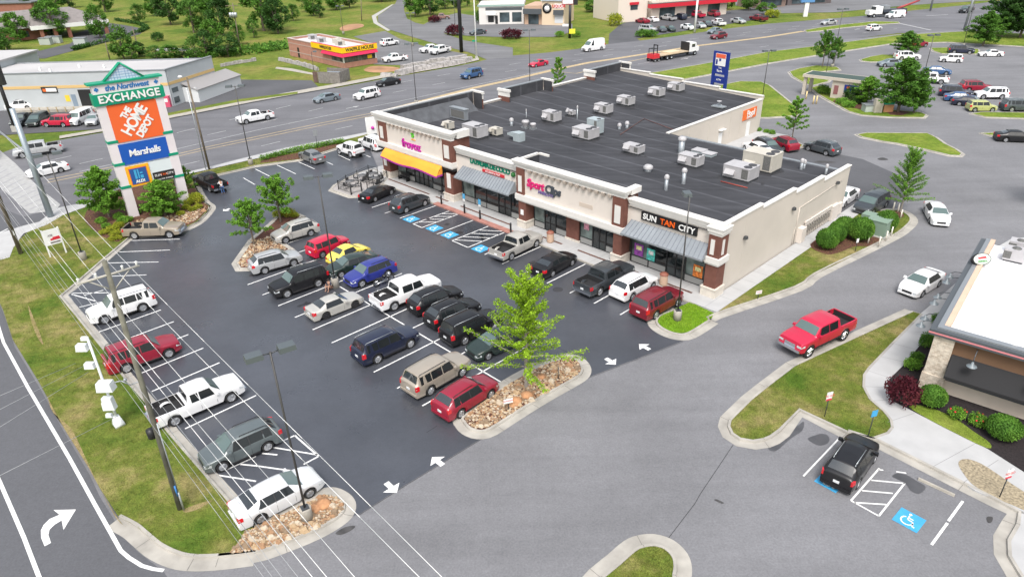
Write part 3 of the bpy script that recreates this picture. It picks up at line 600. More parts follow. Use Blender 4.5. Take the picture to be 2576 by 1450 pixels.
# --- tower left (yogurt shop)
pier(-70.4, -69.0); pier(-58.5, -57.0)
wallpanel(-70.9, -56.95, 4.55, 7.02, 46.4, 46.75)
f = MB(); f.box(-71.0, -56.85, 46.15, 47.5, 3.9, 4.05); f.box(-71.08, -56.77, 46.07, 47.55, 4.05, 4.62); mp(f, 'white_band', TRIM)
f = MB(); f.box(-70.55, -69.05, 46.22, 46.6, 4.62, 7.03); mp(f, 'brick_panel', BRICK); f = MB(); f.box(-58.45, -56.93, 46.22, 48.2, 4.62, 7.03); f.box(-57.1, -56.94, 48.2, 48.9, 3.2, 7.03); mp(f, 'brick_panel', BRICK)
inset(-58.15, -57.3, 5.0, 6.45, 46.22); inset(-70.2, -69.55, 5.0, 6.45, 46.22); inset(-58.0, -57.35, 1.6, 3.3, 46.25); inset(-70.1, -69.5, 1.6, 3.0, 46.25)
c = MB(); cornice(c, -71.05, -56.95, 46.3, 46.62, 7.03, 7.95); c.box(-57.35, -56.62, 46.96, 48.7, 7.2, 7.949); c.box(-71.4, -71.3, 46.96, 62.3, 7.3, 7.85); mp(c, 'cornice', TRIM)
c = MB()
for i in range(13): c.box(-68.4 + i * .76, -68.12 + i * .76, 46.12, 46.4, 6.78, 7.05, taper=1.25)
mp(c, 'dentil', M('dentil', (.42, .36, .31), .9))
f = MB(); f.box(-71, -57, 46.6, 46.88, 5.5, 7.91); f.box(-57.2, -57, 46.9, 48.9, 5.2, 7.9); f.hexa([(-70.8, 46.9, 5.3), (-57.4, 46.9, 5.3), (-57.4, 48.4, 5.3), (-70.8, 48.4, 5.3)], [(-70.8, 46.9, 7.3), (-57.4, 46.9, 7.3), (-57.4, 47.0, 7.3), (-70.8, 47.0, 7.3)]); mp(f, 'parapet_back', MEMB)
storefront(-68.9, -58.7, [-63.8], 3.6)
wallpanel(-71.1, -56.9, 3.6, 3.95, 46.3, 47.5, MULL, 'soffit'); wallpanel(-71, -57, .1, 3.6, 47.5, 47.7, M('shop_inside', (.05, .045, .04), .9), 'shop_inside')
aw = MB(); tr = MB(); n = 28; a0, a1 = -69.3, -58.6
for i in range(n):
    t0, t1 = i / n, (i + 1) / n; zz = lambda t: 3.05 + .10 * math.cos(t * 2 * PI * 1.5) - .02
    for s0, s1 in ((0, .5), (.5, 1)):
        P_ = lambda t, s: (a0 + (a1 - a0) * t, 46.12 - .85 * s ** .8, 3.95 + (zz(t) - 3.95) * s ** 1.25)
        aw.face([P_(t0, s0), P_(t0, s1), P_(t1, s1), P_(t1, s0)], True)
    tr.face([(a0 + (a1 - a0) * t0, 45.26, zz(t0)), (a0 + (a1 - a0) * t0, 45.26, zz(t0) - .2), (a0 + (a1 - a0) * t1, 45.26, zz(t1) - .2), (a0 + (a1 - a0) * t1, 45.26, zz(t1))])
aw.face([(a1, 46.12, 3.95), (a1, 45.27, 3.0), (a1, 46.12, 3.0)]); aw.face([(a0, 46.12, 3.95), (a0, 46.12, 3.0), (a0, 45.27, 3.0)])
tr.face([(a1 + .004, 45.26, 3.03), (a1 + .004, 45.26, 2.83), (a1 + .004, 46.12, 2.83), (a1 + .004, 46.12, 3.03)])
awo = mp(aw, 'fabric_awning', ORANGE, 'orange fabric awning with wavy purple hem'); q = tr.build('awning_hem', PURPLE, awo); q.data.transform(Matrix.Translation((-O3[0], -O3[1], 0)))
def mlet(nm, txt, size, mat, a, b, z, **kw):
    return lettering(nm, txt, size, mat, mall, (a - O3[0], b - O3[1], z), **kw)
MAG = M('letter_magenta', (.50, .02, .32), .4)
mlet('shop_letters', 'froyoz', 1.35, MAG, -64.3, 46.34, 5.15, bold=.03, depth=.06)
mlet('shop_emblem', 'c', 1.0, M('letter_green', (.12, .60, .04), .4), -63.85, 46.34, 6.35, bold=.05, depth=.06).rotation_euler = (PI / 2, PI * .9, 0)
f = MB(); f.box(-64.2, -63.45, 46.33, 46.4, 5.83, 5.93); mp(f, 'shop_emblem_bar', ORANGE)
# --- low section (la palma)
wallpanel(-56.9, -47.2, 3.4, 5.75, 46.85, 47.5); f = MB(); cornice(f, -56.7, -47.4, 46.85, 47.2, 5.72, 6.38, .2); mp(f, 'cornice', TRIM)
seamawning(-56.0, -47.5); storefront(-56.6, -47.1, [-50.6], 3.4); wallpanel(-57, -46.9, .1, 3.4, 47.5, 47.7, M('shop_inside', (.05, .045, .04), .9), 'shop_inside')
LGR = M('letter_darkgreen', (.0, .17, .10), .4)
mlet('shop_letters', 'LA PALMA DE COCO', .74, LGR, -51.5, 46.80, 5.28, bold=.022, depth=.05, spacing=.84)
f = MB(); f.box(-52.6, -49.3, 46.74, 46.84, 4.52, 4.82); ob = mp(f, 'sign_plate', M('sign_red', (.55, .03, .04), .5)); mlet('shop_letters', 'ICE CREAM & FRUIT', .26, WHITE, -50.95, 46.72, 4.67, depth=.01)
f = MB(); f.ball((-47.95, 46.78, 5.2), .27, 6); mp(f, 'palm_emblem', M('palm_green', (.02, .14, .03), .6))
# --- middle tower
pier(-46.75, -45.75); pier(-34.7, -33.75); wallpanel(-41.15, -39.55, .3, 3.0, 47.2, 47.6, BRICK, 'brick_pier'); wallpanel(-41.25, -39.45, .1, .32, 47.1, 47.6, STONE, 'pier_base')
wallpanel(-47.0, -33.7, 3.6, 6.4, 46.4, 46.75)
f = MB(); f.box(-47.0, -33.62, 46.15, 47.5, 2.95, 3.1); f.box(-47.08, -33.54, 46.07, 47.55, 3.1, 3.66); mp(f, 'white_band', TRIM)
f = MB(); f.box(-46.98, -45.95, 46.22, 46.6, 3.66, 6.4); mp(f, 'brick_panel', BRICK); f = MB(); f.box(-34.95, -33.68, 46.22, 47.6, 3.66, 6.4); f.box(-33.85, -33.69, 47.6, 48.2, 3.2, 6.4); mp(f, 'brick_panel', BRICK)
inset(-34.65, -34.0, 3.95, 5.6, 46.22); inset(-46.7, -46.2, 3.95, 5.6, 46.22)
c = MB(); cornice(c, -47.1, -33.75, 46.3, 46.6, 6.38, 7.12); c.box(-34.1, -33.42, 46.94, 48.3, 6.6, 7.118); c.box(-47.2, -46.9, 46.94, 49.4, 6.9, 7.1); c.box(-46.9, -45.6, 49.4, 49.6, 6.9, 7.1); mp(c, 'cornice', TRIM)
c = MB()
for i in range(14): c.box(-45.3 + i * .76, -45.0 + i * .76, 46.12, 46.4, 6.12, 6.4, taper=1.25)
mp(c, 'dentil', M('dentil', (.42, .36, .31), .9))
f = MB(); f.box(-46.9, -34, 46.6, 46.8, 5.2, 7.05); f.box(-47.1, -46.9, 47.5, 49.5, 5.2, 6.9); mp(f, 'parapet_back', MEMB)
storefront(-45.6, -41.2, [-43.2], 2.95); storefront(-39.5, -34.8, [-37], 2.95); wallpanel(-46.9, -33.6, .1, 2.95, 47.5, 47.7, M('shop_inside', (.05, .045, .04), .9), 'shop_inside')
mlet('shop_letters', 'Sport', 1.12, M('letter_pink', (.62, .02, .16), .4), -44.5, 46.34, 5.05, bold=.03, depth=.06, shear=.15, spacing=.9); mlet('shop_letters', 'Clips', 1.12, M('letter_slate', (.06, .07, .085), .4), -42.2, 46.34, 5.0, bold=.03, depth=.06, shear=.15, spacing=.9)
mlet('shop_letters', 'HAIRCUTS', .42, M('letter_grape', (.16, .12, .30), .4), -43.1, 46.34, 4.45, bold=.008, depth=.05, shear=.15)
f = MB(); f.box(-38.9, -37.3, 46.385, 46.4, 4.35, 4.75); mp(f, 'sign_ghost', M('sign_ghost', (.54, .46, .39), .9))
f = MB(); f.box(-39.0, -38.4, 47.30, 47.335, 1.7, 2.4); mp(f, 'window_poster', M('poster_pink', (.55, .25, .32), .6, nz=(5, .6)))
f = MB(); f.box(-46.45, -46.05, 46.22, 46.25, 1.5, 2.05); mp(f, 'wall_notice', WHITE)
# --- low section right (tanning)
wallpanel(-33.8, -24.6, 3.4, 5.75, 46.85, 47.5); f = MB(); cornice(f, -33.4, -25.5, 46.85, 47.2, 5.72, 6.36, .2); mp(f, 'cornice', TRIM)
seamawning(-33.45, -25.25); storefront(-33.4, -25.9, [-29.3], 3.4); wallpanel(-33.7, -24.7, .1, 3.4, 47.5, 47.7, M('shop_inside', (.05, .045, .04), .9), 'shop_inside')
f = MB(); f.box(-32.15, -26.65, 46.68, 46.85, 4.78, 5.52); mp(f, 'sign_box', M('sign_black', (.012, .012, .013), .4))
mlet('shop_letters', 'SUN', .72, WHITE, -31.25, 46.66, 5.14, bold=.012, depth=.02); mlet('shop_letters', 'TAN', .72, M('letter_orange', (.80, .12, .01), .4), -29.45, 46.66, 5.14, bold=.012, depth=.02); mlet('shop_letters', 'CITY', .72, WHITE, -27.6, 46.66, 5.14, bold=.012, depth=.02)
# corner pier
f = MB(); f.box(-25.3, -24.25, 46.3, 47.55, .9, 5.6); mp(f, 'brick_pier', BRICK); s = MB(); s.box(-25.45, -24.12, 46.15, 47.6, 0, .85); s.box(-25.5, -24.07, 46.1, 47.62, .85, .95); mp(s, 'pier_base', STONE)
f = MB(); f.box(-25.38, -24.15, 46.2, 47.65, 3.0, 3.15); f.box(-25.46, -24.07, 46.12, 47.72, 3.15, 3.65); mp(f, 'white_band', TRIM); c = MB(); cornice(c, -25.3, -24.25, 46.35, 47.5, 5.58, 6.24, .16); mp(c, 'cornice', TRIM)
inset(-25.05, -24.7, 3.9, 5.2, 46.27); f = MB(); f.box(-24.25, -24.2, 46.65, 46.95, 3.9, 5.2); mp(f, 'white_panel', TRIM)
for nm, a0, a1, z0, z1, col in [('purple', -33.05, -32.1, .95, 2.1, (.28, .06, .35)), ('teal', -31.7, -30.85, .9, 2.0, (.10, .55, .48)), ('orange', -26.95, -26.05, .9, 2.0, (.75, .22, .04))]:
    f = MB(); f.box(a0, a1, 47.29, 47.315, z0, z1); mp(f, 'window_poster', M('poster_' + nm, col, .6, nz=(4, .5, 2)))
    f = MB(); f.box(a0 + .2, a1 - .15, 47.275, 47.292, (z0 + z1) / 2, z1 - .18); mp(f, 'poster_print', M('pprint_' + nm, (.75, .70, .35) if nm != 'teal' else (.8, .8, .78), .6, nz=(6, .4)))
# --- left facade towers seen from the roof side
for b0, b1, z in [(46.6, 62.4, 7.75), (67.3, 76.2, 7.15), (85.8, 94.8, 6.95)]:
    f = MB(); f.box(-71.2, -71.0, b0 + .4, b1 - .4, 5.3, z - .1)
    f.box(-71.0, -69.5, b1 - .25, b1 - .1, 5.0, z - .15)
    if b0 > 50: f.box(-71.0, -69.5, b0 + .1, b0 + .25, 5.0, z - .15)
    mp(f, 'parapet_back', MEMB); f = MB(); f.box(-71.5, -71.2, b0, b1, 5.0, z - .1)
    mp(f, 'tower_wall', CREAM); c = MB(); c.box(-71.55, -71.0, b0 + .6, b1 - .3, z - .1, z + .0); mp(c, 'parapet_cap', GREY); c = MB()
    for bb, s in ((b1, 1), (b0, -1)):
        if s < 0 and b0 < 50: continue
        y0, y1 = (bb - .1, bb + .08) if s > 0 else (bb - .08, bb + .1)
        c.box(-71.6, -69.4, y0, y1, z - .9, z + .03); c.box(-71.7, -69.3, y0 - .1, y1 + .1, z - .25, z + .08)
    mp(c, 'cornice', TRIM); br = MB()
    for bb in ((b1,) if b0 < 50 else (b1, b0)): br.box(-71.58, -69.45, bb - .07, bb + .06, 5.2, z - .9)
    mp(br, 'brick_panel', BRICK)
f = MB(); f.hexa([(-71, 49, 5.5), (-69.4, 49, 5.5), (-69.4, 61.5, 5.5), (-71, 61.5, 5.5)], [(-71, 49, 7.1), (-70.9, 49, 7.1), (-70.9, 61.0, 7.1), (-71, 61.0, 7.1)]); mp(f, 'parapet_back', M('membrane_worn', (.085, .09, .10), .8, nz=(.9, .25)))
# side wall kit
for b in (50.5, 59.2, 68.6):
    f = MB(); f.box(-24.4, -24.1, b - .2, b + .2, 4.05, 4.3, taper=.7); mp(f, 'wall_light', DGREY)
f = MB(); f.path([(-24.36, 60.7, .2), (-24.36, 60.7, 3.8), (-24.36, 70, 4.05)], .04); f.path([(-24.36, 60.3, .2), (-24.36, 60.5, 1.9)], .035); mp(f, 'conduit', CREAM2)
f = MB(); f.box(-24.4, -23.9, 61.2, 62.1, .15, 1.6); f.box(-24.4, -24.1, 68.4, 69.9, .15, 1.7); f.box(-24.4, -24.15, 70.1, 70.9, .3, 1.5); mp(f, 'electric_box', CREAM)
f = MB(); f.box(-24.36, -24.22, 62.5, 68.2, 1.25, 1.75); f.box(-24.36, -24.2, 62.4, 68.3, 1.75, 1.9)
for i in range(12): f.box(-24.36, -24.28, 62.6 + i * .48, 62.72 + i * .48, .2, 1.25)
mp(f, 'meter_rack', CREAM)
for i in range(11):
    f = MB(); f.lathe([(.12, -24.2), (.12, -24.12), (.001, -24.1)], (0, 62.9 + i * .5, 1.5), 8, 'x'); f.box(-24.3, -24.15, 62.8 + i * .5, 63.0 + i * .5, .75, 1.2); mp(f, 'gas_meter', M('meter_grey', (.28, .26, .23), .6))
# wing details
f = MB(); f.box(-45.89, -45.85, 90.6, 91.6, .1, 2.1); f.box(-45.89, -45.85, 83.2, 84.1, .1, 2.1); f.box(-45.89, -45.4, 83.0, 84.3, 2.5, 2.6); mp(f, 'service_door', WHITE)
f = MB(); f.box(-45.89, -45.8, 89.2, 92.9, 2.55, 3.95); mp(f, 'sign_box', M('sign_orange', (.78, .16, .03), .5)); mlet('shop_letters', 'Pool', 1.2, WHITE, -45.77, 91.3, 3.3, rz=PI / 2, depth=.02, bold=.03); mlet('shop_letters', 'SUPPLIES', .4, WHITE, -45.77, 91.0, 2.78, rz=PI / 2, depth=.02)
# ---------------------------------------------------------------- roof plant
HV = M('hvac_white', (.44, .43, .44), .55, .1, nz=(1.5, .08)); HVB = M('hvac_beige', (.50, .47, .41), .6, nz=(1.5, .06)); HVG = M('hvac_blue_grey', (.42, .48, .50), .5, .2, nz=(1.5, .08)); COIL = M('coil', (.13, .13, .125), .8, nz=(12, .3)); STEEL = M('steel_duct', (.42, .45, .48), .35, .6)
def roofp(x, y):
    z = 5.1
    for _ in range(4): p = G(x, y, z); a, b = toab(p); z = rz_(a, b)
    return a, b, z
def hvac(x, y, w, d, h, label, mat=HV, fan=True, kind='box', rot=0.):
    a, b, z = roofp(x, y); t = thing('rooftop_air_conditioner', label, 'air conditioner', AB(a, b, z), MROT + rot, 'air handling units on the shop roof')
    m = MB(); m.box(-w / 2, w / 2, -d / 2, d / 2, .22, h); m.box(-w / 2 - .02, w / 2 + .02, -d / 2 - .02, d / 2 + .02, h - .06, h + .004); m.box(w * .12, w * .14, -d / 2 - .01, -d / 2, .25, h - .08); m.build('casing', mat, t)
    c = MB(); c.box(w / 2 - w * .30, w / 2 - w * .06, -d / 2 - .012, d / 2 + .012, .35, h - .12); c.build('coil_grille', COIL, t)
    r = MB(); r.box(-w / 2 + .06, w / 2 - .06, -d / 2 + .06, d / 2 - .06, -.15, .22); r.build('roof_curb', DGREY, t)
    for i in range(2 if w > 2 else 1):
        fx = w / 2 - w * .18 if w <= 2 else w / 2 - w * .18; fy = (i - .5) * d * .45 if w > 2 else 0
        q = MB(); q.lathe([(d * .2, h), (d * .2, h + .05), (d * .16, h + .05), (.001, h + .02)], (fx, fy, 0), 14); q.build('fan', M('fan_dark', (.05, .05, .055), .6), t)
    hd = MB(); hd.hexa([(-w * .42, -d / 2 - .34, .6), (-w * .05, -d / 2 - .34, .6), (-w * .05, -d / 2, .6), (-w * .42, -d / 2, .6)], [(-w * .42, -d / 2 - .05, 1.0), (-w * .05, -d / 2 - .05, 1.0), (-w * .05, -d / 2, 1.02), (-w * .42, -d / 2, 1.02)]); hd.build('intake_hood', mat, t)
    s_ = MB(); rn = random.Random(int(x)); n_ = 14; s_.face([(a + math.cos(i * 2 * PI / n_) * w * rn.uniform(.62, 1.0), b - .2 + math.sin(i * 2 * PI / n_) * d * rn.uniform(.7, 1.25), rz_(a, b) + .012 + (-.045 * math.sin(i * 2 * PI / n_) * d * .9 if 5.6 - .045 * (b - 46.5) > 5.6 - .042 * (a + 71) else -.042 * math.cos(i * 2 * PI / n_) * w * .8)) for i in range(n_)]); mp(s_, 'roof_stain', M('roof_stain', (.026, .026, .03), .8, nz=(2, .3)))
    return t
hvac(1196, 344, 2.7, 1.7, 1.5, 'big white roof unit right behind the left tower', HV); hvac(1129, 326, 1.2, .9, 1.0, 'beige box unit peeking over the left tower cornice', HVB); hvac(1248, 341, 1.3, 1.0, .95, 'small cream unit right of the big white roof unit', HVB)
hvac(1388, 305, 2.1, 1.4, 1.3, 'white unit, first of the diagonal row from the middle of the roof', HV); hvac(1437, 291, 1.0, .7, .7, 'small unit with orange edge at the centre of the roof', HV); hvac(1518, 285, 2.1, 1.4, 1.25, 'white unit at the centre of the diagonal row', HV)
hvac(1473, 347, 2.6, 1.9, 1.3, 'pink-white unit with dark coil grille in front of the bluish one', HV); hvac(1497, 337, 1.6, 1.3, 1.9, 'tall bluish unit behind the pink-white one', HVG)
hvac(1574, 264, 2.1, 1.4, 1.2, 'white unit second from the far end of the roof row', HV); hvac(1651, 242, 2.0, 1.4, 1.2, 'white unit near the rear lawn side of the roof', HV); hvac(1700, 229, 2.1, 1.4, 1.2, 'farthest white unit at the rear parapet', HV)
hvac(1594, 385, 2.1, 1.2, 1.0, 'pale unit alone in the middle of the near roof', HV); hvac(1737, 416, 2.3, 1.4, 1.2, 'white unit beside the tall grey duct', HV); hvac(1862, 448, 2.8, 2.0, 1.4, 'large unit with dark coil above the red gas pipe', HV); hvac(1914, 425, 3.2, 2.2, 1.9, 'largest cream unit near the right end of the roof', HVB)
def roofthing(name, label, cat, x, y, parts, group=None):
    a, b, z = roofp(x, y); t = thing(name, label, cat, AB(a, b, z), MROT, group)
    for nm, m, mat in parts: m.build(nm, mat, t)
    return t
roofthing('duct_unit', 'long grey louvred duct cabinet behind the left tower', 'duct', 1156, 300, [('cabinet', MB().box(-1.4, 1.4, -.3, .3, .1, 1.4), STEEL), ('louvre', MB().box(-1.25, 1.25, -.32, -.3, .3, 1.2), COIL), ('frame', MB().box(-1.5, 1.5, -.38, .38, 1.4, 1.5), GALV)])
roofthing('duct_hood', 'blue grey angled duct hood on the roof behind the green sign', 'duct', 1306, 354, [('duct', MB().box(-.5, .5, -.5, .5, 0, 1.0).hexa([(-1.5, -.45, .55), (-.5, -.45, .45), (-.5, .45, .45), (-1.5, .45, .55)], [(-1.5, -.45, .75), (-.5, -.45, 1.), (-.5, .45, 1.), (-1.5, .45, .75)]), HVG), ('base', MB().box(-.4, .4, -.4, .4, -.1, .3), DGREY)])
for x, y, s, lb in [(1322, 322, 1.0, 'larger of two round exhaust fans on the roof'), (1341, 325, .8, 'smaller of two round exhaust fans on the roof')]:
    roofthing('exhaust_fan', lb, 'roof vent', x, y, [('fan_hood', MB().lathe([(.3 * s, .2), (.42 * s, .3), (.45 * s, .7 * s), (.5 * s, .75 * s), (.42 * s, .95 * s), (.001, 1.02 * s)], n=14), HV), ('curb', MB().box(-.4 * s, .4 * s, -.4 * s, .4 * s, -.1, .22), GREY)])
for x, y, s, h, lb in [(1675, 478, .17, 1.35, 'left of the two hooded vent pipes above the tanning shop'), (1719, 462, .19, 1.4, 'right of the two hooded vent pipes above the tanning shop'), (1713, 385, .33, 1.7, 'tall grey duct stack behind a white roof unit'), (1558, 325, .18, .6, 'small white mushroom vent in the middle of the roof'), (1577, 322, .2, .7, 'white mushroom vent right of the smaller one'), (1235 + 262, 318, .12, .8, 'thin white vent above the bluish unit'), (1452, 300, .07, 1.6, 'thin metal pole vent at the centre of the roof'), (2015, 426, .16, 1.0, 'left pipe of the pair near the stepped wall'), (2022, 424, .13, .8, 'right pipe of the pair near the stepped wall'), (2077, 438, .12, .9, 'white pipe just inside the stepped wall'), (1630, 430, .35, .5, 'squat round roof vent above the middle tower'), (1287, 316, .2, .8, 'white vent pipe cluster left of the round fans'), (1384 - 60, 296, .05, 1., 'antenna rod on the roof')]:
    roofthing('roof_vent', lb, 'roof vent', x, y, [('pipe', MB().lathe([(s, 0), (s, h), (.001, h)], n=12), STEEL if s > .12 else GALV), ('cap', MB().lathe([(s * 1.35, h - .22), (s * 1.4, h), (s * .9, h + .14), (.001, h + .2)], n=12), HV)])
roofthing('skylight', 'pair of low white roof hatches', 'roof hatch', 1770, 386, [('hatch', MB().box(-1.2, .1, -.6, .6, .05, .3).box(.3, 1.5, -.9, .2, .05, .3), HVG), ('lid', MB().box(-1.25, .15, -.65, .65, .3, .36).box(.25, 1.55, -.95, .25, .3, .36), HV)])
roofthing('satellite_frame', 'white antenna frame at the far end of the roof', 'antenna', 1808, 271, [('frame', MB().box(-.9, .9, -.5, .5, .1, .25).tube((0, 0, .2), (0, 0, .9), .04).path([(-.7, 0, .25), (0, 0, .6), (.7, 0, .25)], .04), GALV), ('dish', MB().lathe([(.35, .9), (.2, .8), (.001, .78)], n=12), HV)])
roofthing('gas_pipe', 'red gas pipe lying in front of the largest units', 'pipe', 1855, 462, [('pipe', MB().tube((-1.4, -.7, .12), (1.4, -.7, .12), .05), M('pipe_red', (.35, .06, .04), .6)), ('pipe_support', MB().box(-1.2, -1.0, -.8, -.6, -.05, .1).box(1.0, 1.2, -.8, -.6, -.05, .1), DGREY)])
wp = MB()
for q in [((1560, 340), (1620, 300)), ((1620, 300), (1700, 330))]:
    a_, b_ = roofp(*q[0]), roofp(*q[1]); wp.tube(tuple(AB(a_[0], a_[1], a_[2] + .08)), tuple(AB(b_[0], b_[1], b_[2] + .08)), .035, n=5)
tag(wp.build('roof_conduit', M('pipe_brown', (.14, .06, .05), .7)), 'thin reddish brown conduit running across the roof', 'pipe')
# walkway furniture
for i, (a, b, lb) in enumerate([(-42.0 + .3, 45.5, 'tan litter bin by the hair salon door'), (-28.6, 45.5, 'tan litter bin in front of the tanning shop')]):
    t_ = thing('litter_bin', lb, 'litter bin', AB(a, b, .13), MROT, 'tan litter bins'); m = MB().lathe([(.001, 0), (.33, 0), (.36, .15), (.34, .95)], n=16); m.build('bin_body', M('bin_tan', (.52, .36, .26), .8, nz=(6, .1)), t_); MB().lathe([(.38, .95), (.38, 1.02), (.22, 1.15), (.001, 1.18)], n=16).build('bin_lid', M('bin_lid', (.25, .09, .06), .6), t_)
for i, (x, y, sg) in enumerate([(1111, 507, 0), (1169, 530, 1), (1208, 545, 1), (1285, 578, 0)]):
    p = G(x, y + 8, 0.02); t_ = thing('bollard', ['black bollard at the left end of the red ramp', 'black bollard with blue sign, left of the pair', 'black bollard with blue sign, right of the pair', 'black bollard at the right end of the red ramp'][i], 'bollard', p, MROT, 'bollards at the accessible bays')
    MB().lathe([(.001, 0), (.1, 0), (.1, 1.05), (.05, 1.12), (.001, 1.13)], n=12).build('post', BLACK, t_)
    if sg: MB().tube((0, 0, 1.1), (0, 0, 2.3), .025).build('sign_pole', GALV, t_); MB().box(-.17, .17, -.02, .02, 1.75, 2.3).build('sign_plate', BPAINT, t_)
    if sg: MB().box(-.15, .15, -.02, .02, 1.5, 1.72).build('notice_plate', WHITE, t_)
b_ = thing('bench', 'black metal bench under the orange awning', 'bench', AB(-67.2, 46.9, .13), MROT)
m = MB()
for i in range(6): m.box(-.9, .9, -.25 + i * .085, -.19 + i * .085, .42, .45)
m.build('seat', BLACK, b_); m = MB()
for i in range(5): m.box(-.9, .9, .24, .27, .5 + i * .09, .56 + i * .09)
m.build('backrest', BLACK, b_)
for s in (-.8, .8): MB().box(s - .03, s + .03, -.25, .27, 0, .42).build('leg', BLACK, b_)
cb = thing('cafe_chair', 'black chair in front of the shop window beside the brown pier', 'chair', AB(-59.8, 46.7, .13), MROT); MB().box(-.22, .22, -.22, .22, .42, .46).build('seat', BLACK, cb); MB().box(-.22, .22, .19, .22, .46, .95).build('backrest', BLACK, cb)
for s in (-.2, .2):
    for u in (-.2, .2): MB().tube((s, u, 0), (s, u, .42), .018).build('leg', BLACK, cb)
# patio railing, tables and umbrellas
RAIL = M('rail_black', (.03, .03, .032), .5)
rp = [G(*q, .13) for q in [(852, 476), (872, 462), (900, 450), (928, 436), (951, 441)]]
rq = [G(*q, .13) for q in [(852, 476), (884, 487), (910, 482)]]; rr_ = [G(*q, .13) for q in [(974, 447), (957, 461), (940, 472), (925, 480)]]
for pts, lb in ((rp, 'black metal railing along the back of the patio'), (rq, 'black metal railing at the near left corner of the patio'), (rr_, 'black metal railing on the walkway side of the patio')):
    t_ = thing('railing', lb, 'railing', pts[0], 0, 'patio railings'); m = MB(); o = pts[0]
    for u, v in zip(pts, pts[1:]):
        u2, v2 = u - o, v - o
        for z in (.12, .75, 1.0): m.tube(u2 + Vector((0, 0, z)), v2 + Vector((0, 0, z)), .022, n=5)
        n = int((v - u).length / .14)
        for i in range(n): w_ = u2.lerp(v2, i / n); m.tube(w_ + Vector((0, 0, .12)), w_ + Vector((0, 0, 1.0)), .009, n=4, caps=False)
    m.build('rail', RAIL, t_)
    for u in pts: MB().box(-.04, .04, -.04, .04, 0, 1.12).build('post', RAIL, t_, loc=u - o)
for i, q in enumerate([(882, 470), (912, 455), (940, 450), (948, 462)]):
    p = G(*q, .13); t_ = thing('cafe_table', ['round black mesh table nearest the patio corner', 'round black mesh table at the middle of the patio', 'round black mesh table at the back of the patio', 'round black mesh table by the walkway side of the patio'][i], 'table', p, 0, 'patio tables')
    MB().lathe([(.001, .72), (.55, .72), (.56, .75), (.001, .755)], n=18).build('table_top', M('mesh_grey', (.12, .12, .125), .6), t_); MB().tube((0, 0, 0), (0, 0, .72), .03).lathe([(.001, .0), (.25, .0), (.25, .03)], n=10).build('table_base', RAIL, t_)
    for j in range(3):
        an = j * 2.1 + i; c_ = thing('patio_chair', ['black patio chair on the camera side of a round table', 'black patio chair beside a round table on the patio', 'black patio chair at the far side of a round table'][j], 'chair', p + Vector((math.cos(an) * .8, math.sin(an) * .8, 0)), an + PI / 2, 'patio chairs')
        MB().box(-.2, .2, -.2, .2, .42, .45).build('seat', RAIL, c_); MB().box(-.2, .2, -.22, -.19, .45, .88).build('backrest', RAIL, c_)
        for s in (-.18, .18):
            for u in (-.18, .18): MB().tube((s, u, 0), (s, u, .42), .014, n=5).build('leg', RAIL, c_)
for i, q in enumerate([(884, 490), (910, 480)]):
    t_ = thing('bollard', ['black bollard at the outer patio corner', 'black bollard between the patio and the black coupe'][i], 'bollard', G(*q, .1), 0); MB().lathe([(.001, 0), (.09, 0), (.09, 1.1), (.001, 1.15)], n=12).build('post', BLACK, t_)
# ---------------------------------------------------------------- vehicles
GLASS = M('car_glass', (.022, .027, .03), .05, coat=1., spec=1.)
GLASSG = M('car_glass_green_sky', (.085, .13, .12), .06, coat=1., spec=1.)  # windshield: greenish grey sky reflection painted into a lightened base colour
SGLASS = M('side_glass', (.014, .017, .019), .12, spec=.55)
TYRE = M('tyre_rubber', (.018, .018, .019), .8)
RIM = M('alloy', (.55, .56, .58), .28, .8)
RIMD = M('dark_alloy', (.06, .06, .065), .35, .6)
CHROME = M('chrome', (.75, .76, .78), .12, 1.)
PLAST = M('black_plastic', (.022, .022, .024), .6)
RLENS = M('red_lens', (.55, .012, .02), .15, coat=.6)
CLENS = M('clear_lens', (.62, .66, .68), .1, .2, coat=.6)
PLATE = M('plate', (.7, .72, .74), .5)
PAINTS = dict(white=(.78, .78, .79), silver=(.46, .47, .48), beige=(.40, .35, .29), champagne=(.50, .485, .45), pearl=(.64, .655, .675), black=(.012, .012, .014), dgrey=(.05, .058, .066),
    slate=(.075, .09, .10), navy=(.008, .012, .035), blue=(.02, .03, .22), red=(.50, .008, .045), maroon=(.17, .008, .018), crimson=(.26, .006, .026), yellow=(.76, .62, .10),
    tan=(.27, .23, .18), grey=(.20, .205, .21), teal=(.13, .155, .16), midblue=(.03, .09, .22), lime=(.40, .42, .16), brown=(.22, .12, .10), bluegrey=(.20, .24, .27), green=(.015, .03, .025))
def paint(c):
    met = .3 if c in ('silver', 'champagne', 'beige', 'grey', 'bluegrey', 'teal', 'slate', 'dgrey') else 0.
    return M('paint_' + c, PAINTS[c], .4, met, coat=.8, nz=(1.3, .03))
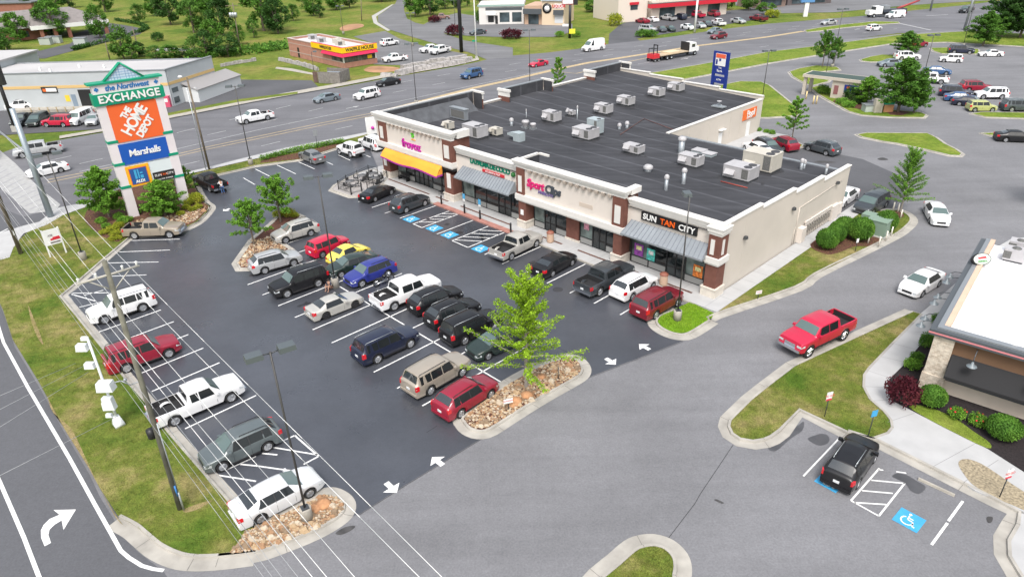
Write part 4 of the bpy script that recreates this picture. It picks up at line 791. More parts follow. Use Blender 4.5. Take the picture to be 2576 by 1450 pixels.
# profile (x from nose, z) ; ws = index of windshield foot, rb = index of roof end (backlight top)
KIND = dict(
 sedan=dict(L=4.8, W=1.84, zb=.20, belt=.95, wr=.66, P=[(0, .62), (.1, .78), (.55, .91), (1.08, .99), (1.95, 1.40), (2.45, 1.47), (3.1, 1.43), (3.5, 1.34), (4.25, 1.10), (4.68, 1.06), (4.8, .95)], ws=3, rb=7, r=.33, xf=.92, xr=3.72, win=[1.75, 2.75, 3.62], tz=(.70, .95)),
 coupe=dict(L=4.6, W=1.80, zb=.18, belt=.88, wr=.62, P=[(0, .56), (.12, .70), (.6, .80), (1.35, .90), (2.1, 1.32), (2.5, 1.37), (2.9, 1.35), (3.2, 1.29), (3.95, .99), (4.45, .97), (4.6, .86)], ws=3, rb=7, r=.33, xf=.9, xr=3.55, win=[1.95, 3.35], tz=(.62, .88)),
 beetle=dict(L=4.1, W=1.76, zb=.2, belt=.92, wr=.60, P=[(0, .52), (.12, .68), (.45, .86), (1.1, .98), (1.75, 1.4), (2.15, 1.51), (2.5, 1.5), (2.85, 1.43), (3.45, 1.12), (3.9, .9), (4.1, .74)], ws=3, rb=7, r=.34, xf=.8, xr=3.32, win=[1.65, 2.95], tz=(.55, .74)),
 cross=dict(L=4.6, W=1.86, zb=.26, belt=1.03, wr=.68, P=[(0, .74), (.1, .88), (.6, .99), (1.1, 1.07), (1.8, 1.57), (2.3, 1.66), (3.0, 1.66), (3.9, 1.58), (4.38, 1.2), (4.54, 1.14), (4.6, 1.04)], ws=3, rb=7, r=.36, xf=.9, xr=3.58, win=[1.65, 2.65, 3.5, 4.0], tz=(.80, 1.08), rail=1),
 suv=dict(L=4.95, W=1.95, zb=.30, belt=1.12, wr=.76, P=[(0, .84), (.07, 1.0), (.6, 1.08), (1.3, 1.15), (1.85, 1.71), (2.3, 1.82), (3.4, 1.83), (4.55, 1.78), (4.8, 1.26), (4.91, 1.2), (4.95, 1.12)], ws=3, rb=7, r=.39, xf=.95, xr=3.82, win=[1.7, 2.65, 3.6, 4.5], tz=(.8, 1.16), rail=1),
 box=dict(L=4.1, W=1.76, zb=.24, belt=1.0, wr=.74, P=[(0, .72), (.08, .86), (.5, .96), (.95, 1.03), (1.45, 1.55), (1.9, 1.64), (3.0, 1.64), (3.82, 1.6), (4.0, 1.16), (4.07, 1.12), (4.1, 1.04)], ws=3, rb=7, r=.34, xf=.75, xr=3.3, win=[1.35, 2.3, 3.2, 3.75], tz=(.75, 1.08)),
 mini=dict(L=5.1, W=1.98, zb=.22, belt=1.04, wr=.76, P=[(0, .66), (.1, .84), (.5, .98), (.95, 1.08), (1.9, 1.62), (2.5, 1.75), (3.5, 1.76), (4.75, 1.68), (4.98, 1.2), (5.07, 1.15), (5.1, 1.06)], ws=3, rb=7, r=.35, xf=.97, xr=4.02, win=[1.65, 2.6, 3.7, 4.6], tz=(.75, 1.1)),
 van=dict(L=5.9, W=2.05, zb=.28, belt=1.3, wr=.86, P=[(0, .8), (.1, 1.0), (.5, 1.15), (.9, 1.3), (1.75, 2.2), (2.4, 2.55), (3.4, 2.6), (5.7, 2.58), (5.84, 1.6), (5.88, 1.5), (5.9, 1.4)], ws=3, rb=7, r=.38, xf=1.0, xr=4.7, win=[1.5, 2.35], tz=(1.0, 1.5)),
 lowvan=dict(L=5.6, W=2.0, zb=.28, belt=1.2, wr=.84, P=[(0, .85), (.08, 1.05), (.5, 1.15), (1.0, 1.22), (1.65, 1.9), (2.1, 2.05), (3.4, 2.08), (5.4, 2.05), (5.54, 1.5), (5.58, 1.45), (5.6, 1.35)], ws=3, rb=7, r=.37, xf=.95, xr=4.4, win=[1.5, 2.3], tz=(1.0, 1.5)),
 wagonvan=dict(L=5.6, W=2.0, zb=.28, belt=1.2, wr=.84, P=[(0, .85), (.08, 1.05), (.5, 1.15), (1.0, 1.22), (1.65, 1.9), (2.1, 2.05), (3.4, 2.08), (5.4, 2.05), (5.54, 1.5), (5.58, 1.45), (5.6, 1.35)], ws=3, rb=7, r=.37, xf=.95, xr=4.4, win=[1.5, 2.3, 3.3, 4.3, 5.3], tz=(1.0, 1.5)),
 ext=dict(L=5.75, W=1.98, zb=.38, belt=1.14, wr=.76, P=[(0, .92), (.06, 1.08), (.7, 1.15), (1.45, 1.2), (2.05, 1.74), (2.4, 1.82), (2.9, 1.82), (3.5, 1.76), (3.62, 1.20)], ws=3, rb=7, bed=(3.75, 5.66, 1.16), r=.40, xf=.98, xr=4.58, win=[1.9, 2.85, 3.4], tz=(.82, 1.1), pick=1),
 crew=dict(L=5.95, W=2.03, zb=.42, belt=1.22, wr=.78, P=[(0, .98), (.06, 1.15), (.7, 1.22), (1.4, 1.28), (1.95, 1.84), (2.3, 1.93), (3.4, 1.94), (4.0, 1.88), (4.12, 1.28)], ws=3, rb=7, bed=(4.22, 5.86, 1.26), r=.42, xf=1.0, xr=4.75, win=[1.8, 2.8, 3.8], tz=(.9, 1.2), pick=1),
 long=dict(L=6.35, W=2.03, zb=.42, belt=1.22, wr=.78, P=[(0, .98), (.06, 1.15), (.7, 1.22), (1.4, 1.28), (1.95, 1.84), (2.3, 1.93), (3.0, 1.93), (3.55, 1.87), (3.66, 1.28)], ws=3, rb=7, bed=(3.78, 6.26, 1.26), r=.41, xf=1.0, xr=5.0, win=[1.8, 2.7, 3.4], tz=(.9, 1.2), pick=1),
 lifted=dict(L=6.2, W=2.08, zb=.62, belt=1.45, wr=.80, P=[(0, 1.2), (.06, 1.38), (.7, 1.46), (1.45, 1.52), (2.0, 2.08), (2.35, 2.17), (3.6, 2.18), (4.15, 2.12), (4.25, 1.52)], ws=3, rb=7, bed=(4.36, 6.1, 1.48), r=.50, xf=1.0, xr=4.95, win=[1.85, 2.95, 3.95], tz=(1.05, 1.42), pick=1),
 jeep=dict(L=4.2, W=1.86, zb=.42, belt=1.12, wr=.72, P=[(0, 1.0), (.06, 1.1), (.6, 1.14), (1.35, 1.18), (1.6, 1.72), (1.8, 1.82), (2.8, 1.83), (3.9, 1.80), (4.0, 1.25), (4.03, 1.2), (4.05, 1.15)], ws=3, rb=7, r=.44, xf=.75, xr=3.2, win=[1.6, 2.4, 3.2, 3.85], tz=(.8, 1.0)),
)

_cars = {}
def car_meshes(kind):
    if kind in _cars: return _cars[kind]
    K = KIND[kind]; L, Wd, zb, belt, P, r = K['L'], K['W'], K['zb'], K['belt'], K['P'], K['r']
    hw = Wd / 2; R = r + .075; H = max(p[1] for p in P); pick = K.get('pick'); bed = K.get('bed'); xm = (K['xf'] + K['xr']) / 2
    def zt(x):
        if bed and x >= P[-1][0] - 1e-6: return bed[2]
        for (a, za), (b, zc) in zip(P, P[1:]):
            if a <= x <= b + 1e-9: return lerp(za, zc, (x - a) / (b - a) if b > a else 0)
        return P[-1][1]
    def w(x):
        f = max(0, 1 - x / .95); q = max(0, 1 - (L - x) / .85)
        rr = .025 if pick else .10
        return hw * (1 - (.11 if pick else .21) * f ** 2.3 - rr * q * q)
    def arch(x):
        z = zb
        for xw in (K['xf'], K['xr']):
            if abs(x - xw) < R: z = max(z, r + math.sqrt(max(0, R * R - (x - xw) ** 2)))
        return z
    xs = set(p[0] for p in P) | {L, L - .04, .03}
    for xw in (K['xf'], K['xr']):
        for q in (-1, -.98, -.85, -.6, -.3, 0, .3, .6, .85, .98, 1): xs.add(xw + q * R)
    x = 0
    while x < L: xs.add(round(x, 3)); x += .22
    if bed: xs |= {bed[0], bed[0] + .012, bed[1], bed[1] + .012}
    xs = sorted(xs); xs = [a for i, a in enumerate(xs) if i == 0 or a - xs[i - 1] > .008]
    def section(x):
        W_ = w(x); z_t = zt(x); k = min(1, max(0, (z_t - belt) / (H - belt))); inbed = bed and bed[0] + .006 < x < bed[1] + .006
        if bed and x > P[-1][0] - .02: k = 0
        z1 = arch(x); z2 = max(lerp(zb, belt, .45), z1 + .03); z3 = max(min(belt, z_t) - .10, z2 + .02)
        z4 = max(min(belt, z_t - .06), z3 + .01); z5 = max(z_t - .03 - .03 * k, z4 + .005); z6 = z_t
        y5 = lerp(.925 * W_, K['wr'] * hw + (W_ - hw), k); y6 = lerp(.76 * W_, K['wr'] * hw - .15 + (W_ - hw), k)
        if bed and x > P[-1][0] - .02: y6 = .93 * W_; y5 = .955 * W_
        z7 = z_t + (.02 + .025 * k)
        if inbed: y5 = .97 * W_; y6 = .9 * W_; z6 = z_t
        nose = max(0, 1 - x / .12); z1 = z1 + .06 * nose
        rows = [(.62 * W_, z1), (.975 * W_, z1), (W_, z2), (.99 * W_, z3), (.965 * W_, z4), (y5, z5), (y6, z6)]
        if inbed: rows += [(.9 * W_, z_t - .46), (0, z_t - .46)]
        else: rows += [(y6 * .6, z6 + (z7 - z6) * .8), (0, z7)]
        return rows
    mb = MB(); S = [section(x) for x in xs]; n = len(S[0])
    for sgn in (1, -1):
        base = len(mb.v)
        for x, s in zip(xs, S): mb.v += [(xm - x, sgn * y, z) for y, z in s]
        for i in range(len(xs) - 1):
            for j in range(n - 1):
                a, b, c, d = base + i * n + j, base + i * n + j + 1, base + (i + 1) * n + j + 1, base + (i + 1) * n + j
                mb.f.append((a, b, c, d) if sgn < 0 else (d, c, b, a)); mb.sm.append(True)
        for i, fl in ((0, 1), (len(xs) - 1, -1)):
            f = [base + i * n + j for j in range(1, n)] + []
            s = S[i]; mb.v.append((xm - xs[i], 0, s[1][1])); f.append(len(mb.v) - 1)
            mb.f.append(tuple(f) if sgn * fl > 0 else tuple(f[::-1])); mb.sm.append(False)
    out = {}
    out['body'] = mb.mesh(kind + '_body', None, 38)
    bm = bmesh.new(); bm.from_mesh(out['body']); bmesh.ops.remove_doubles(bm, verts=bm.verts, dist=.0008); bmesh.ops.recalc_face_normals(bm, faces=bm.faces); bm.to_mesh(out['body']); bm.free()
    out['body'].set_sharp_from_angle(angle=math.radians(46))
    ub = MB(); ub.box(xm - L + .25, xm - .25, -hw * .74, hw * .74, zb - .03, zb + .16)
    ub.box(xm - L + .02, xm - .04, -hw * .70, hw * .70, zb + .02, zb + .2)
    out['underbody'] = ub.mesh('u', PLAST)
    # side surface for windows
    ztop = H - .06
    def ys(x, z): 
        W_ = w(x); t = (z - belt) / (H - .06 - belt); return lerp(.965 * W_, K['wr'] * hw + (W_ - hw), t) + .008
    g = MB(); (x0, z0), (x1, z1) = P[K['ws']], P[K['ws'] + 1]; (a0, c0), (a1, c1) = P[K['rb']], P[K['rb'] + 1]
    zlo, zhi = belt + .035, H - .135
    wn = K['win']; gls = []; trims = []; out['window_trim'] = trims
    for i in range(len(wn) - 1):
        xa, xb = wn[i] + (.035 if i else 0), wn[i + 1] - .035
        top_a = xa; top_b = xb
        if i == 0:
            fr = (zhi - z0) / (z1 - z0); top_a = max(xa, x0 + (x1 - x0) * fr + .12); xa = max(x0 + .22, min(xa, top_a - .2)); xa = min(xa, top_a)
        if i == len(wn) - 2 and not pick and kind not in ('van', 'lowvan'):
            dz = (c0 - c1) or 1; fr = (c0 - zhi) / dz; top_b = min(xb, a0 + (a1 - a0) * max(0, fr) - .08); xb = min(xb + .12, a1 - .15) if kind in ('sedan', 'coupe', 'beetle') else xb
        for sg in (1, -1):
            q = [(xa, zlo), (xb, zlo), ((xb + top_b) / 2, (zlo + zhi) / 2), (top_b, zhi), (top_a, zhi), ((xa + top_a) / 2, (zlo + zhi) / 2)]
            pts = [(xm - X, sg * ys(X, Z), Z) for X, Z in q]; g = MB()
            g.face(pts if sg < 0 else pts[::-1]); gls.append(g.mesh('g', None))
    if not pick and kind not in ('jeep', 'beetle', 'van', 'lowvan'):
        for sg in (1, -1):
            fr = (zhi - z0) / (z1 - z0); f2 = (c0 - zhi) / ((c0 - c1) or 1); e_ = .03
            ta = x0 + (x1 - x0) * fr + .08; la = min(max(x0 + .16, wn[0] - .04), ta); tb = min(wn[-1] + .02, a0 + (a1 - a0) * max(0, f2) - .04); lb = min(tb + .14, a1 - .1) if kind in ('sedan', 'coupe') else wn[-1] + .02
            q = [(la, zlo - e_), (lb, zlo - e_), (tb, zhi + e_), (ta, zhi + e_)]; pts = [(xm - X, sg * (ys(X, Z) - .004), Z) for X, Z in q]; mt_ = MB(); mt_.face(pts if sg < 0 else pts[::-1]); trims.append(mt_.mesh('wt', None))
    def slope(xa, za, xb, zb_, t0, t1, sy, fwd):
        rows = []
        for i in range(4):
            t = lerp(t0, t1, i / 3); X = lerp(xa, xb, t); Z = lerp(za, zb_, t); W_ = w(X); k = min(1, max(0, (Z - belt) / (H - belt)))
            y6 = lerp(.94 * W_, K['wr'] * hw - .02 + (W_ - hw), k) * sy
            rows.append([(xm - X + fwd * .012, y6 * s, Z + .014 + (.02 + .025 * k) * (.85 - .9 * s * s if abs(s) > .4 else .8)) for s in (-1, -.7, -.35, 0, .35, .7, 1)])
        vs = [p for r_ in rows for p in r_]
        fs = [(i * 7 + j, i * 7 + j + 1, (i + 1) * 7 + j + 1, (i + 1) * 7 + j) for i in range(3) for j in range(6)]
        return vs, fs
    vs, fs = slope(x0, z0, x1, z1, .1, .93, .9, 1)
    fg = MB(); fg.raw(vs, [f[::-1] for f in fs], True); out['windshield'] = fg.mesh('w', None)
    if kind not in ('van', 'lowvan'):
        rb_ = MB(); vs, fs = slope(a0, c0, a1, c1, .12, .9 if kind in ('sedan', 'coupe') else .95, .86, -1)
        rb_.raw(vs, [f[::-1] for f in fs], True); out['rear_window'] = rb_.mesh('r', None)
    out['side_window'] = gls
    # roof rails
    if K.get('rail'):
        rl = MB(); xr0, xr1 = P[K['ws'] + 2][0], P[K['rb']][0]
        for sg in (1, -1): rl.path([(xm - xr0 + .1, sg * (K['wr'] * hw - .06), H + .0), (xm - xr0, sg * (K['wr'] * hw - .06), H + .05), (xm - xr1 + .15, sg * (K['wr'] * hw - .06), H + .03), (xm - xr1, sg * (K['wr'] * hw - .06), H - .06)], .022, 5)
        out['roof_rail'] = rl.mesh('rl', BLACK)
    # door seams and sill trim
    tr = MB()
    for sg in (1, -1):
        for xx in [wn[0] - .05] + wn[1:(2 if len(wn) < 4 else 3)]:
            if kind in ('van',) and xx > 3: continue
            p = [(xx, zb + .12), (xx + .014, zb + .12), (xx + .014, belt + .01), (xx, belt + .01)]
            yy = lambda X, Z: sg * (w(X) * (lerp(.985, 1., (Z - zb) / (belt * .45)) if Z < belt * .6 else lerp(1., .975, (Z - belt * .6) / (belt * .4))) + .004)
            for za, zc in ((zb + .12, belt * .6), (belt * .6, belt)):
                tr.face([(xm - xx, yy(xx, za), za), (xm - xx - .016, yy(xx, za), za), (xm - xx - .016, yy(xx, zc), zc), (xm - xx, yy(xx, zc), zc)])
        if kind in ('cross', 'suv', 'lifted', 'jeep', 'crew'):
            tr.box(xm - K['xr'] + R + .02, xm - K['xf'] - R - .02, sg * hw * .93 - .05, sg * hw * .99 + .02, zb - .02, zb + .09)
    tr.box(xm - .1, xm + .012, -hw * .55, hw * .55, zb + .1, P[0][1] * .62)
    tr.box(xm - L - .012, xm - L + .1, -hw * .8, hw * .8, zb - .01, zb + .13)
    out['trim'] = tr.mesh('t', PLAST)
    gr = MB(); zn = P[0][1]; gr.box(xm - .05, xm + .02, -hw * .42, hw * .42, zn - .02 - (.22 if not pick else .32), zn - .01)
    out['grille'] = gr.mesh('gr', None)
    # bumpers
    for nm, xe, sg in (('front_bumper', xm - .0, 1), ('rear_bumper', xm - L, -1)):
        b = MB(); zz = zb + .06; h = .2 if pick else .16; d = .12 if pick or kind == 'jeep' else .05; W_ = w(0 if sg > 0 else L)
        b.box(xe - .03, xe + sg * d, -W_ * .96, W_ * .96, zz, zz + h) if sg > 0 else b.box(xe - d, xe + .03, -W_ * .96, W_ * .96, zz, zz + h)
        out[nm] = b.mesh('b', None)
    # lights
    def patch(xa, xb, ya, z_0, z_1, front):
        mb_ = MB(); X0 = 0 if front else L; s = 1 if front else -1
        Wo = w(xb); e = .015
        A = [(xm - X0 + s * e, ya * hw, z_0), (xm - X0 + s * e, w(xa) * 1.0, z_0 + .02), (xm - xb, Wo + e, z_0 + .05), (xm - X0 - s * .12, ya * hw, z_0)]
        B_ = [(xm - X0 + s * e, ya * hw, z_1), (xm - X0 + s * e * .6, w(xa) * .97, z_1), (xm - xb, Wo * .985 + e, z_1 + .03), (xm - X0 - s * .12, ya * hw, z_1 + .02)]
        mb_.hexa(A if front else A[::-1], B_ if front else B_[::-1]); return mb_
    hz = P[0][1]
    out['headlight'] = patch(0, .34, .55, hz - .17, hz - .01, True).mesh('h', CLENS)
    t0, t1 = K['tz']; wide = .62 if kind in ('sedan', 'coupe', 'beetle') else .78
    if pick: wide = .86
    out['tail_light'] = patch(L, L - .24, wide, t0, t1, False).mesh('h', RLENS)
    pl = MB(); pl.box(xm - L - .03, xm - L + .02, -.16, .16, belt * .62, belt * .62 + .15); out['number_plate'] = pl.mesh('p', PLATE)
    mi = MB(); mi.box(xm - x0 - .45, xm - x0 - .25, hw * .93, hw + .17, belt + .0, belt + .16, taper=.85); out['mirror'] = mi.mesh('m', None)
    if bed:
        bl = MB(); W_ = .895 * w(5); z0_ = bed[2] - .452; xa, xb = xm - bed[1] + .012, xm - bed[0] - .02
        bl.face([(xa, -W_, z0_), (xb, -W_, z0_), (xb, W_, z0_), (xa, W_, z0_)])
        for sg in (1, -1):
            q = [(xa, sg * W_, z0_), (xb, sg * W_, z0_), (xb, sg * W_, bed[2] - .03), (xa, sg * W_, bed[2] - .03)]; bl.face(q)
        bl.face([(xb, -W_, z0_), (xb, W_, z0_), (xb, W_, bed[2] - .03), (xb, -W_, bed[2] - .03)]); bl.face([(xa, -W_, z0_), (xa, W_, z0_), (xa, W_, bed[2] - .03), (xa, -W_, bed[2] - .03)])
        out['bed_liner'] = bl.mesh('bl', M('bed_liner', (.02, .02, .022), .75))
    tw = MB(); tw.lathe([(r * .68, -.11), (r * .93, -.115), (r, -.075), (r, .075), (r * .93, .115), (r * .68, .11), (r * .66, .02)], n=20, axis='y'); out['wheel'] = tw.mesh('tw', TYRE, 40)
    rm = MB(); rm.lathe([(r * .70, .105), (r * .64, .10), (r * .62, .04), (.001, .035)], n=20, axis='y')
    for i in range(5):
        t = 2 * PI * i / 5; c, s_ = math.cos(t), math.sin(t); d = Vector((c, 0, s_)); p = Vector((-s_, 0, c))
        a = [d * .05 + p * .045, d * .05 - p * .045, d * r * .65 - p * .03, d * r * .65 + p * .03]
        rm.hexa([(q.x, .03, q.z) for q in a], [(q.x, .1, q.z) for q in a])
    rm.lathe([(.001, .108), (.06, .105), (.07, .03)], n=10, axis='y'); out['rim'] = rm.mesh('rm', None, 30)
    _cars[kind] = (out, K, xm); return _cars[kind]
def vehicle(kind, color, F, Rr, label, group=None, cat=None, name=None, detail=2, rim=RIM, extra=None, glass=None, flip=False, z=0., turn=0.):
    """F, Rr: surveyed ground points (site px) of the front and rear wheel on the side seen from the street"""
    ms, K, xm = car_meshes(kind)
    f, q = G(F[0], F[1], z), G(Rr[0], Rr[1], z); d = (f - q); d.z = 0; d.normalize(); p = Vector((-d.y, d.x, 0)); mid = (f + q) / 2
    if p.dot(mid) < 0: p = -p
    if flip: p = -p
    c = mid + p * (K['W'] / 2 - .12); rz = math.atan2(d.y, d.x) + turn
    names = dict(sedan='parked_sedan', coupe='parked_coupe', beetle='compact_car', cross='crossover_car', suv='sport_utility_vehicle', box='hatchback_car', mini='minivan', van='cargo_van', lowvan='cargo_van', wagonvan='passenger_van', ext='pickup_truck', crew='pickup_truck', long='pickup_truck', lifted='pickup_truck', jeep='off_road_vehicle')
    cats = dict(sedan='car', coupe='car', beetle='car', cross='car', suv='SUV', box='car', mini='minivan', van='van', lowvan='van', wagonvan='van', ext='pickup truck', crew='pickup truck', long='pickup truck', lifted='pickup truck', jeep='SUV')
    t = thing(name or names[kind], label, cat or cats[kind], c, rz, group); pm = paint(color); gl = glass or GLASSG
    dark = color in ('black', 'dgrey', 'navy', 'green', 'slate')
    link('body', ms['body'], t, pm); link('underbody', ms['underbody'], t)
    link('windshield', ms['windshield'], t, gl)
    if 'rear_window' in ms: link('rear_window', ms['rear_window'], t, GLASS)
    [link('side_window', q_, t, SGLASS) for q_ in ms['side_window']]; [link('window_trim', q_, t, PLAST) for q_ in ms['window_trim']]; link('trim', ms['trim'], t)
    for sy in (1, -1):
        for xw in (K['xf'], K['xr']):
            wh = link('wheel', ms['wheel'], t, None, (xm - xw, sy * (K['W'] / 2 - .125), K['r']), (0, 0, 0 if sy > 0 else PI))
            if detail: link('rim', ms['rim'], wh, rim)
    if detail:
        for part in ('headlight', 'tail_light'):
            for sy in (1, -1): link(part, ms[part], t, None, None, None, (1, sy, 1))
        if kind != 'beetle':
            link('grille', ms['grille'], t, CHROME if K.get('pick') and color != 'dgrey' else PLAST)
    if detail > 1:
        for sy in (1, -1): link('mirror', ms['mirror'], t, pm, None, None, (1, sy, 1))
        link('number_plate', ms['number_plate'], t)
        bm_ = CHROME if K.get('pick') else pm
        if kind == 'jeep': bm_ = PLAST
        for part in ('front_bumper', 'rear_bumper'): link(part, ms[part], t, bm_)
    if 'roof_rail' in ms and extra != 'norail': link('roof_rail', ms['roof_rail'], t, PLAST if not dark else GALV)
    if 'bed_liner' in ms: link('bed_liner', ms['bed_liner'], t)
    return t
# ---------------------------------------------------------------- vegetation
def leafmat(name, a, b, c):
    m = M(name, a, .75, spec=.25); k = NT(m); tc = k.n('TexCoord').outputs['Object']; g = k.n('NewGeometry')
    n = k.noise(tc, .9, 4, .6); c1 = k.ramp(n, [(.33, a), (.5, b), (.68, c)])
    c2 = k.mix(.8, c1, k.ramp(g.outputs['Random Per Island'], [(0, .55), (.5, 1.), (1, 1.5)]), 'MULTIPLY')
    k.l(c2, k.b.inputs['Base Color'])
    tr = k.n('BsdfTranslucent'); k.l(c2, tr.inputs[0]); ms = k.n('MixShader'); ms.inputs[0].default_value = .28
    out = [q for q in k.t.nodes if q.type == 'OUTPUT_MATERIAL'][0]
    k.l(k.b.outputs[0], ms.inputs[1]); k.l(tr.outputs[0], ms.inputs[2]); k.l(ms.outputs[0], out.inputs[0]); return m
LF_LIME = leafmat('leaf_lime', (.17, .31, .015), (.28, .45, .025), (.42, .58, .06))
LF_GREEN = leafmat('leaf_green', (.085, .20, .022), (.15, .32, .035), (.25, .44, .06))
LF_MID = leafmat('leaf_mid', (.055, .14, .02), (.10, .23, .03), (.17, .32, .045))
LF_DARK = leafmat('leaf_dark', (.025, .07, .016), (.05, .125, .024), (.095, .20, .036))
LF_FAR = leafmat('leaf_far', (.06, .14, .022), (.10, .215, .035), (.17, .30, .05))
LF_RED = leafmat('leaf_red', (.05, .008, .014), (.09, .014, .025), (.14, .03, .035))
LF_YEL = leafmat('leaf_yellow', (.20, .26, .02), (.32, .36, .03), (.42, .42, .05))
BARK = M('bark', (.16, .13, .10), .95, nz=(5, .3), bump=(14, .6)); BARKL = M('bark_light', (.30, .27, .24), .95, nz=(5, .2))
def leaves(clusters, n, size, rnd, flat=.35):
    mb = MB()
    for c, rr in clusters:
        for _ in range(n):
            u = Vector((rnd.gauss(0, 1), rnd.gauss(0, 1), rnd.gauss(0, 1))); u.normalize()
            p = c + u * rr * rnd.random() ** .45
            nrm = Vector((rnd.gauss(0, 1), rnd.gauss(0, 1), rnd.gauss(.9, 1))).normalized(); a = nrm.orthogonal().normalized(); a.rotate(Matrix.Rotation(rnd.random() * 6.28, 3, nrm)); b = nrm.cross(a)
            s = size * rnd.uniform(.6, 1.3); a = a * s; b = b * s * .62
            mb.face([p - a, p - b * .8 + a * .1, p + a, p + b * .8 + a * .1])
    return mb
def limb(mb, p0, p1, r0, r1, rnd, seg=3, bend=.12):
    pts = [p0]; L = (p1 - p0).length
    for i in range(1, seg): 
        t = i / seg; pts.append(p0.lerp(p1, t) + Vector((rnd.uniform(-1, 1), rnd.uniform(-1, 1), rnd.uniform(-.5, .8))) * L * bend * .5)
    pts.append(p1)
    for i, (a, b) in enumerate(zip(pts, pts[1:])): mb.tube(a, b, lerp(r0, r1, i / seg), lerp(r0, r1, (i + 1) / seg), 6, False)
    return pts
_tr = {}
def tree_meshes(kind, seed, q=1.):
    key = (kind, seed, q)
    if key in _tr: return _tr[key]
    rnd = random.Random(seed * 31 + len(kind)); wood = MB(); cl = []; H = 1.
    # unit tree: height 1, crown radius ~ .3..  (scaled on placement)
    if kind == 'ginkgo':
        wood.tube((0, 0, 0), (0.005, 0, .55), .016, .010, 8, False); wood.tube((.005, 0, .55), (0, .005, .98), .010, .003, 6, False)
        for i in range(58):
            h = .17 + .72 * (i / 57) ** .9; az = i * 2.4 + rnd.uniform(-.4, .4); up = lerp(.25, 1.15, (h - .17) / .75); L = (.36 - .20 * ((h - .17) / .75)) * rnd.uniform(.7, 1.1) * (1.45 if h < .3 else 1)
            tip = Vector((math.cos(az) * L * math.cos(up * .8), math.sin(az) * L * math.cos(up * .8), h + L * math.sin(up)))
            pts = limb(wood, Vector((0, 0, h)), tip, .0055, .0015, rnd, 3, .08)
            m = int(13 * q)
            for j in range(m):
                t = .12 + .88 * j / (m - 1); s = t * 3; a = min(2, int(s)); p = pts[a].lerp(pts[a + 1], s - a); cl.append((p, .024))
        for j in range(10): cl.append((Vector((0, 0, .88 + .012 * j)), .018))
        lv = leaves(cl, 24, .0088, rnd)
    elif kind == 'open':                   # parking-lot maple, broad, upswept, gaps
        wood.tube((0, 0, 0), (0, 0, .32), .018, .014, 8, False)
        for i in range(26):
            h = .26 + .45 * i / 25; az = i * 2.4 + rnd.uniform(-.5, .5); L = (.46 - .22 * (i / 25) ** 1.6) * rnd.uniform(.75, 1.1); up = lerp(.2, 1.2, i / 25)
            tip = Vector((math.cos(az) * L * math.cos(up), math.sin(az) * L * math.cos(up), h + L * math.sin(up)))
            pts = limb(wood, Vector((0, 0, h)), tip, .008, .002, rnd, 3)
            for j in range(7):
                t = .3 + .7 * j / 6; s = t * 3; a = min(2, int(s)); p = pts[a].lerp(pts[a + 1], s - a); cl.append((p + Vector((rnd.gauss(0, .02), rnd.gauss(0, .02), rnd.gauss(0, .012))), .042))
        wood.tube((0, 0, .32), (0, 0, .8), .014, .004, 6, False)
        lv = leaves(cl, int(42 * q), .0185, rnd)
    elif kind == 'thin':                   # sparse young tree
        wood.tube((0, 0, 0), (0, 0, .95), .012, .003, 6, False)
        for i in range(24):
            h = .28 + .62 * i / 23; az = i * 2.4; L = (.30 - .2 * i / 23) * rnd.uniform(.6, 1.15); tip = Vector((math.cos(az) * L, math.sin(az) * L, h + L * .45))
            pts = limb(wood, Vector((0, 0, h)), tip, .005, .0015, rnd, 2, .1)
            for j in range(6): cl.append((pts[0].lerp(pts[-1], .25 + .75 * j / 5) + Vector((0, 0, rnd.gauss(0, .01))), .028))
        lv = leaves(cl, int(30 * q), .017, rnd)
    elif kind == 'oak':                    # full pyramidal/rounded street tree
        wood.tube((0, 0, 0), (0, 0, .75), .022, .006, 8, False)
        for i in range(46):
            t = i / 45; h = .2 + .74 * t; az = i * 2.4 + rnd.uniform(-.3, .3); L = .34 * math.sin(PI * min(1, (t * .82 + .24))) ** .8 * rnd.uniform(.75, 1.12); tip = Vector((math.cos(az) * L, math.sin(az) * L, h + L * lerp(-.05, .5, t)))
            pts = limb(wood, Vector((0, 0, h * .96)), tip, .006, .002, rnd, 2)
            for j in range(6): cl.append((pts[0].lerp(pts[-1], .25 + .65 * j / 4) + Vector((rnd.gauss(0, .018), rnd.gauss(0, .018), rnd.gauss(0, .012))), .05))
        lv = leaves(cl, int(36 * q), .0225, rnd)
    else:                                  # 'wood': far broadleaf mass with lobes
        wood.tube((0, 0, 0), (0, 0, .5), .024, .012, 7, False)
        for i in range(46):
            u = Vector((rnd.gauss(0, 1), rnd.gauss(0, 1), rnd.gauss(0, 1))).normalized(); rr = rnd.uniform(.5, 1) ** .5
            c = Vector((u.x * .30 * rr, u.y * .30 * rr, .52 + u.z * .42 * rr)); c.x *= 1 - .35 * max(0, c.z - .6) / .4; c.y *= 1 - .35 * max(0, c.z - .6) / .4
            if i % 3 == 0: limb(wood, Vector((0, 0, .3)), c, .010, .003, rnd, 2)
            cl.append((c, .085 * rnd.uniform(.9, 1.35)))
        lv = leaves(cl, int(120 * q), .030, rnd)
    _tr[key] = (wood.mesh('trunk', BARKL if kind == 'ginkgo' else BARK, 50), lv.mesh('crown', None)); return _tr[key]
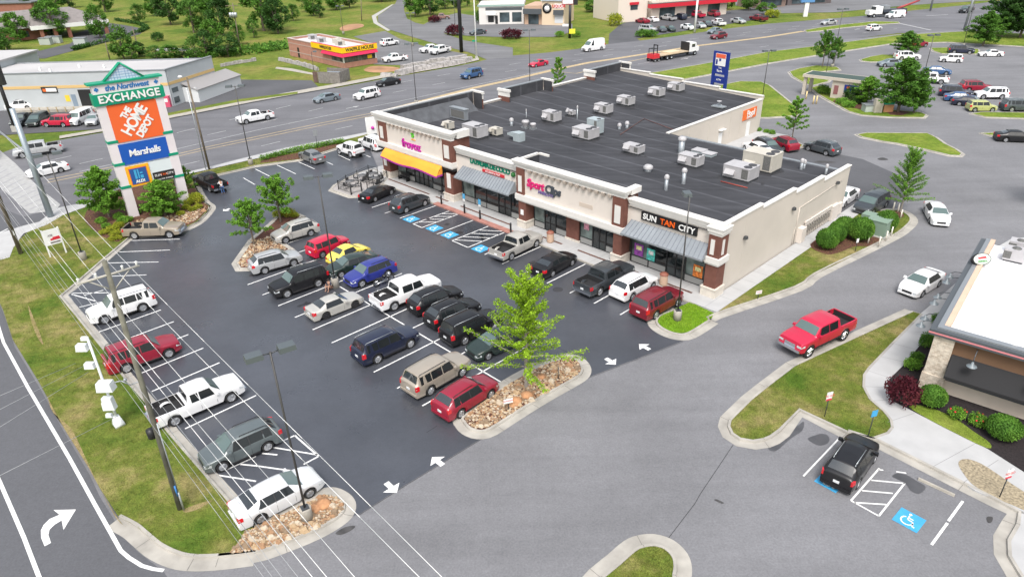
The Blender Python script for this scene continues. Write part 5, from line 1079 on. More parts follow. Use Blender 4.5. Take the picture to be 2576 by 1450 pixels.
def tree(name, kind, base, h, r, label, leaf=None, seed=1, group=None, q=1., z=.0):
    p = G(*base, z) if not isinstance(base, Vector) else base
    tm, lm = tree_meshes(kind, seed, q); w_ = {'ginkgo': .34, 'open': .42, 'thin': .32, 'oak': .36, 'wood': .34}[kind]
    s = (r / w_, r / w_, h); t = thing(name, label, 'tree', p, (seed * 1.7) % 6.28, group)
    link('trunk', tm, t, None, None, None, s); link('crown', lm, t, leaf or LF_GREEN, None, None, s); return t
_bu = {}
def bush(name, p, r, h, label, leaf=None, seed=1, group=None, trimmed=False, cat='shrub', z=0.):
    p = G(*p, z) if not isinstance(p, Vector) else p
    key = (seed % 3, trimmed)
    if key not in _bu:
        rnd = random.Random(seed * 7 + trimmed); cl = []; n = 240 if trimmed else 50
        for i in range(n):
            zz = 1 - (i + .5) / n * 1.7; t = i * 2.39996; rr = math.sqrt(max(0, 1 - zz * zz)); f = .93 if trimmed else rnd.uniform(.55, .95)
            cl.append((Vector((math.cos(t) * rr * f, math.sin(t) * rr * f, max(.02, .52 + zz * .47 * f))), .07 if trimmed else .26))
        lv = leaves(cl, 26 if trimmed else 30, .052 if trimmed else .085, rnd)
        co = MB().ball((0, 0, .5), .84 if trimmed else .6, 8, .55)
        st = MB()
        for i in range(5): st.tube((0, 0, 0), (math.cos(i * 1.3) * .4, math.sin(i * 1.3) * .4, .6), .03, .012, 5, False)
        _bu[key] = (lv.mesh('foliage', None), co.mesh('core', None), st.mesh('stem', BARK))
    lm, cm, sm_ = _bu[key]; t = thing(name, label, cat, p, seed * 1.1, group); s = (r, r, h); lf = leaf or LF_MID
    link('foliage', lm, t, lf, None, None, s); link('stem', sm_, t, None, None, None, s)
    if trimmed: link('inner_foliage', cm, t, lf, None, None, s)
    return t
# ---------------------------------------------------------------- trees, shrubs, posts, signs, wires, people
tree('ginkgo_tree', 'ginkgo', (1324, 976), 8.6, 3.1, 'bright lime green tree with upswept branches on the stone-filled island', LF_LIME, 3, q=1.)
PT = 'maples on the upper lot island'
tree('maple_tree', 'open', (640, 618), 5.2, 2.2, 'left green maple on the upper lot island', LF_GREEN, 1, PT); tree('maple_tree', 'open', (707, 560), 5.5, 2.6, 'right green maple on the upper lot island', LF_GREEN, 2, PT)
tree('maple_tree', 'oak', (277, 548), 6.0, 2.45, 'large green tree left of the tall sign', LF_GREEN, 4); tree('maple_tree', 'oak', (416, 544), 4.3, 2.2, 'green tree between the legs of the tall sign', LF_GREEN, 5); tree('young_tree', 'open', (472, 500), 4.4, 1.5, 'green tree just right of the tall sign, behind the black pickup', LF_GREEN, 6)
tree('ginkgo_tree', 'ginkgo', (2264, 536), 6.9, 2.2, 'green pyramid tree on the grass tip by the dark minivan', LF_GREEN, 8, q=1.2)
tree('young_tree', 'thin', (1990, 362), 6.6, 2.3, 'thin young tree behind the shops near the dark red car', LF_GREEN, 9); tree('young_tree', 'thin', (2640, 520), 7.5, 3.6, 'tree reaching in at the right edge of the lot', LF_GREEN, 10)
tree('young_tree', 'thin', (1404, 250), 7.5, 1.9, 'narrow bright young tree sticking up behind the roof parapet', LF_GREEN, 11)
RT = 'trees in the lot on the right'
for x, y, h, r, sd, lb, lf in [(2068, 170, 7.5, 2.6, 12, 'left tree of the pair on the cash point lawn', LF_MID), (2096, 168, 6.0, 2.1, 13, 'right tree of the pair on the cash point lawn', LF_MID), (2276, 145, 5.5, 2.9, 14, 'small round tree behind the white SUV', LF_MID), (2258, 283, 8.4, 3.9, 15, 'big dark green tree on the cash point island', LF_MID), (2298, 286, 5.6, 2.2, 16, 'smaller tree right of the big dark green one', LF_MID), (2178, 262, 4.6, 2.3, 17, 'low round tree beside the cash point building', LF_GREEN), (2472, 116, 7.6, 4.0, 18, 'round tree behind the white coupe', LF_MID), (2520, 94, 11, 5.2, 19, 'large dark tree, left of the pair at the top right corner', LF_DARK), (2565, 96, 10, 5.2, 20, 'large dark tree at the top right corner', LF_DARK)]:
    tree('street_tree', 'oak' if sd not in (12, 13) else 'open', (x, y), h, r, lb, lf, sd, RT)
# far belt
BT = 'trees on the slope beyond the highway'
far = [(352, 58, 7, 5.2), (393, 40, 11, 7), (430, 62, 11.5, 8.5), (488, 82, 11.5, 7.2), (530, 40, 12, 9), (562, 88, 12, 7.5), (500, 30, 11, 8), (545, 120, 8.5, 5.5), (520, 140, 7, 5), (495, 150, 6, 3.6), (600, 112, 6, 3.6), (575, 142, 6, 5), (640, 95, 6, 3), (664, 78, 16, 11), (700, 84, 11, 7), (738, 52, 6, 4), (790, 40, 9, 6), (805, 44, 5, 3.5), (770, 30, 8, 6), (846, 25, 9, 7), (880, 20, 8, 6), (312, 148, 9, 4.6), (335, 150, 4.6, 4), (350, 142, 4, 4), (395, 148, 3.4, 4), (430, 150, 4, 4.5), (460, 148, 3.6, 4), (52, 104, 9.5, 6.5), (140, 96, 13, 8.4), (253, 95, 10, 5.6), (68, 26, 6, 4), (145, 22, 8, 8), (175, 20, 7, 8), (265, 30, 9, 7), (20, 128, 6.5, 6.5), (-6, 96, 6, 4), (-8, 140, 8, 7), (1045, 42, 8.5, 6.5), (1082, 38, 8, 6.5), (1120, 22, 7, 6), (1064, 24, 9, 7), (1150, 20, 7, 4), (1175, 16, 7, 3.2), (1206, 14, 7, 3.2), (1600, 12, 12, 10), (1560, 10, 12, 10), (1575, 30, 8, 6), (1550, 34, 6, 5), (1520, 22, 6, 6), (1490, 30, 4, 5), (1828, 24, 5.5, 4), (1883, 26, 8.5, 5), (1926, 38, 4.5, 5), (20, 8, 10, 9), (-20, 10, 10, 10), (60, 4, 9, 8), (1250, -6, 9, 9), (1300, -8, 9, 9), (1350, -6, 10, 9), (1430, -6, 9, 9), (1480, 2, 8, 8), (960, 4, 9, 9)]
fl = ['at the top left', 'left of centre', 'at the middle', 'right of centre']
for i, (x, y, h, r) in enumerate(far):
    where = 'behind the bank' if x < 300 else 'on the meadow behind the workshop' if x < 480 else 'in the clump left of the diner' if x < 760 else 'on the grass behind the diner' if x < 950 else 'by the side street bend' if x < 1150 else 'behind the liquor store' if x < 1500 else 'on the bank left of the red store' if x < 1700 else 'by the road junction at the top'
    sz = 'tall' if h > 9.5 else 'medium' if h > 6.5 else 'small'
    tree('meadow_tree', 'wood', (x, y), h * .92, r * .54 if r > 5 else r * .62, '%s leafy tree %s' % (sz, where), [LF_FAR, LF_MID, LF_DARK][(i * 7) % 3] if i not in (27, 28, 29) else LF_MID, 30 + i % 5, BT + ', ' + where, q=.6 if h > 8 else .4)
rnd = random.Random(5)
# a far wood reads as one mass
cl = []
for i in range(170):
    x = rnd.uniform(-150, 1010) if i % 3 else rnd.uniform(1480, 1700); y = rnd.uniform(-34, -2); p = G(x, y); h = rnd.uniform(5, 8)
    for j in range(7): cl.append((p + Vector((rnd.gauss(0, 3), rnd.gauss(0, 3), rnd.uniform(1.5, h))), 2.3))
tag(leaves(cl, 26, .8, rnd).build('far_woodland', LF_DARK), 'dense dark woodland along the top edge', 'woodland', None, 'stuff')
# ground scrub at the wood line by the diner
cl = []
for i in range(300):
    x = rnd.uniform(470, 720); y = lerp(150, 120, (x - 470) / 250) + rnd.uniform(-12, 6); cl.append((G(x, y) + Vector((0, 0, .4)), .9))
tag(leaves(cl, 10, .4, rnd).build('scrub', LF_MID), 'low scrub at the foot of the slope', 'scrub', None, 'stuff')
# shrubs
def shrub(x, y, r, h, lb, lf=None, sd=1, tr=False, g=None, nm='shrub', z=.12): return bush(nm, (x, y), r, h, lb, lf, sd, g, tr, 'shrub', z)
BG = 'clipped balls by the transformer'
for i, (x, y, r, h, lb) in enumerate([(2077, 625, 1.05, 2.0, 'clipped green ball bush nearest the sidewalk end'), (2098, 610, .95, 1.8, 'second clipped bush in the row along the sidewalk'), (2107, 597, .95, 1.7, 'third clipped bush in the row along the sidewalk'), (2121, 586, .95, 1.7, 'farthest clipped bush in the row along the sidewalk'), (2160, 604, 1.2, 2.3, 'large clipped ball left of the green transformer'), (2225, 580, 1.05, 2.1, 'clipped ball right of the green transformer')]): shrub(x, y, r, h, lb, LF_MID, i, True, BG, 'ball_bush')
for i, (x, y, r, h, lf, lb) in enumerate([(2266, 1012, 1.05, 1.9, LF_RED, 'dark red Japanese maple bush at the stone pillar'), (2340, 1018, .85, 1.4, LF_MID, 'round green bush right of the red maple bush'), (2325, 872, .5, 1.1, LF_MID, 'dark green bush at the top of the restaurant bed'), (2303, 905, .45, .6, LF_MID, 'low green bush beside the stone pillar'), (2293, 925, .6, .7, LF_GREEN, 'spreading green bush above the red maple'), (2312, 903, .35, .5, LF_MID, 'tiny bush touching the stone pillar'), (2405, 1050, .5, .75, LF_GREEN, 'rose bush with red flowers, left one'), (2456, 1068, .55, .75, LF_GREEN, 'rose bush with red flowers, right one'), (2518, 1098, 1.0, 1.4, LF_MID, 'large round bush at the right edge of the restaurant bed'), (2355, 812, .45, .8, LF_MID, 'green bush at the far corner of the restaurant')]):
    t_ = shrub(x, y, r, h, lb, lf, i + 3, lf is LF_MID and r > .8, 'shrubs in the black bed', 'bed_bush', .15)
    if 'rose' in lb:
        for j in range(5): MB().ball((math.cos(j * 2.3) * r * .7, math.sin(j * 1.7) * r * .7, h * .8), .06, 5).build('flower', M('flower_red', (.55, .03, .03), .6), t_)
hg = 'low shrubs in the sign bed'
for i, (x, y, r, h, c) in enumerate([(255, 560, .6, .6, 0), (268, 572, .5, .5, 0), (285, 582, .7, .6, 1), (300, 572, .6, .6, 1), (262, 588, .5, .5, 1), (292, 592, .6, .5, 1), (312, 560, .7, .7, 0), (325, 555, .5, .5, 0), (300, 549, .6, .6, 0), (375, 530, .7, .9, 2), (395, 545, .6, .6, 0), (440, 532, .6, .6, 0), (468, 525, .5, .5, 1), (486, 530, .5, .5, 1), (500, 524, .5, .5, 1), (495, 510, .95, 1.2, 3), (475, 515, .6, .7, 1), (455, 540, .5, .4, 1), (345, 538, .5, .6, 0), (430, 525, .5, .6, 2), (283, 604, .4, .4, 1), (300, 601, .4, .4, 1)]):
    lbs = ['low green shrub in the bed under the tall sign', 'low yellow green shrub in the bed under the tall sign', 'dark evergreen shrub between the sign legs', 'large yellow green bush at the right tip of the sign bed']
    shrub(x, y, r, h, lbs[c], [LF_GREEN, LF_YEL, LF_DARK, LF_YEL][c], i, False, hg + (' ' + 'green yellow dark tip'.split()[c]))
for i, (x, y, r, h, lf, lb) in enumerate([(724, 543, .8, .9, LF_YEL, 'yellow green bush at the tip of the upper lot island'), (700, 545, .6, .7, LF_YEL, 'small yellow green bush behind the right maple'), (742, 545, .5, .5, LF_YEL, 'low bush at the far corner of the upper lot island')]): shrub(x, y, r, h, lb, lf, i, False, 'bushes on the upper lot island')
# hedge along the highway side of the lot : one clipped run
cl = []
for i in range(150):
    t_ = i / 149; x = lerp(662, 866, t_); y = lerp(402, 358, t_) - 4 * math.sin(t_ * PI) + 1; cl.append((G(x, y, .12) + Vector((rnd.gauss(0, .12), rnd.gauss(0, .15), .35)), .42))
hd = thing('hedge', 'low clipped green hedge between the lot and the highway', 'hedge', G(760, 384)); lv = leaves(cl, 38, .085, rnd); o_ = lv.build('foliage', LF_GREEN, hd, org=tuple(G(760, 384)))
sheet('verge_strip', [(421, 286), (600, 251), (749, 232), (749, 237), (600, 258), (421, 293)], .105, GRASSM)
sheet('hedge_bed', [(655, 412), (660, 402), (760, 385), (866, 358), (880, 366), (850, 372), (754, 402)], .135, MULCH)
# bank hedge
cl = []
for i in range(260):
    t_ = i / 259; pth = [(186, 127), (225, 117), (352, 82), (372, 72), (350, 62), (290, 52)]; s_ = t_ * 5; a_ = min(4, int(s_)); x = lerp(pth[a_][0], pth[a_ + 1][0], s_ - a_); y = lerp(pth[a_][1], pth[a_ + 1][1], s_ - a_); cl.append((G(x, y) + Vector((0, 0, .5)), .7))
hd = thing('hedge', 'long dark hedge curving round the bank driveway', 'hedge', G(270, 90)); leaves(cl, 12, .3, rnd).build('foliage', LF_DARK, hd, org=tuple(G(270, 90)))
for i, (x, y, r, h, lf, lb) in enumerate([(1143, 88, 3.3, 2.6, LF_RED, 'dark red round bush left of the tall black pole'), (1287, 96, 3.8, 2.3, LF_RED, 'wide dark red bush in front of the liquor store lot'), (1093, 56, 2.6, 1.8, LF_RED, 'dark red bush at the side street bend'), (1570, 52, 3.6, 4.2, LF_RED, 'dark purple tree-like bush left of the red store'), (1547, 64, 2.8, 3.2, LF_YEL, 'yellow green bush left of the red store'), (1618, 92, 2.8, 1.6, LF_MID, 'flat green bush at the corner of the red store lot'), (1636, 92, 2.4, 1.6, LF_MID, 'flat green bush right beside the other corner bush'), (1942, 44, 2.8, 2.2, LF_YEL, 'yellow bush beside the maroon pickup'), (1210, 58, 2.2, 3.4, LF_DARK, 'dark bush at the left end of the liquor store'), (1252, 58, 1.8, 1.8, LF_GREEN, 'left green bush in front of the liquor store window'), (1283, 58, 1.9, 1.9, LF_GREEN, 'middle green bush in front of the liquor store window'), (1306, 58, 1.6, 1.8, LF_GREEN, 'right green bush in front of the liquor store window'),
 (2117, 262, 1.4, 1.0, LF_GREEN, 'left low bush at the cash point wall'), (2134, 270, 1.5, 1.0, LF_GREEN, 'right low bush at the cash point wall'), (2140, 255, 1.6, 2.4, LF_DARK, 'dark evergreen bush at the cash point corner'), (2160, 262, 1.2, 1.2, LF_DARK, 'small dark bush beside the cash point'), (2070, 236, 1.4, 1.5, LF_GREEN, 'green bush seen through the cash point drive-through'), (398, 103, 2.2, 2.2, LF_DARK, 'lone dark bush on the meadow'), (1908, 331, .6, .6, LF_GREEN, 'left one of three small bushes behind the shops'), (1927, 335, .6, .6, LF_GREEN, 'middle one of three small bushes behind the shops'), (1942, 339, .6, .7, LF_GREEN, 'right one of three small bushes behind the shops'), (1408, 92, 1.6, 1.4, LF_GREEN, 'bush at the foot of the liquor sign'), (1450, 92, 1.6, 1.4, LF_GREEN, 'bush right of the liquor sign pole')]):
    bush('bush', (x, y), r * .8, h, lb, lf, i, None)
# river stones in the beds
def stones(name, poly, n, s0, s1, label, z=.13, seed=1):
    rn = random.Random(seed); P_ = [G(*q) for q in poly]; xs = [p.x for p in P_]; ys = [p.y for p in P_]; mats = [MB() for _ in range(4)]
    def inside(x, y):
        c = False; m = len(P_)
        for i in range(m):
            a, b = P_[i], P_[(i + 1) % m]
            if (a.y > y) != (b.y > y) and x < (b.x - a.x) * (y - a.y) / (b.y - a.y) + a.x: c = not c
        return c
    k_ = 0
    while k_ < n:
        x, y = rn.uniform(min(xs), max(xs)), rn.uniform(min(ys), max(ys))
        if not inside(x, y): continue
        k_ += 1; s = rn.uniform(s0, s1) * (2.6 if rn.random() < .02 else 1); mb = mats[rn.randrange(4)]; rz = rn.random() * 3; vs = []
        for i in range(5):
            t = rz + i * 1.2566; r_ = s * rn.uniform(.75, 1.15); vs.append((x + math.cos(t) * r_, y + math.sin(t) * r_ * .75, z + rn.uniform(-.01, s * .25)))
        vs += [(x + math.cos(rz + i * 1.2566) * s * .55, y + math.sin(rz + i * 1.2566) * s * .42, z + s * rn.uniform(.6, .85)) for i in range(5)]
        mb.raw(vs, [(i, (i + 1) % 5, 5 + (i + 1) % 5, 5 + i) for i in range(5)] + [(5, 6, 7, 8, 9)])
    o = None; cols = [(.42, .30, .18), (.34, .20, .11), (.50, .42, .32), (.24, .17, .11)]
    root = thing(name, label, 'river stones', (0, 0, 0)); root['kind'] = 'stuff'
    for i, mb in enumerate(mats): q = mb.build('stones', M('stone_%d' % i, cols[i], .85), root); q['kind'] = 'stuff'
sheet('stone_bed', [(646, 1330), (756, 1274), (809, 1250), (834, 1247), (857, 1259), (867, 1276), (853, 1299), (794, 1335), (694, 1375), (644, 1389), (574, 1398), (602, 1365), (618, 1338)], .124, MULCH)
stones('stone_fill', [(646, 1332), (756, 1276), (809, 1252), (834, 1249), (855, 1260), (864, 1276), (852, 1298), (794, 1333), (694, 1373), (644, 1387), (578, 1396), (604, 1366), (620, 1340)], 2300, .045, .12, 'tan river stones filling the near corner bed', seed=2)
stones('stone_fill', I3, 2300, .045, .13, 'tan river stones filling the island under the lime green tree', seed=3)
stones('stone_fill', [(600, 664), (640, 606), (684, 600), (722, 628), (640, 674), (607, 674)], 900, .06, .13, 'tan river stones on the upper lot island', seed=4)
stones('stone_fill', [(330, 590), (345, 556), (400, 550), (480, 535), (520, 520), (516, 534), (495, 556), (463, 571), (418, 584)], 900, .06, .14, 'tan river stones at the foot of the tall sign', seed=5)
# bigger accent boulders
for i, (x, y, s) in enumerate([(815, 1270, .42), (792, 1282, .38), (1297, 1012, .5), (1326, 996, .42), (1362, 950, .3), (1290, 1020, .3)]):
    p = G(x, y, .12); b_ = MB().ball((0, 0, .1), s, 5, .55); rn = random.Random(i); b_.v = [(a * rn.uniform(.8, 1.1), b * rn.uniform(.8, 1.1), c * rn.uniform(.85, 1.1)) for a, b, c in b_.v]
    o = b_.build('boulder', M('boulder', (.46, .24, .12) if i % 2 == 0 else (.40, .30, .20), .9, nz=(3, .2)), None, loc=p, rot=(0, 0, i)); tag(o, ['orange boulder in the near corner bed, right of the lamp base', 'grey boulder in the near corner bed, touching the lamp base', 'large orange boulder at the trunk of the lime green tree', 'tan boulder right of the lime green tree trunk', 'orange boulder further right on the stone island', 'small tan boulder left of the lime green tree trunk'][i], 'boulder')
# dry and worn patches on the verge
DRYG = grassmat('grass_dry', (.23, .175, .08), (.28, .22, .11), (.20, .17, .06), 1.5)
for q in [[(120, 1000), (135, 1040), (180, 1080), (215, 1150), (252, 1230), (300, 1310), (320, 1328), (290, 1300), (225, 1180), (158, 1072), (100, 960)], [(72, 770), (85, 800), (105, 850), (110, 870), (95, 850), (80, 810)], [(462, 1285), (500, 1270), (535, 1262), (500, 1283), (470, 1292)]]: sheet('dry_grass', q, .124, DRYG, smooth=3)
# grass tufts for texture
cl = []
rn = random.Random(9)
def tufts(name, poly, n, mat, label, s=.10, seed=1, z=.12):
    rn = random.Random(seed); P_ = S(poly); xs = [p.x for p in P_]; ys = [p.y for p in P_]; mb = MB(); k_ = 0
    while k_ < n:
        x, y = rn.uniform(min(xs), max(xs)), rn.uniform(min(ys), max(ys)); c = False; m = len(P_)
        for i in range(m):
            a, b = P_[i], P_[(i + 1) % m]
            if (a.y > y) != (b.y > y) and x < (b.x - a.x) * (y - a.y) / (b.y - a.y) + a.x: c = not c
        if not c: continue
        k_ += 1
        for j in range(2):
            t = rn.random() * 6.28; w = s * .28; h = s * rn.uniform(.6, 1.5); ex, ey = rn.gauss(0, .5) * h, rn.gauss(0, .5) * h; dx, dy = math.cos(t) * w, math.sin(t) * w
            mb.face([(x - dx, y - dy, z), (x + dx, y + dy, z), (x + ex, y + ey, z + h)])
    tag(mb.build(name, mat), label, 'grass', None, 'stuff')
TUFT = grassmat('grass_tuft', (.10, .16, .02), (.19, .21, .045), (.32, .28, .11), 1.); TUFTB = grassmat('tuft_bright', (.17, .34, .015), (.22, .38, .02), (.27, .4, .04), 2.)
tufts('grass_blades', VERGE, 16000, TUFT, 'rough grass on the verge by the side road', .07, 1)
tufts('grass_blades', I6, 9000, TUFT, 'mown grass on the restaurant lawn', .05, 2); tufts('grass_blades', I5, 6000, TUFT, 'grass strip beside the beige wall', .05, 3); tufts('grass_blades', I4, 3500, TUFTB, 'bright grass of the small corner lawn', .06, 4); tufts('grass_blades', I7, 2500, TUFT, 'grass of the bottom corner island', .05, 5)
# ---------------------------------------------------------------- lamp posts and poles
HEADM = M('lamp_head_grey', (.13, .15, .16), .45, .4); LENS = M('lamp_glass', (.32, .36, .38), .2)
def lamp(base, h, heads, rot, label, ped=.9, g='car park lamp posts', bm=0.):
    p = G(*base) if not isinstance(base, Vector) else base; t = thing('lamp_post', label, 'lamp post', p, rot, g)
    if ped: MB().lathe([(.001, 0), (.32, 0), (.32, ped), (.3, ped + .03), (.001, ped + .03)], n=16).build('concrete_base', CONC2, t); MB().box(-.2, .2, -.2, .2, ped + .03, ped + .08).build('base_plate', DGREY, t)
    MB().tube((0, 0, ped), (0, 0, h), .062, .05, 8).build('pole', M('lamp_bronze', (.075, .072, .07), .5, .3), t)
    for i in range(heads):
        s = 1 if i else -1
        if heads == 1: s = 1
        q = MB(); q.tube((0, 0, h - .08), (s * .45, 0, h - .02), .035, n=6); q.build('arm', DGREY, t)
        q = MB(); q.hexa([(s * .75 - .4, -.3, h - .13), (s * .75 + .4, -.3, h - .13), (s * .75 + .4, .3, h - .13), (s * .75 - .4, .3, h - .13)], [(s * .75 - .37, -.27, h + .13), (s * .75 + .37, -.27, h + .13), (s * .75 + .37, .27, h + .13), (s * .75 - .37, .27, h + .13)]); hd_ = q.build('lamp_head', HEADM, t)
        MB().box(s * .75 - .26, s * .75 + .26, -.19, .19, h - .16, h - .13).build('lamp_lens', LENS, hd_)
lamp((774, 1308), 10.7, 2, .55, 'lamp post on the near corner stone bed'); lamp((845, 722), 10.1, 2, .35, 'lamp post in the middle of the parked cars'); lamp((1703, 806), 10.2, 1, 1.6, 'lamp post on the small bright corner lawn'); lamp((632, 416), 10.3, 2, .2, 'lamp post in the grass strip by the highway'); lamp((212, 655), 10.5, 2, .6, 'lamp post on the verge left of the sign bed')
for pt, top, lb, hh in [((1048, 262), (1039, 144), 'lamp post rising behind the left roof tower', 10), ((1333, 216), (1332, 104), 'lamp post behind the second roof parapet', 10), ((1917, 252), (1930, 147), 'lamp post on the rear lawn', 8), ((2093, 170), (2122, 26), 'lamp post beside the cash point trees', 11), ((2318, 214), (2340, 103), 'lamp post by the white pickup in the right lot', 8.5), ((2422, 118), (2450, -10), 'tall lamp post behind the dark blue SUV', 10.5), ((864, 86), (857, 18), 'black lamp post behind the diner', 7.5), ((1039, 115), (1037, 30), 'lamp post at the edge of the diner lot', 7.8), ((1145, 68), (1144, 4), 'lamp post by the liquor store lot', 7.5), ((791, 186), (780, 120), 'thin lamp post by the wooden enclosure', 4.5), ((40, 95), (30, 45), 'lamp post in front of the bank', 5), ((2075, 200), (2080, 140), 'short lamp post on the cash point lawn', 5)]: lamp(pt, hh, 2 if hh > 7 else 1, .2, lb, .7 if hh > 7 else 0)
WOOD = M('pole_wood', (.17, .14, .105), .95, nz=(1.5, .3)); WOODG = M('pole_green', (.15, .145, .115), .95, nz=(2, .3))
def wood_pole(base, top, label, r=.16, extra=None, hh=None):
    p = G(*base); h = hh or zcol(p, *top); t = thing('utility_pole', label, 'utility pole', p, 0, 'utility poles'); top3 = G(top[0], top[1], h); d = top3 - p; d.z = 0
    d = d if d.length < 1.2 else d.normalized() * 1.2
    MB().tube((0, 0, 0), (d.x, d.y, h), r, r * .72, 9).build('pole', WOODG if label.startswith('near') else WOOD, t); return t, p, d, h
u1, p1, d1, h1 = wood_pole((455, 1282), (262, 655), 'near wooden utility pole standing in front of the red SUV', .155)
MB().tube((.24, -.1, 0), (.24, -.1, 1.4), .05).tube((.24, -.1, 1.4), (.3, -.05, 6), .03).build('cable_guard', GALV, u1); MB().tube((.2, -.16, 1.2), (.2, -.16, 1.9), .045).build('blue_pipe', M('pipe_blue', (.05, .2, .5), .5), u1)
mb = MB().lathe([(.001, 5.0), (.2, 5.0), (.22, 5.5), (.001, 5.55)], (-.25, .1, 0), 12); mb.build('splice_case', BLACK, u1)
road = (G(100, 975) - G(252, 1250)).normalized(); nrm = Vector((-road.y, road.x, 0))
if nrm.x < 0: nrm = -nrm
xa = MB(); topv = Vector((d1.x, d1.y, h1 - .7)); xa.tube(topv - nrm * 1.3, topv + nrm * 1.3, .06, n=6); xa.tube(topv - nrm * .9 + Vector((0, 0, .02)), topv + Vector((0, 0, -.8)), .03); xa.tube(topv + nrm * .9, topv + Vector((0, 0, -.8)), .03); xa.build('cross_arm', M('arm_grey', (.42, .40, .36), .9), u1)
for s in (-1.2, -.5, .6, 1.2): MB().lathe([(.02, 0), (.06, .05), (.04, .12), (.07, .18), (.001, .22)], tuple(topv + nrm * s + Vector((0, 0, .05))), 8).build('insulator', WHITE, u1)
u2, p2, d2, h2 = wood_pole((54, 640), (0, 515), 'wooden utility pole at the left edge by the sidewalk', .2, hh=14.)
MB().box(.1, .3, -.3, -.15, 2.2, 2.8).build('meter_box', WHITE, u2)
for b, tp, lb in [((527, 427), (470, 195), 'wooden pole behind the black pickup'), ((352, 137), (332, 66), 'wooden pole on the meadow behind the workshop'), ((277, 152), (265, 108), 'short wooden pole behind the workshop roof'), ((607, 137), (585, 8), 'wooden pole with transformer cans left of the diner'), ((910, 52), (908, 0), 'wooden pole on the grass behind the diner')]:
    tt, pp, dd, hh_ = wood_pole(b, tp, lb, .15)
    if 'transformer' in lb:
        for s in (-.6, 0, .6): MB().lathe([(.001, hh_ - 3.2), (.35, hh_ - 3.2), (.35, hh_ - 2.1), (.001, hh_ - 2.0)], (s + .1, -.5, 0), 10).build('transformer_can', GALV, tt)
        MB().tube((-1.5, 0, hh_ - .6), (1.5, 0, hh_ - .6), .08).build('cross_arm', WOOD, tt)
    if 'black pickup' in lb: MB().tube((-.35, -.2, 0.2), (-.35, -.2, hh_ * .9), .07, .06).build('steel_riser', GALV, tt); MB().ball((-.9, 0, hh_ + .1), .28, 6, .6).build('street_light', WHITE, tt)
# overhead wires : each spans from beyond the left pole to beyond the near bottom corner, in planes along the road
WIRE = M('wire_aluminium', (.72, .72, .72), .5, .2); WIRED = M('wire_grey', (.35, .36, .37), .6)
base0 = p1 + Vector((d1.x, d1.y, 0)) * .6
def on_plane(off, px):
    d = ray(*px); o = base0 + nrm * off; n = nrm; t = (o.dot(n)) / d.dot(n); q = d * t; return Vector((q.x, q.y, CAMH + q.z))
wl = [(1.2, (107, 442), (1103, 1450), 'outermost right overhead wire'), (.6, (162, 542), (1046, 1450), 'second overhead wire from the right'), (.05, (115, 547), (886, 1450), 'overhead wire running through the pole top'), (-.9, (75, 550), (816, 1450), 'overhead wire just left of the pole top'), (-1.2, (0, 470), (780, 1450), 'leftmost high overhead wire'), (.25, (0, 502), (746, 1450), 'upper telephone cable'), (-.2, (0, 508), (705, 1450), 'middle telephone cable'), (.2, (0, 525), (682, 1450), 'lower telephone cable'), (-.25, (0, 540), (660, 1450), 'lowest telephone cable')]
for off, a, b, lb in wl:
    A_, B_ = on_plane(off, a), on_plane(off, b); e = (B_ - A_); A2, B2 = A_ - e * .25, B_ + e * .12
    m = MB(); pts = [A2.lerp(B2, i / 14) + Vector((0, 0, -.35 * math.sin(PI * i / 14) ** 2 + .17)) for i in range(15)]; m.path([tuple(p) for p in pts], .0105, 5)
    tag(m.build('overhead_wire', WIRE if 'over' in lb else WIRED), lb + ' beside the side road', 'wire', 'overhead wires')
for i, (a, b) in enumerate([((-60, 1020), (190, 913)), ((-60, 1060), (210, 920)), ((-60, 1110), (222, 935)), ((-60, 1225), (297, 1045))]):
    A_ = G(a[0], a[1], 7.0); B_ = G(b[0], b[1], 6.0) ; m = MB(); m.tube(tuple(A_), tuple(B_), .011, n=5); tag(m.build('service_wire', WIRED), ['highest service wire crossing the side road', 'second service wire crossing the side road', 'third service wire crossing the side road', 'lowest service wire crossing the side road'][i], 'wire', 'service wires')
# big steel signal pole
p = G(129, 547); t_ = thing('signal_mast', 'thick pale steel signal mast at the crossroads', 'signal mast', p); MB().tube((0, 0, 0), (.0, 0, 12), .34, .26, 16).build('mast', M('mast_steel', (.33, .38, .42), .4, .4), t_); MB().box(-.5, .5, -.5, .5, 0, .12).build('base_plate', GREY, t_)
ax = MB(); ax.tube((0, 0, 7.2), tuple(G(-40, 300, 7.6) - p), .12, .09); ax.build('mast_arm', GREY, t_)
# white monitoring pole
p = G(300, 1068, .12); h = 6.6; t_ = thing('equipment_pole', 'white pole with camera boxes and cabinets on the verge', 'equipment pole', p); EQ = M('equipment_white', (.70, .73, .74), .5)
MB().lathe([(.001, 0), (.42, 0), (.42, .15), (.25, .7), (.001, .7)], n=4).build('base_housing', EQ, t_); MB().tube((0, 0, 0), (0, 0, h), .09, .07, 10).build('pole', EQ, t_)
for z, w, dx, dy, nm in [(1.9, .34, 0, -.2, 'cabinet'), (1.6, .22, -.3, -.1, 'cabinet'), (.8, .2, -.4, 0, 'junction_box'), (3.2, .5, .18, -.2, 'camera_housing'), (4.6, .3, -.45, 0, 'sensor_box'), (5.9, .34, -.5, 0, 'sensor_box'), (6.5, .18, -.2, 0, 'sensor_box')]:
    q = MB(); q.box(dx - w, dx + w, dy - w * .6, dy + w * .6, z - w * (1.3 if nm == 'cabinet' else .6), z + w * (1.3 if nm == 'cabinet' else .6), taper=.85); q.build(nm, EQ, t_)
MB().path([(.3, 0, 3.2), (1.1, 0, 3.4), (1.5, .1, 3.0), (2.1, .2, 3.2)], .04).ball((1.3, .1, 3.4), .12, 6).build('sensor_arm', GREY, t_)
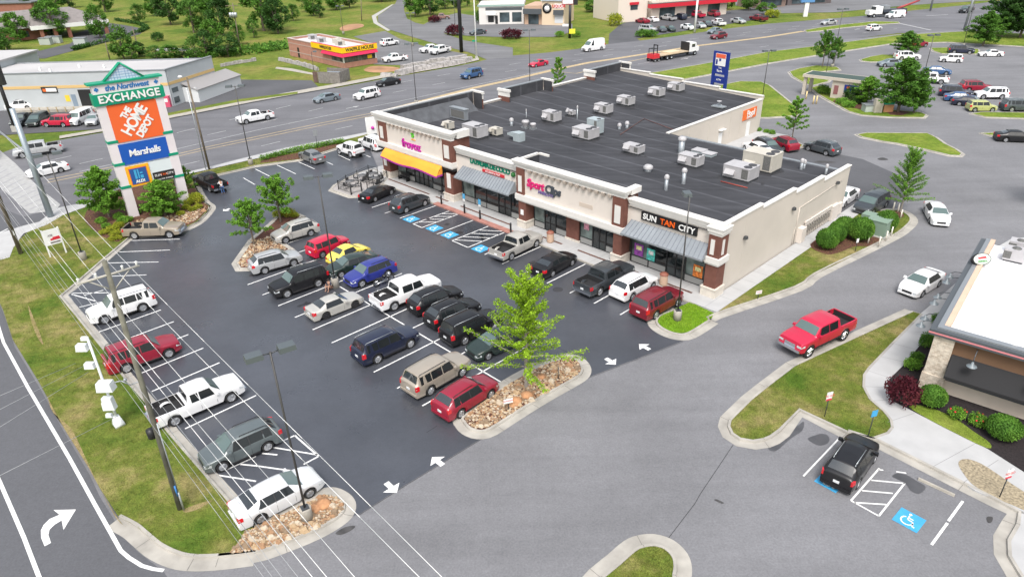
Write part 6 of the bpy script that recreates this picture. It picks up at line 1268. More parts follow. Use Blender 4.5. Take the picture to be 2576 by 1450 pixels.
# ---------------------------------------------------------------- tall plaza sign
SL, SR = G(338, 545), G(467, 514); ux = (SR - SL); wS = ux.length; ux.normalize(); rzs = math.atan2(ux.y, ux.x); H_ = 12.2
ts = thing('plaza_sign', 'tall white and green plaza sign with stacked store panels', 'sign', SL, rzs)
PK = M('sign_pinkwhite', (.70, .65, .67), .7, nz=(.6, .04)); GRN = M('sign_green', (.0, .27, .15), .5); lw = .47
for i, x in enumerate((0, wS)): MB().box(x - lw, x + lw, -.45, .45, 0, H_).build('sign_leg', PK, ts)
for x in (0, wS):
    for z in (3.4, 5.9, 8.3):
        MB().box(x - lw - .04, x + lw + .04, -.5, .5, z, z + .28).build('green_band', GRN, ts)
il, ir = lw - .12, wS - lw + .12; W2 = ir - il; cxs = wS / 2
def pan(x0, x1, z0, z1, mat, nm='sign_panel', y=-.46): return MB().box(x0, x1, y, -.1, z0, z1).build(nm, mat, ts)
pan(il, ir, 8.25, 12.1, M('sign_orange2', (.78, .13, .03), .45)); pan(il, ir, 5.85, 8.05, M('sign_blue', (.01, .09, .42), .45)); pan(il, ir, 3.35, 5.7, M('sign_blank', (.66, .72, .74), .4), y=-.40); MB().box(il, ir, -.38, -.1, 8.05, 8.25).build('divider', PK, ts)
MB().box(-lw - .2, wS + lw + .2, -.6, .6, H_, H_ + 1.15).build('name_board', GRN, ts); MB().box(-lw, wS + lw, -.5, .5, H_ + 1.15, H_ + 2.05).build('name_fascia', PK, ts)
MB().box(-lw - .35, wS + lw + .35, -.65, .65, H_ + 2.05, H_ + 2.22).build('cap', GRN, ts)
g0, g1, gz, ap = cxs - 1.75, cxs + 1.75, H_ + 2.2, H_ + 3.7
MB().hexa([(g0, -.06, gz), (g1, -.06, gz), (g1, .06, gz), (g0, .06, gz)], [(cxs - .01, -.06, ap), (cxs + .01, -.06, ap), (cxs + .01, .06, ap), (cxs - .01, .06, ap)]).build('gable_panel', M('gable_glass', (.52, .60, .72), .4, nz=(4, .1)), ts)
fr_ = MB()
for x0, z0, x1, z1 in ((g0 - .15, gz, cxs, ap + .12), (g1 + .15, gz, cxs, ap + .12)): fr_.tube((x0, -.1, z0), (x1, -.1, z1), .11, n=6); fr_.tube((x0, .3, z0), (x1, .3, z1), .09, n=6)
fr_.build('gable_frame', GRN, ts); gl = MB()
for i in range(1, 6):
    z = gz + i * .25; f_ = 1 - (z - gz) / (ap - gz); gl.box(cxs - 1.75 * f_, cxs + 1.75 * f_, -.08, -.06, z - .015, z + .015)
    for s in (-1, 1): x = cxs + s * i * .28; gl.box(x - .015, x + .015, -.08, -.06, gz, gz + max(.05, (1 - abs(x - cxs) / 1.75) * (ap - gz)))
gl.build('lattice', M('lattice_blue', (.14, .27, .50), .5), ts)
def sl_(nm, txt, size, mat, x, z, y=-.66, parent=None, **kw): return lettering(nm, txt, size, mat, parent or ts, (x, y, z), depth=.02, **kw)
LBL = M('letter_blue', (.02, .16, .42), .5)
sl_('sign_letters', 'EXCHANGE', 1.05, WHITE, cxs, H_ + .58, bold=.03, spacing=1.08); sl_('sign_letters', 'the Northwest', .72, LBL, cxs, H_ + 1.6, -.53, shear=.25, bold=.02, spacing=.95)
for x in (-.1, wS + .1): MB().box(x - .2, x + .2, -.53, -.5, H_ + 1.5, H_ + 1.7).box(x - .08, x + .08, -.535, -.5, H_ + 1.4, H_ + 1.8).build('sign_star', LBL, ts)
for txt, dx, dz, sz in (('THE', -.72, .95, .85), ('HOME', -.12, .10, 1.55), ('DEPOT', .72, -.72, 1.0)):
    me = text_mesh(txt, sz, .02, .045, 0, .86); me.materials.append(WHITE); o = link('sign_letters', me, ts, None, (cxs + dx, -.48, 10.2 + dz)); o.rotation_euler = (PI / 2, 0, 0); o.rotation_mode = 'XYZ'
    o.matrix_basis = Matrix.Translation((cxs + dx, -.48, 10.2 + dz)) @ Matrix.Rotation(PI / 2, 4, 'X') @ Matrix.Rotation(math.radians(48), 4, 'Z') @ Matrix.Diagonal((.86, 1, 1, 1))
sl_('sign_letters', 'Marshalls', .98, WHITE, cxs, 6.95, -.48, bold=.02, spacing=.88, shear=.12)
al = pan(il + .02, cxs - .02, 3.4, 5.65, M('aldi_yellow', (.85, .42, .02), .45), y=-.47); al2 = MB().box(il + .3, cxs - .3, -.49, -.47, 3.6, 5.4).build('aldi_border', M('aldi_red', (.70, .12, .02), .5), ts); MB().box(il + .36, cxs - .36, -.51, -.49, 3.66, 5.34).build('aldi_field', M('aldi_blue', (.02, .09, .30), .5), ts)
ab = MB(); c0_ = (il + cxs) / 2; ab.box(c0_ - .42, c0_ - .2, -.53, -.51, 4.2, 5.2); ab.box(c0_ - .1, c0_ + .04, -.53, -.51, 4.2, 5.2); ab.box(c0_ + .12, c0_ + .42, -.53, -.51, 4.2, 4.55); ab.box(c0_ + .12, c0_ + .4, -.53, -.51, 4.7, 4.85); ab.build('aldi_emblem', M('aldi_cyan', (.06, .36, .62), .5), ts); sl_('sign_letters', 'ALDI', .42, WHITE, c0_, 3.9, -.52, bold=.02)
MB().box(cxs + .15, ir, -.47, -.40, 3.4, 4.45).build('tenant_panel', M('tenant_black', (.02, .02, .02), .5), ts); xx = (cxs + .15 + ir) / 2
sl_('sign_letters', 'SUN', .36, WHITE, xx - .62, 4.08, -.48); sl_('sign_letters', 'TAN', .36, M('letter_orange', (.80, .12, .01), .4), xx, 4.08, -.48); sl_('sign_letters', 'CITY', .36, WHITE, xx + .62, 4.08, -.48); sl_('sign_letters', 'TAN FOR SUMMER', .2, WHITE, xx, 3.6, -.48)
# ---------------------------------------------------------------- small signs
def board(name, label, base, h, pw, ph, mat, rz=0., pole=.03, txt=None, tm=None, cat='sign', z=.12, grp=None, band=None):
    p = G(*base, z); t = thing(name, label, cat, p, rz, grp); MB().tube((0, 0, 0), (0, 0, h), pole, n=6).build('post', DGREY if pole < .05 else BLACK, t); MB().box(-pw / 2, pw / 2, -.03, -.01, h - ph, h).build('sign_plate', mat, t)
    if band: MB().box(-pw / 2, pw / 2, -.04, -.03, h - ph, h - ph * .78).build('sign_band', band, t)
    if txt: lettering('sign_letters', txt, ph * .35, tm or M('letter_red', (.6, .02, .03), .5), t, (0, -.045, h - ph * .45), depth=.004)
    return t
REDB = M('band_red', (.6, .05, .08), .5)
board('notice_sign', 'white and red takeaway parking sign on the restaurant lawn', (2074, 1047), 1.9, .42, .62, WHITE, .3, band=REDB, txt='TO GO'); board('accessible_sign', 'blue accessible parking sign behind the black SUV', (2183, 1098), 2.0, .42, .45, BPAINT, .3); board('notice_sign', 'white and red sign in the pebble bed at the right edge', (2514, 1250), 2.0, .42, .62, WHITE, .3, band=REDB, txt='TO GO')
board('notice_sign', 'small white and red towing notice on the stone island', (1279, 1030), .9, .62, .35, WHITE, .3, txt='NO PARKING'); board('marker_post', 'short dark post at the far end of the stone island', (1404, 953), 1.0, .08, .1, DGREY); board('notice_sign', 'small white sign on the grass strip by the beige wall', (1906, 752), .8, .55, .3, WHITE, .3, txt='TOWING'); board('notice_sign', 'small white sign in the mulch in front of the clipped bushes', (2151, 632), 1.3, .25, .4, WHITE, .3)
board('road_sign', 'white road sign on the highway verge by the hedge', (799, 372), 2.6, .6, .9, GREY, .2); board('street_sign', 'small green street name sign by the side street', (1195, 128), 2.5, 1.2, .4, GRN, .1)
board('price_board', 'yellow board beside the liquor sign', (1439, 95), 2.2, 1.6, 1.2, M('board_yellow', (.8, .75, .05), .5), .1)
bs = thing('shop_banner', 'white and pink banner stand at the left corner of the shops', 'sign', G(938, 345), .5); MB().box(-.8, .8, -.05, .05, .5, 3.0).build('banner', WHITE, bs); MB().ball((0.1, -.08, 1.4), .25, 6).build('banner_logo', MAG, bs)
for s in (-.8, .8): MB().tube((s, 0, 0), (s, 0, 3), .04).build('post', WHITE, bs)
# double-post board on the verge
a_, b_ = G(*T(0, 1, 508, 1135), .12), G(*T(0, 1, 668, 1090), .12); d_ = b_ - a_; rz0 = math.atan2(d_.y, d_.x); w_ = d_.length
t_ = thing('repair_board', 'white two-post board with red car emblem on the verge', 'sign', a_, rz0)
for x in (0, w_): MB().box(x - .06, x + .06, -.06, .06, 0, 2.75).build('post', WHITE, t_)
MB().box(.02, w_ - .02, -.08, -.04, 1.15, 2.7).build('board', WHITE, t_); MB().box(w_ * .35, w_ * .95, -.1, -.08, 1.6, 1.78).box(w_ * .5, w_ * .92, -.1, -.08, 1.78, 1.9).build('car_emblem', M('emblem_red', (.6, .02, .04), .5), t_); MB().box(w_ * .3, w_ * .9, -.1, -.08, 1.32, 1.42).build('emblem_line', M('emblem_dark', (.08, .05, .07), .5), t_)
lettering('sign_letters', 'ASE', .26, M('emblem_dark', (.08, .05, .07), .5), t_, (w_ * .4, -.1, 2.1), depth=.004)
# blue pylon behind the shops
pl_ = G(1789, 235); q = G(1817, 241); d_ = q - pl_; t_ = thing('blue_pylon_sign', 'dark blue two-leg pylon sign on the rear lawn', 'sign', pl_, math.atan2(d_.y, d_.x)); w_ = d_.length + .3; NB = M('sign_navy', (.01, .03, .22), .4); h_ = 7.2
for x in (0, w_): MB().box(x - .22, x + .22, -.22, .22, 0, h_).build('sign_leg', NB, t_)
MB().box(.22, w_ - .22, -.15, .15, h_ - 3.7, h_ - .0).build('sign_panel', NB, t_); MB().box(.22, w_ - .22, -.15, .15, h_ - 5.2, h_ - 4.1).build('sign_panel', NB, t_)
MB().box(.3, w_ - .3, -.2, -.15, h_ - 2.3, h_ - .3).build('emblem_panel', WHITE, t_); MB().box(.4, w_ - .35, -.24, -.2, h_ - 1.0, h_ - .35).build('emblem_red', M('emblem_orange', (.75, .12, .05), .5), t_); MB().box(.45, .8, -.24, -.2, h_ - 2.1, h_ - 1.3).box(1.1, 1.5, -.24, -.2, h_ - 1.5, h_ - 1.1).build('emblem_mark', NB, t_)
lettering('sign_letters', 'THE', .4, WHITE, t_, (w_ / 2, -.17, h_ - 2.65), depth=.01); lettering('sign_letters', 'Bank', .6, WHITE, t_, (w_ / 2, -.17, h_ - 3.15), depth=.01); lettering('sign_letters', 'ATM', .5, WHITE, t_, (w_ / 2, -.17, h_ - 4.65), depth=.01)
# tall black pole, flag pole, liquor sign, store light pole
t_ = thing('sign_pole', 'very tall black sign pole beside the diner lot', 'pole', G(1161, 131)); MB().tube((0, 0, 0), (0, 0, 22), .45, .4, 12).build('pole', BLACK, t_)
t_ = thing('flag_pole', 'tall white flag pole at the street corner', 'pole', G(1199, 148)); MB().tube((0, 0, 0), (0, 0, 20), .16, .1, 10).build('pole', WHITE, t_); MB().box(-.3, .3, -.3, .3, 0, .5).build('pole_base', CONC, t_)
t_ = thing('liquor_sign', 'maroon and white panel sign on a black pole', 'sign', G(1433, 96)); MB().tube((0, 0, 0), (0, 0, 9), .35, .35, 10).build('pole', BLACK, t_); MB().box(-2.1, .8, -.35, .35, 8.2, 12.5).build('sign_panel', M('panel_maroon', (.30, .03, .06), .5), t_); MB().box(.8, 1.9, -.5, .5, 8.1, 12.5).build('sign_side', BLACK, t_); MB().box(-2.0, .7, -.38, -.35, 8.4, 9.3).build('reader_panel', WHITE, t_); lettering('sign_letters', 'LIQUOR', .8, WHITE, t_, (-.65, -.38, 10), depth=.01)
t_ = thing('store_pole', 'white pole in front of the red store', 'pole', G(1747, 82)); MB().tube((0, 0, 0), (0, 0, 10), .3, .25, 10).build('pole', WHITE, t_)
t_ = thing('junction_sign', 'white pylon sign among shrubs at the top', 'sign', G(2025, 42)); MB().box(-.6, .6, -.3, .3, 0, 4).build('pole', WHITE, t_); MB().box(-2, 2, -.5, .5, 4, 6.5).build('sign_panel', M('panel_blue', (.1, .25, .5), .5), t_)
t_ = thing('signal_pole', 'grey traffic signal pole at the far junction', 'pole', G(2340, 27)); MB().tube((0, 0, 0), (0, 0, 9), .3, .22, 10).build('pole', GREY, t_)
t_ = thing('signal_pole', 'grey traffic signal pole in front of the highway right of the tall lamp post', 'pole', G(2425, 76)); MB().tube((0, 0, 0), (0.4, 0, 11), .32, .24, 10).build('pole', GREY, t_)
# oval sign and restaurant pole lights are built with the restaurant
# left red/black sign
t_ = thing('drive_in_sign', 'black sign pole with red topped dark panel at the left edge', 'sign', G(42, 330)); MB().tube((0, 0, 0), (0, 0, 10.5), .28, .28, 10).build('pole', BLACK, t_); MB().box(-.5, .5, -.4, .4, 0, .9).build('pole_base', CONC, t_)
MB().box(-3.2, .9, -.35, .35, 7.2, 10.6).build('message_board', BLACK, t_); MB().box(-3.0, .2, -.4, -.36, 9.6, 10.7).build('red_header', M('header_red', (.75, .01, .02), .4), t_); MB().lathe([(.001, -.3), (1.7, -.3), (1.7, .3), (.001, .3)], (-1.2, 0, 12.8), 20, 'y').build('round_sign', M('round_pink', (.45, .10, .16), .5), t_)
# transformer, guard posts
t_ = thing('transformer_box', 'green transformer cabinet between the clipped bushes', 'transformer', G(2205, 588, .12), MROT); TG = M('transformer_green', (.20, .28, .22), .6); MB().box(-.9, .9, -.7, .7, .1, 1.5).build('cabinet', TG, t_); MB().box(-.95, .95, -.75, .75, 1.5, 1.58).build('lid', TG, t_); MB().box(-1.1, 1.1, -.9, .9, 0, .1).build('pad', CONC, t_)
t_ = thing('transformer_box', 'second flatter green cabinet behind the transformer', 'transformer', G(2188, 566, .12), MROT); MB().box(-.8, .8, -.6, .6, .1, 1.2).build('cabinet', TG, t_); MB().box(-1., 1., -.8, .8, 0, .1).build('pad', CONC, t_)
for i, (x, y) in enumerate([(2183, 612), (2210, 618), (2228, 604), (2241, 593), (2246, 530), (2258, 533), (2265, 549)]): MB_ = MB().tube((0, 0, 0), (0, 0, .95), .07, n=8); tag(MB_.build('guard_post', M('post_cream', (.72, .68, .60), .7), loc=G(x, y, .12)), 'cream guard post ' + ['left of the transformer pad', 'in front of the transformer pad', 'right of the transformer pad', 'at the kerb right of the transformer', 'left of the pyramid tree trunk', 'touching the pyramid tree trunk', 'in front of the pyramid tree'][i], 'post', 'cream guard posts')
# ---------------------------------------------------------------- people and motorcycle
SKIN = M('skin', (.45, .26, .18), .6)
def person(label, base, rz, joints, radii, hair, clothes, z=0.):
    """joints: dict name->(pos, parent); skin-modifier body, clothes as second skin"""
    p = G(*base, z) if not isinstance(base, Vector) else base; t = thing('person', label, 'person', p, rz)
    def skin(names, grow, nm, mat):
        bm_ = bmesh.new(); vs = {}
        for n in names: vs[n] = bm_.verts.new(joints[n][0])
        for n in names:
            pr = joints[n][1]
            if pr in vs: bm_.edges.new((vs[n], vs[pr]))
        me = bpy.data.meshes.new(nm); bm_.to_mesh(me); bm_.free(); o = bpy.data.objects.new(nm, me); COL.objects.link(o); md = o.modifiers.new('s', 'SKIN'); sv = me.skin_vertices[0].data
        for i, n in enumerate(names): r_ = radii[n]; sv[i].radius = (r_[0] + grow, r_[1] + grow)
        sv[0].use_root = True; o.modifiers.new('u', 'SUBSURF').levels = 1; bpy.context.view_layer.update()
        m2 = bpy.data.meshes.new_from_object(o.evaluated_get(bpy.context.evaluated_depsgraph_get())); bpy.data.objects.remove(o); m2.materials.clear(); m2.materials.append(mat)
        for f_ in m2.polygons: f_.use_smooth = True
        return link(nm, m2, t)
    skin(list(joints), 0, 'body', SKIN)
    for nm, names, mat in clothes: skin(names, .012, nm, mat)
    hp = Vector(joints['head'][0]); MB().ball(tuple(hp + Vector((-.015, 0, .035))), .108, 8, 1.05).build('hair', hair, t); return t
R_ = dict(pelvis=(.15, .11), chest=(.17, .12), neck=(.055, .055), head=(.09, .105), lsh=(.06, .06), rsh=(.06, .06), lel=(.042, .042), rel=(.042, .042), lwr=(.03, .03), rwr=(.03, .03), lha=(.035, .02), rha=(.035, .02), lhip=(.095, .095), rhip=(.095, .095), lkn=(.062, .062), rkn=(.062, .062), lan=(.04, .04), ran=(.04, .04), lto=(.04, .03), rto=(.04, .03), waist=(.13, .10))
def addf(J, R, side, wr, dirv):
    d = Vector(dirv).normalized(); s = Vector((-d.y, d.x, 0)) if abs(d.z) < .9 else Vector((0, 1, 0))
    for i, (o, l) in enumerate(((-.036, .06), (-.012, .075), (.012, .078), (.036, .065))): n = side + 'f%d' % i; J[n] = (tuple(Vector(J[side + 'ha'][0]) + d * (.05 + l) + s * o + Vector((0, 0, -.012 * (1 + i % 2)))), side + 'ha'); R[n] = (.009, .009)
    n = side + 'th'; J[n] = (tuple(Vector(J[side + 'ha'][0]) + d * .03 + s * (.06 if side == 'l' else -.06)), side + 'ha'); R[n] = (.011, .011)
J = dict(pelvis=((0, 0, .92), None), waist=((.04, 0, 1.08), 'pelvis'), chest=((.12, 0, 1.32), 'waist'), neck=((.17, 0, 1.5), 'chest'), head=((.22, 0, 1.63), 'neck'), lsh=((.13, .2, 1.42), 'chest'), lel=((.3, .25, 1.2), 'lsh'), lwr=((.52, .18, 1.14), 'lel'), lha=((.6, .16, 1.12), 'lwr'), rsh=((.13, -.2, 1.42), 'chest'), rel=((.3, -.25, 1.2), 'rsh'), rwr=((.52, -.18, 1.14), 'rel'), rha=((.6, -.16, 1.12), 'rwr'), lhip=((0, .1, .86), 'pelvis'), lkn=((.04, .12, .48), 'lhip'), lan=((-.04, .13, .08), 'lkn'), lto=((.12, .14, .04), 'lan'), rhip=((0, -.1, .86), 'pelvis'), rkn=((.02, -.12, .48), 'rhip'), ran=((-.06, -.13, .08), 'rkn'), rto=((.1, -.14, .04), 'ran'))
R2 = dict(R_); addf(J, R2, 'l', 0, (1, 0, -.1)); addf(J, R2, 'r', 0, (1, 0, -.1)); DEN = M('denim', (.05, .11, .26), .9); SHW = M('shirt_white', (.72, .72, .75), .9); HB = M('hair_dark', (.03, .02, .015), .8); SHOE = M('shoe', (.05, .05, .05), .7)
TOPC = ['pelvis', 'waist', 'chest', 'lsh', 'lel', 'rsh', 'rel']; LEGC = ['pelvis', 'lhip', 'lkn', 'lan', 'rhip', 'rkn', 'ran']
person('person in white shirt and blue jeans leaning over the open tailgate of the black pickup', (562, 487), math.radians(140), J, R2, HB, [('shirt', TOPC, SHW), ('jeans', LEGC, DEN)])
J2 = dict(pelvis=((0, 0, .28), None), waist=((.02, 0, .45), 'pelvis'), chest=((.08, 0, .66), 'waist'), neck=((.1, 0, .84), 'chest'), head=((.13, 0, .97), 'neck'), lsh=((.09, .19, .76), 'chest'), lel=((.22, .24, .56), 'lsh'), lwr=((.4, .12, .54), 'lel'), lha=((.47, .08, .53), 'lwr'), rsh=((.09, -.19, .76), 'chest'), rel=((.22, -.24, .56), 'rsh'), rwr=((.4, -.12, .54), 'rel'), rha=((.47, -.08, .53), 'rwr'), lhip=((.02, .1, .26), 'pelvis'), lkn=((.38, .16, .46), 'lhip'), lan=((.42, .14, .07), 'lkn'), lto=((.56, .15, .04), 'lan'), rhip=((.02, -.1, .26), 'pelvis'), rkn=((.38, -.16, .46), 'rhip'), ran=((.42, -.14, .07), 'rkn'), rto=((.56, -.15, .04), 'ran'))
R3 = dict(R_); addf(J2, R3, 'l', 0, (1, -.3, 0)); addf(J2, R3, 'r', 0, (1, .3, 0)); person('person in dark top sitting at the foot of the middle lamp post', (832, 728), math.radians(-120), J2, R3, HB, [('shirt', TOPC, M('shirt_navy', (.02, .025, .05), .9)), ('shorts', ['pelvis', 'lhip', 'rhip'], M('shorts_brown', (.25, .13, .09), .9))])
mc_ = thing('motorcycle', 'black and chrome motorcycle parked between the blue crossover and the white pickup', 'motorcycle', G(966, 714), math.radians(40))
for x in (-.72, .78):
    wq = MB().lathe([(.24, -.06), (.31, -.06), (.33, 0), (.31, .06), (.24, .06)], (x, 0, .33), 18, 'y').build('wheel', TYRE, mc_); MB().lathe([(.24, -.03), (.2, -.02), (.05, -.04), (.05, .04), (.2, .02), (.24, .03)], (x, 0, .33), 14, 'y').build('rim', CHROME, wq)
MB().ball((.12, 0, .78), .22, 8, .7).build('fuel_tank', M('paint_black', (.012, .012, .014), .3), mc_); MB().hexa([(-.75, -.13, .6), (-.08, -.13, .6), (-.08, .13, .6), (-.75, .13, .6)], [(-.7, -.1, .76), (-.1, -.12, .72), (-.1, .12, .72), (-.7, .1, .76)]).build('seat', PLAST, mc_)
MB().box(-.2, .3, -.15, .15, .3, .6).build('engine', CHROME, mc_); MB().tube((.78, -.09, .33), (.48, -.09, .95), .03).tube((.78, .09, .33), (.48, .09, .95), .03).build('fork', CHROME, mc_); MB().tube((.42, -.38, 1.0), (.42, .38, 1.0), .02).build('handlebar', CHROME, mc_); MB().tube((-.8, -.18, .35), (.1, -.18, .35), .045).build('exhaust_pipe', CHROME, mc_); MB().ball((.6, 0, .88), .1, 6).build('headlight', CLENS, mc_); MB().box(-1.0, -.6, -.09, .09, .62, .68).build('rear_fender', M('paint_black', (.012, .012, .014), .3), mc_)
# ---------------------------------------------------------------- other buildings; local x along the front, y away from the front
def frame_(L_, R__, name, label, cat='building', z=0.):
    a, b = (G(*L_, z) if not isinstance(L_, Vector) else L_), (G(*R__, z) if not isinstance(R__, Vector) else R__); d = b - a; t = thing(name, label, cat, a, math.atan2(d.y, d.x)); return t, d.length
def bx(t, nm, mat, *boxes, label=None):
    m = MB()
    for q in boxes: m.box(*q)
    return tag(m.build(nm, mat, t), label)
GL2 = M('far_glass', (.05, .07, .08), .12, nz=(.4, .6)); ROOFG = M('roof_grey', (.44, .43, .43), .85, nz=(.15, .08)); WALLG = M('wall_grey', (.44, .47, .49), .85, nz=(.3, .06)); OCHRE = M('ochre_band', (.62, .43, .19), .8)
# restaurant at the right edge
t, w = frame_((2312, 972), (2576, 1060), 'restaurant_building', 'restaurant with white roof, stone pillar and black awning')
TAN = M('restaurant_base', (.62, .54, .46), .85, nz=(1, .06), bump=(12, .3)); DKW = M('dark_fascia', (.075, .085, .095), .5); WDP = M('wood_panel', (.17, .095, .055), .8, nz=(.4, .1)); AWN = M('awning_black', (.018, .018, .02), .85); ROOFW = M('roof_white', (.82, .82, .84), .6, nz=(.25, .03))
w = 22.; D_ = 17.
def rockmat():
    m = M('stone_cladding', (.55, .48, .40), .9); kk = NT(m); c_ = kk.n('TexCoord').outputs['Object']; b = kk.n('TexBrick', offset=.5); b.inputs['Scale'].default_value = 2.2; b.inputs['Color1'].default_value = (.62, .55, .46, 1); b.inputs['Color2'].default_value = (.45, .37, .29, 1); b.inputs['Mortar'].default_value = (.66, .62, .55, 1); b.inputs['Mortar Size'].default_value = .012
    kk.l(kk.mapping(c_, (1, 1, 1)), b.inputs['Vector']); q = kk.n('Mapping'); q.inputs['Rotation'].default_value = (PI / 2, 0, 0); kk.l(c_, q.inputs[0]); kk.l(q.outputs[0], b.inputs['Vector']); kk.l(kk.mix(.6, b.outputs[0], kk.ramp(kk.noise(c_, 4, 3), [(.3, .7), (.7, 1.25)]), 'MULTIPLY'), kk.b.inputs['Base Color']); return m
SC_ = rockmat()
bx(t, 'stone_pillar', SC_, (0, 1.15, -.25, 1.3, 0, 4.25)); bx(t, 'pillar_foot', SC_, (-.08, 1.25, -.33, 1.38, 0, 1.35))
bx(t, 'base_wall', TAN, (1.15, w, 0, .3, 0, 1.15), (.1, .3, 1.3, D_, 0, 4.1)); bx(t, 'sill', DKW, (1.15, w, -.08, .32, 1.15, 1.3)); bx(t, 'wood_panel', WDP, (1.15, w, .05, .3, 2.9, 4.22))
bx(t, 'inner_wall', M('dark_inside', (.03, .022, .018), .9), (1.15, w, .5, .6, 1.3, 3.0)); 
for i in range(7): x = 1.3 + i * 2.75; bx(t, 'window', M('restaurant_glass', (.02, .02, .02), .06), (x + .2, x + 2.45, .2, .24, 1.3, 2.3)); bx(t, 'window_post', DKW, (x - .2, x + .2, .02, .3, 1.3, 2.9))
for i in range(7):
    x = 2.5 + i * 2.75; o = bx(t, 'window_decoration', M('decor_orange', (.45, .17, .04), .8), (x - .45, x + .45, .12, .19, 1.32, 1.5)); MB().ball((x, .14, 1.62), .2, 6, .7).build('lantern', M('lantern_white', (.55, .6, .58), .5), o)
aw = MB(); aw.face([(1.2, .04, 3.05), (1.2, -1.0, 1.95), (w, -1.0, 1.95), (w, .04, 3.05)]); aw.face([(1.2, -1.0, 1.95), (1.2, -1.0, 1.78), (w, -1.0, 1.78), (w, -1.0, 1.95)]); aw.face([(1.2, .04, 3.05), (1.2, .04, 1.9), (1.2, -1., 1.8), (1.2, -1.0, 1.95)]); aw.build('black_awning', AWN, t)
bx(t, 'fascia', DKW, (-.35, w, -.45, .1, 4.22, 4.62), (-.35, .3, .1, D_, 4.22, 4.62)); bx(t, 'neon_strip', M('strip_pink', (.62, .22, .24), .4), (-.36, w, -.47, -.45, 4.36, 4.46))
bx(t, 'parapet', M('parapet_tan', (.58, .43, .32), .85, nz=(1, .06)), (.3, .62, .35, D_, 4.3, 4.72)); bx(t, 'coping', GREY, (.0, .3, .1, D_, 4.62, 4.7), (.0, w, -.12, .34, 4.62, 4.72)); bx(t, 'roof', ROOFW, (.62, w, .34, D_, 4.1, 4.3)); 
for i in range(5): bx(t, 'coping_light', WHITE, (.35 + i * 3.6, .6 + i * 3.6, .3, .5, 4.72, 4.85)) if i else None
for i, (x, y) in enumerate([(5.5, 12), (6.8, 13.5)]):
    q = G(2548 + i * 12, 655 - i * 20, 4.3); v = thing('rooftop_air_conditioner', ['near air handling unit on the white restaurant roof', 'far air handling unit on the white restaurant roof'][i], 'air conditioner', q, t.rotation_euler[2]); bx(v, 'casing', HV, (-.7, .7, -.5, .5, .15, 1.0)); bx(v, 'coil_grille', COIL, (-.72, -.2, -.52, .0, .3, .85)); bx(v, 'roof_curb', DGREY, (-.6, .6, -.4, .4, 0, .15)); MB().lathe([(.3, 1.0), (.3, 1.05), (.001, 1.06)], n=12).build('fan', COIL, v)
def gooseneck(x, y, z, ang, out=.9, drop=.75):
    tm = Matrix.Rotation(ang, 4, 'Z'); P_ = lambda a, b: tuple(Vector((x, y, z)) + (tm @ Vector((0, -a, b)))); pts = [P_(0, 0), P_(out * .35, .12), P_(out * .8, .05), P_(out, -.15), P_(out, -drop + .3)]
    o = MB().path(pts, .028, 6).build('gooseneck_lamp', DKW, t); c_ = P_(out, -drop); MB().lathe([(.30, 0), (.26, .06), (.1, .14), (.06, .32), (.001, .33)], c_, 14).build('lamp_shade', M('shade_grey', (.16, .19, .21), .4), o)
for i in range(4): gooseneck(2.4 + i * 3.3, -.02, 3.9, 0)
for yy in (1.8, 2.9, 5.6, 6.7, 9.6, 10.7): gooseneck(-.1, yy, 3.9, -PI / 2, 1.0, .45)
ov = G(2468, 652, 5.0); v = thing('oval_sign', 'oval white sign with red chilli emblem on the restaurant wall', 'sign', ov, t.rotation_euler[2] - PI / 2 + .9)
MB().lathe([(.001, -.12), (1.0, -.12), (1.08, 0), (1.0, .12), (.001, .12)], (0, 0, 0), 28, 'y').build('sign_oval', M('oval_white', (.62, .68, .62), .5), v); v.scale = (.7, 1, .42); v.rotation_euler = (-.55, 0, .15)
MB().lathe([(1.02, -.135), (1.1, -.1), (1.1, .13)], (0, 0, 0), 28, 'y').build('sign_rim', BLACK, v); MB().hexa([(-.45, -.16, .1), (.5, -.16, .12), (.5, -.13, .12), (-.45, -.13, .1)], [(-.5, -.16, .38), (.4, -.16, .5), (.4, -.13, .5), (-.5, -.13, .38)]).build('emblem', M('chilli_red', (.65, .04, .05), .4), v); lettering('sign_letters', 'GRILL', .42, M('letter_leaf', (.10, .30, .10), .5), v, (0, -.14, -.35), depth=.01, bold=.02)
# repair workshop, far left
def fp(px, py, Y=124.2):
    d = ray(px, py); q = Y / d.y; return d.x * q + 93, CAMH + d.z * q
t, RW = frame_(Vector((-93, 124.2, 0)), Vector((-59.2, 124.2, 0)), 'workshop_building', 'long grey workshop with ochre stripe and flat grey roof')
bx(t, 'front_wall', WALLG, (0, RW, 0, .4, 0, 6.2)); m = MB(); m.face([(0, .4, 5.8), (RW, .4, 5.8), (RW + 3, 12.8, 5.8), (0, 12.8, 5.8)]); m.build('roof', ROOFG, t)
bx(t, 'roof_edge', GREY, (-.1, RW + .1, -.1, .45, 6.2, 6.32)); bx(t, 'back_edge', GREY, (0, RW + 3, 12.8, 13.1, 5.4, 6.0)); bx(t, 'ochre_band', OCHRE, (0, RW, -.05, 0, 3.6, 4.1))
a_, b_ = fp(194, 225)[0], fp(236, 225)[0]; bx(t, 'garage_door', BLACK, (a_, b_, -.02, .02, 0, 3.3)); a_, b_ = fp(178, 240)[0], fp(190, 240)[0]; bx(t, 'side_door', M('door_blue', (.20, .26, .33), .6), (a_, b_, -.03, .0, .3, 2.5))
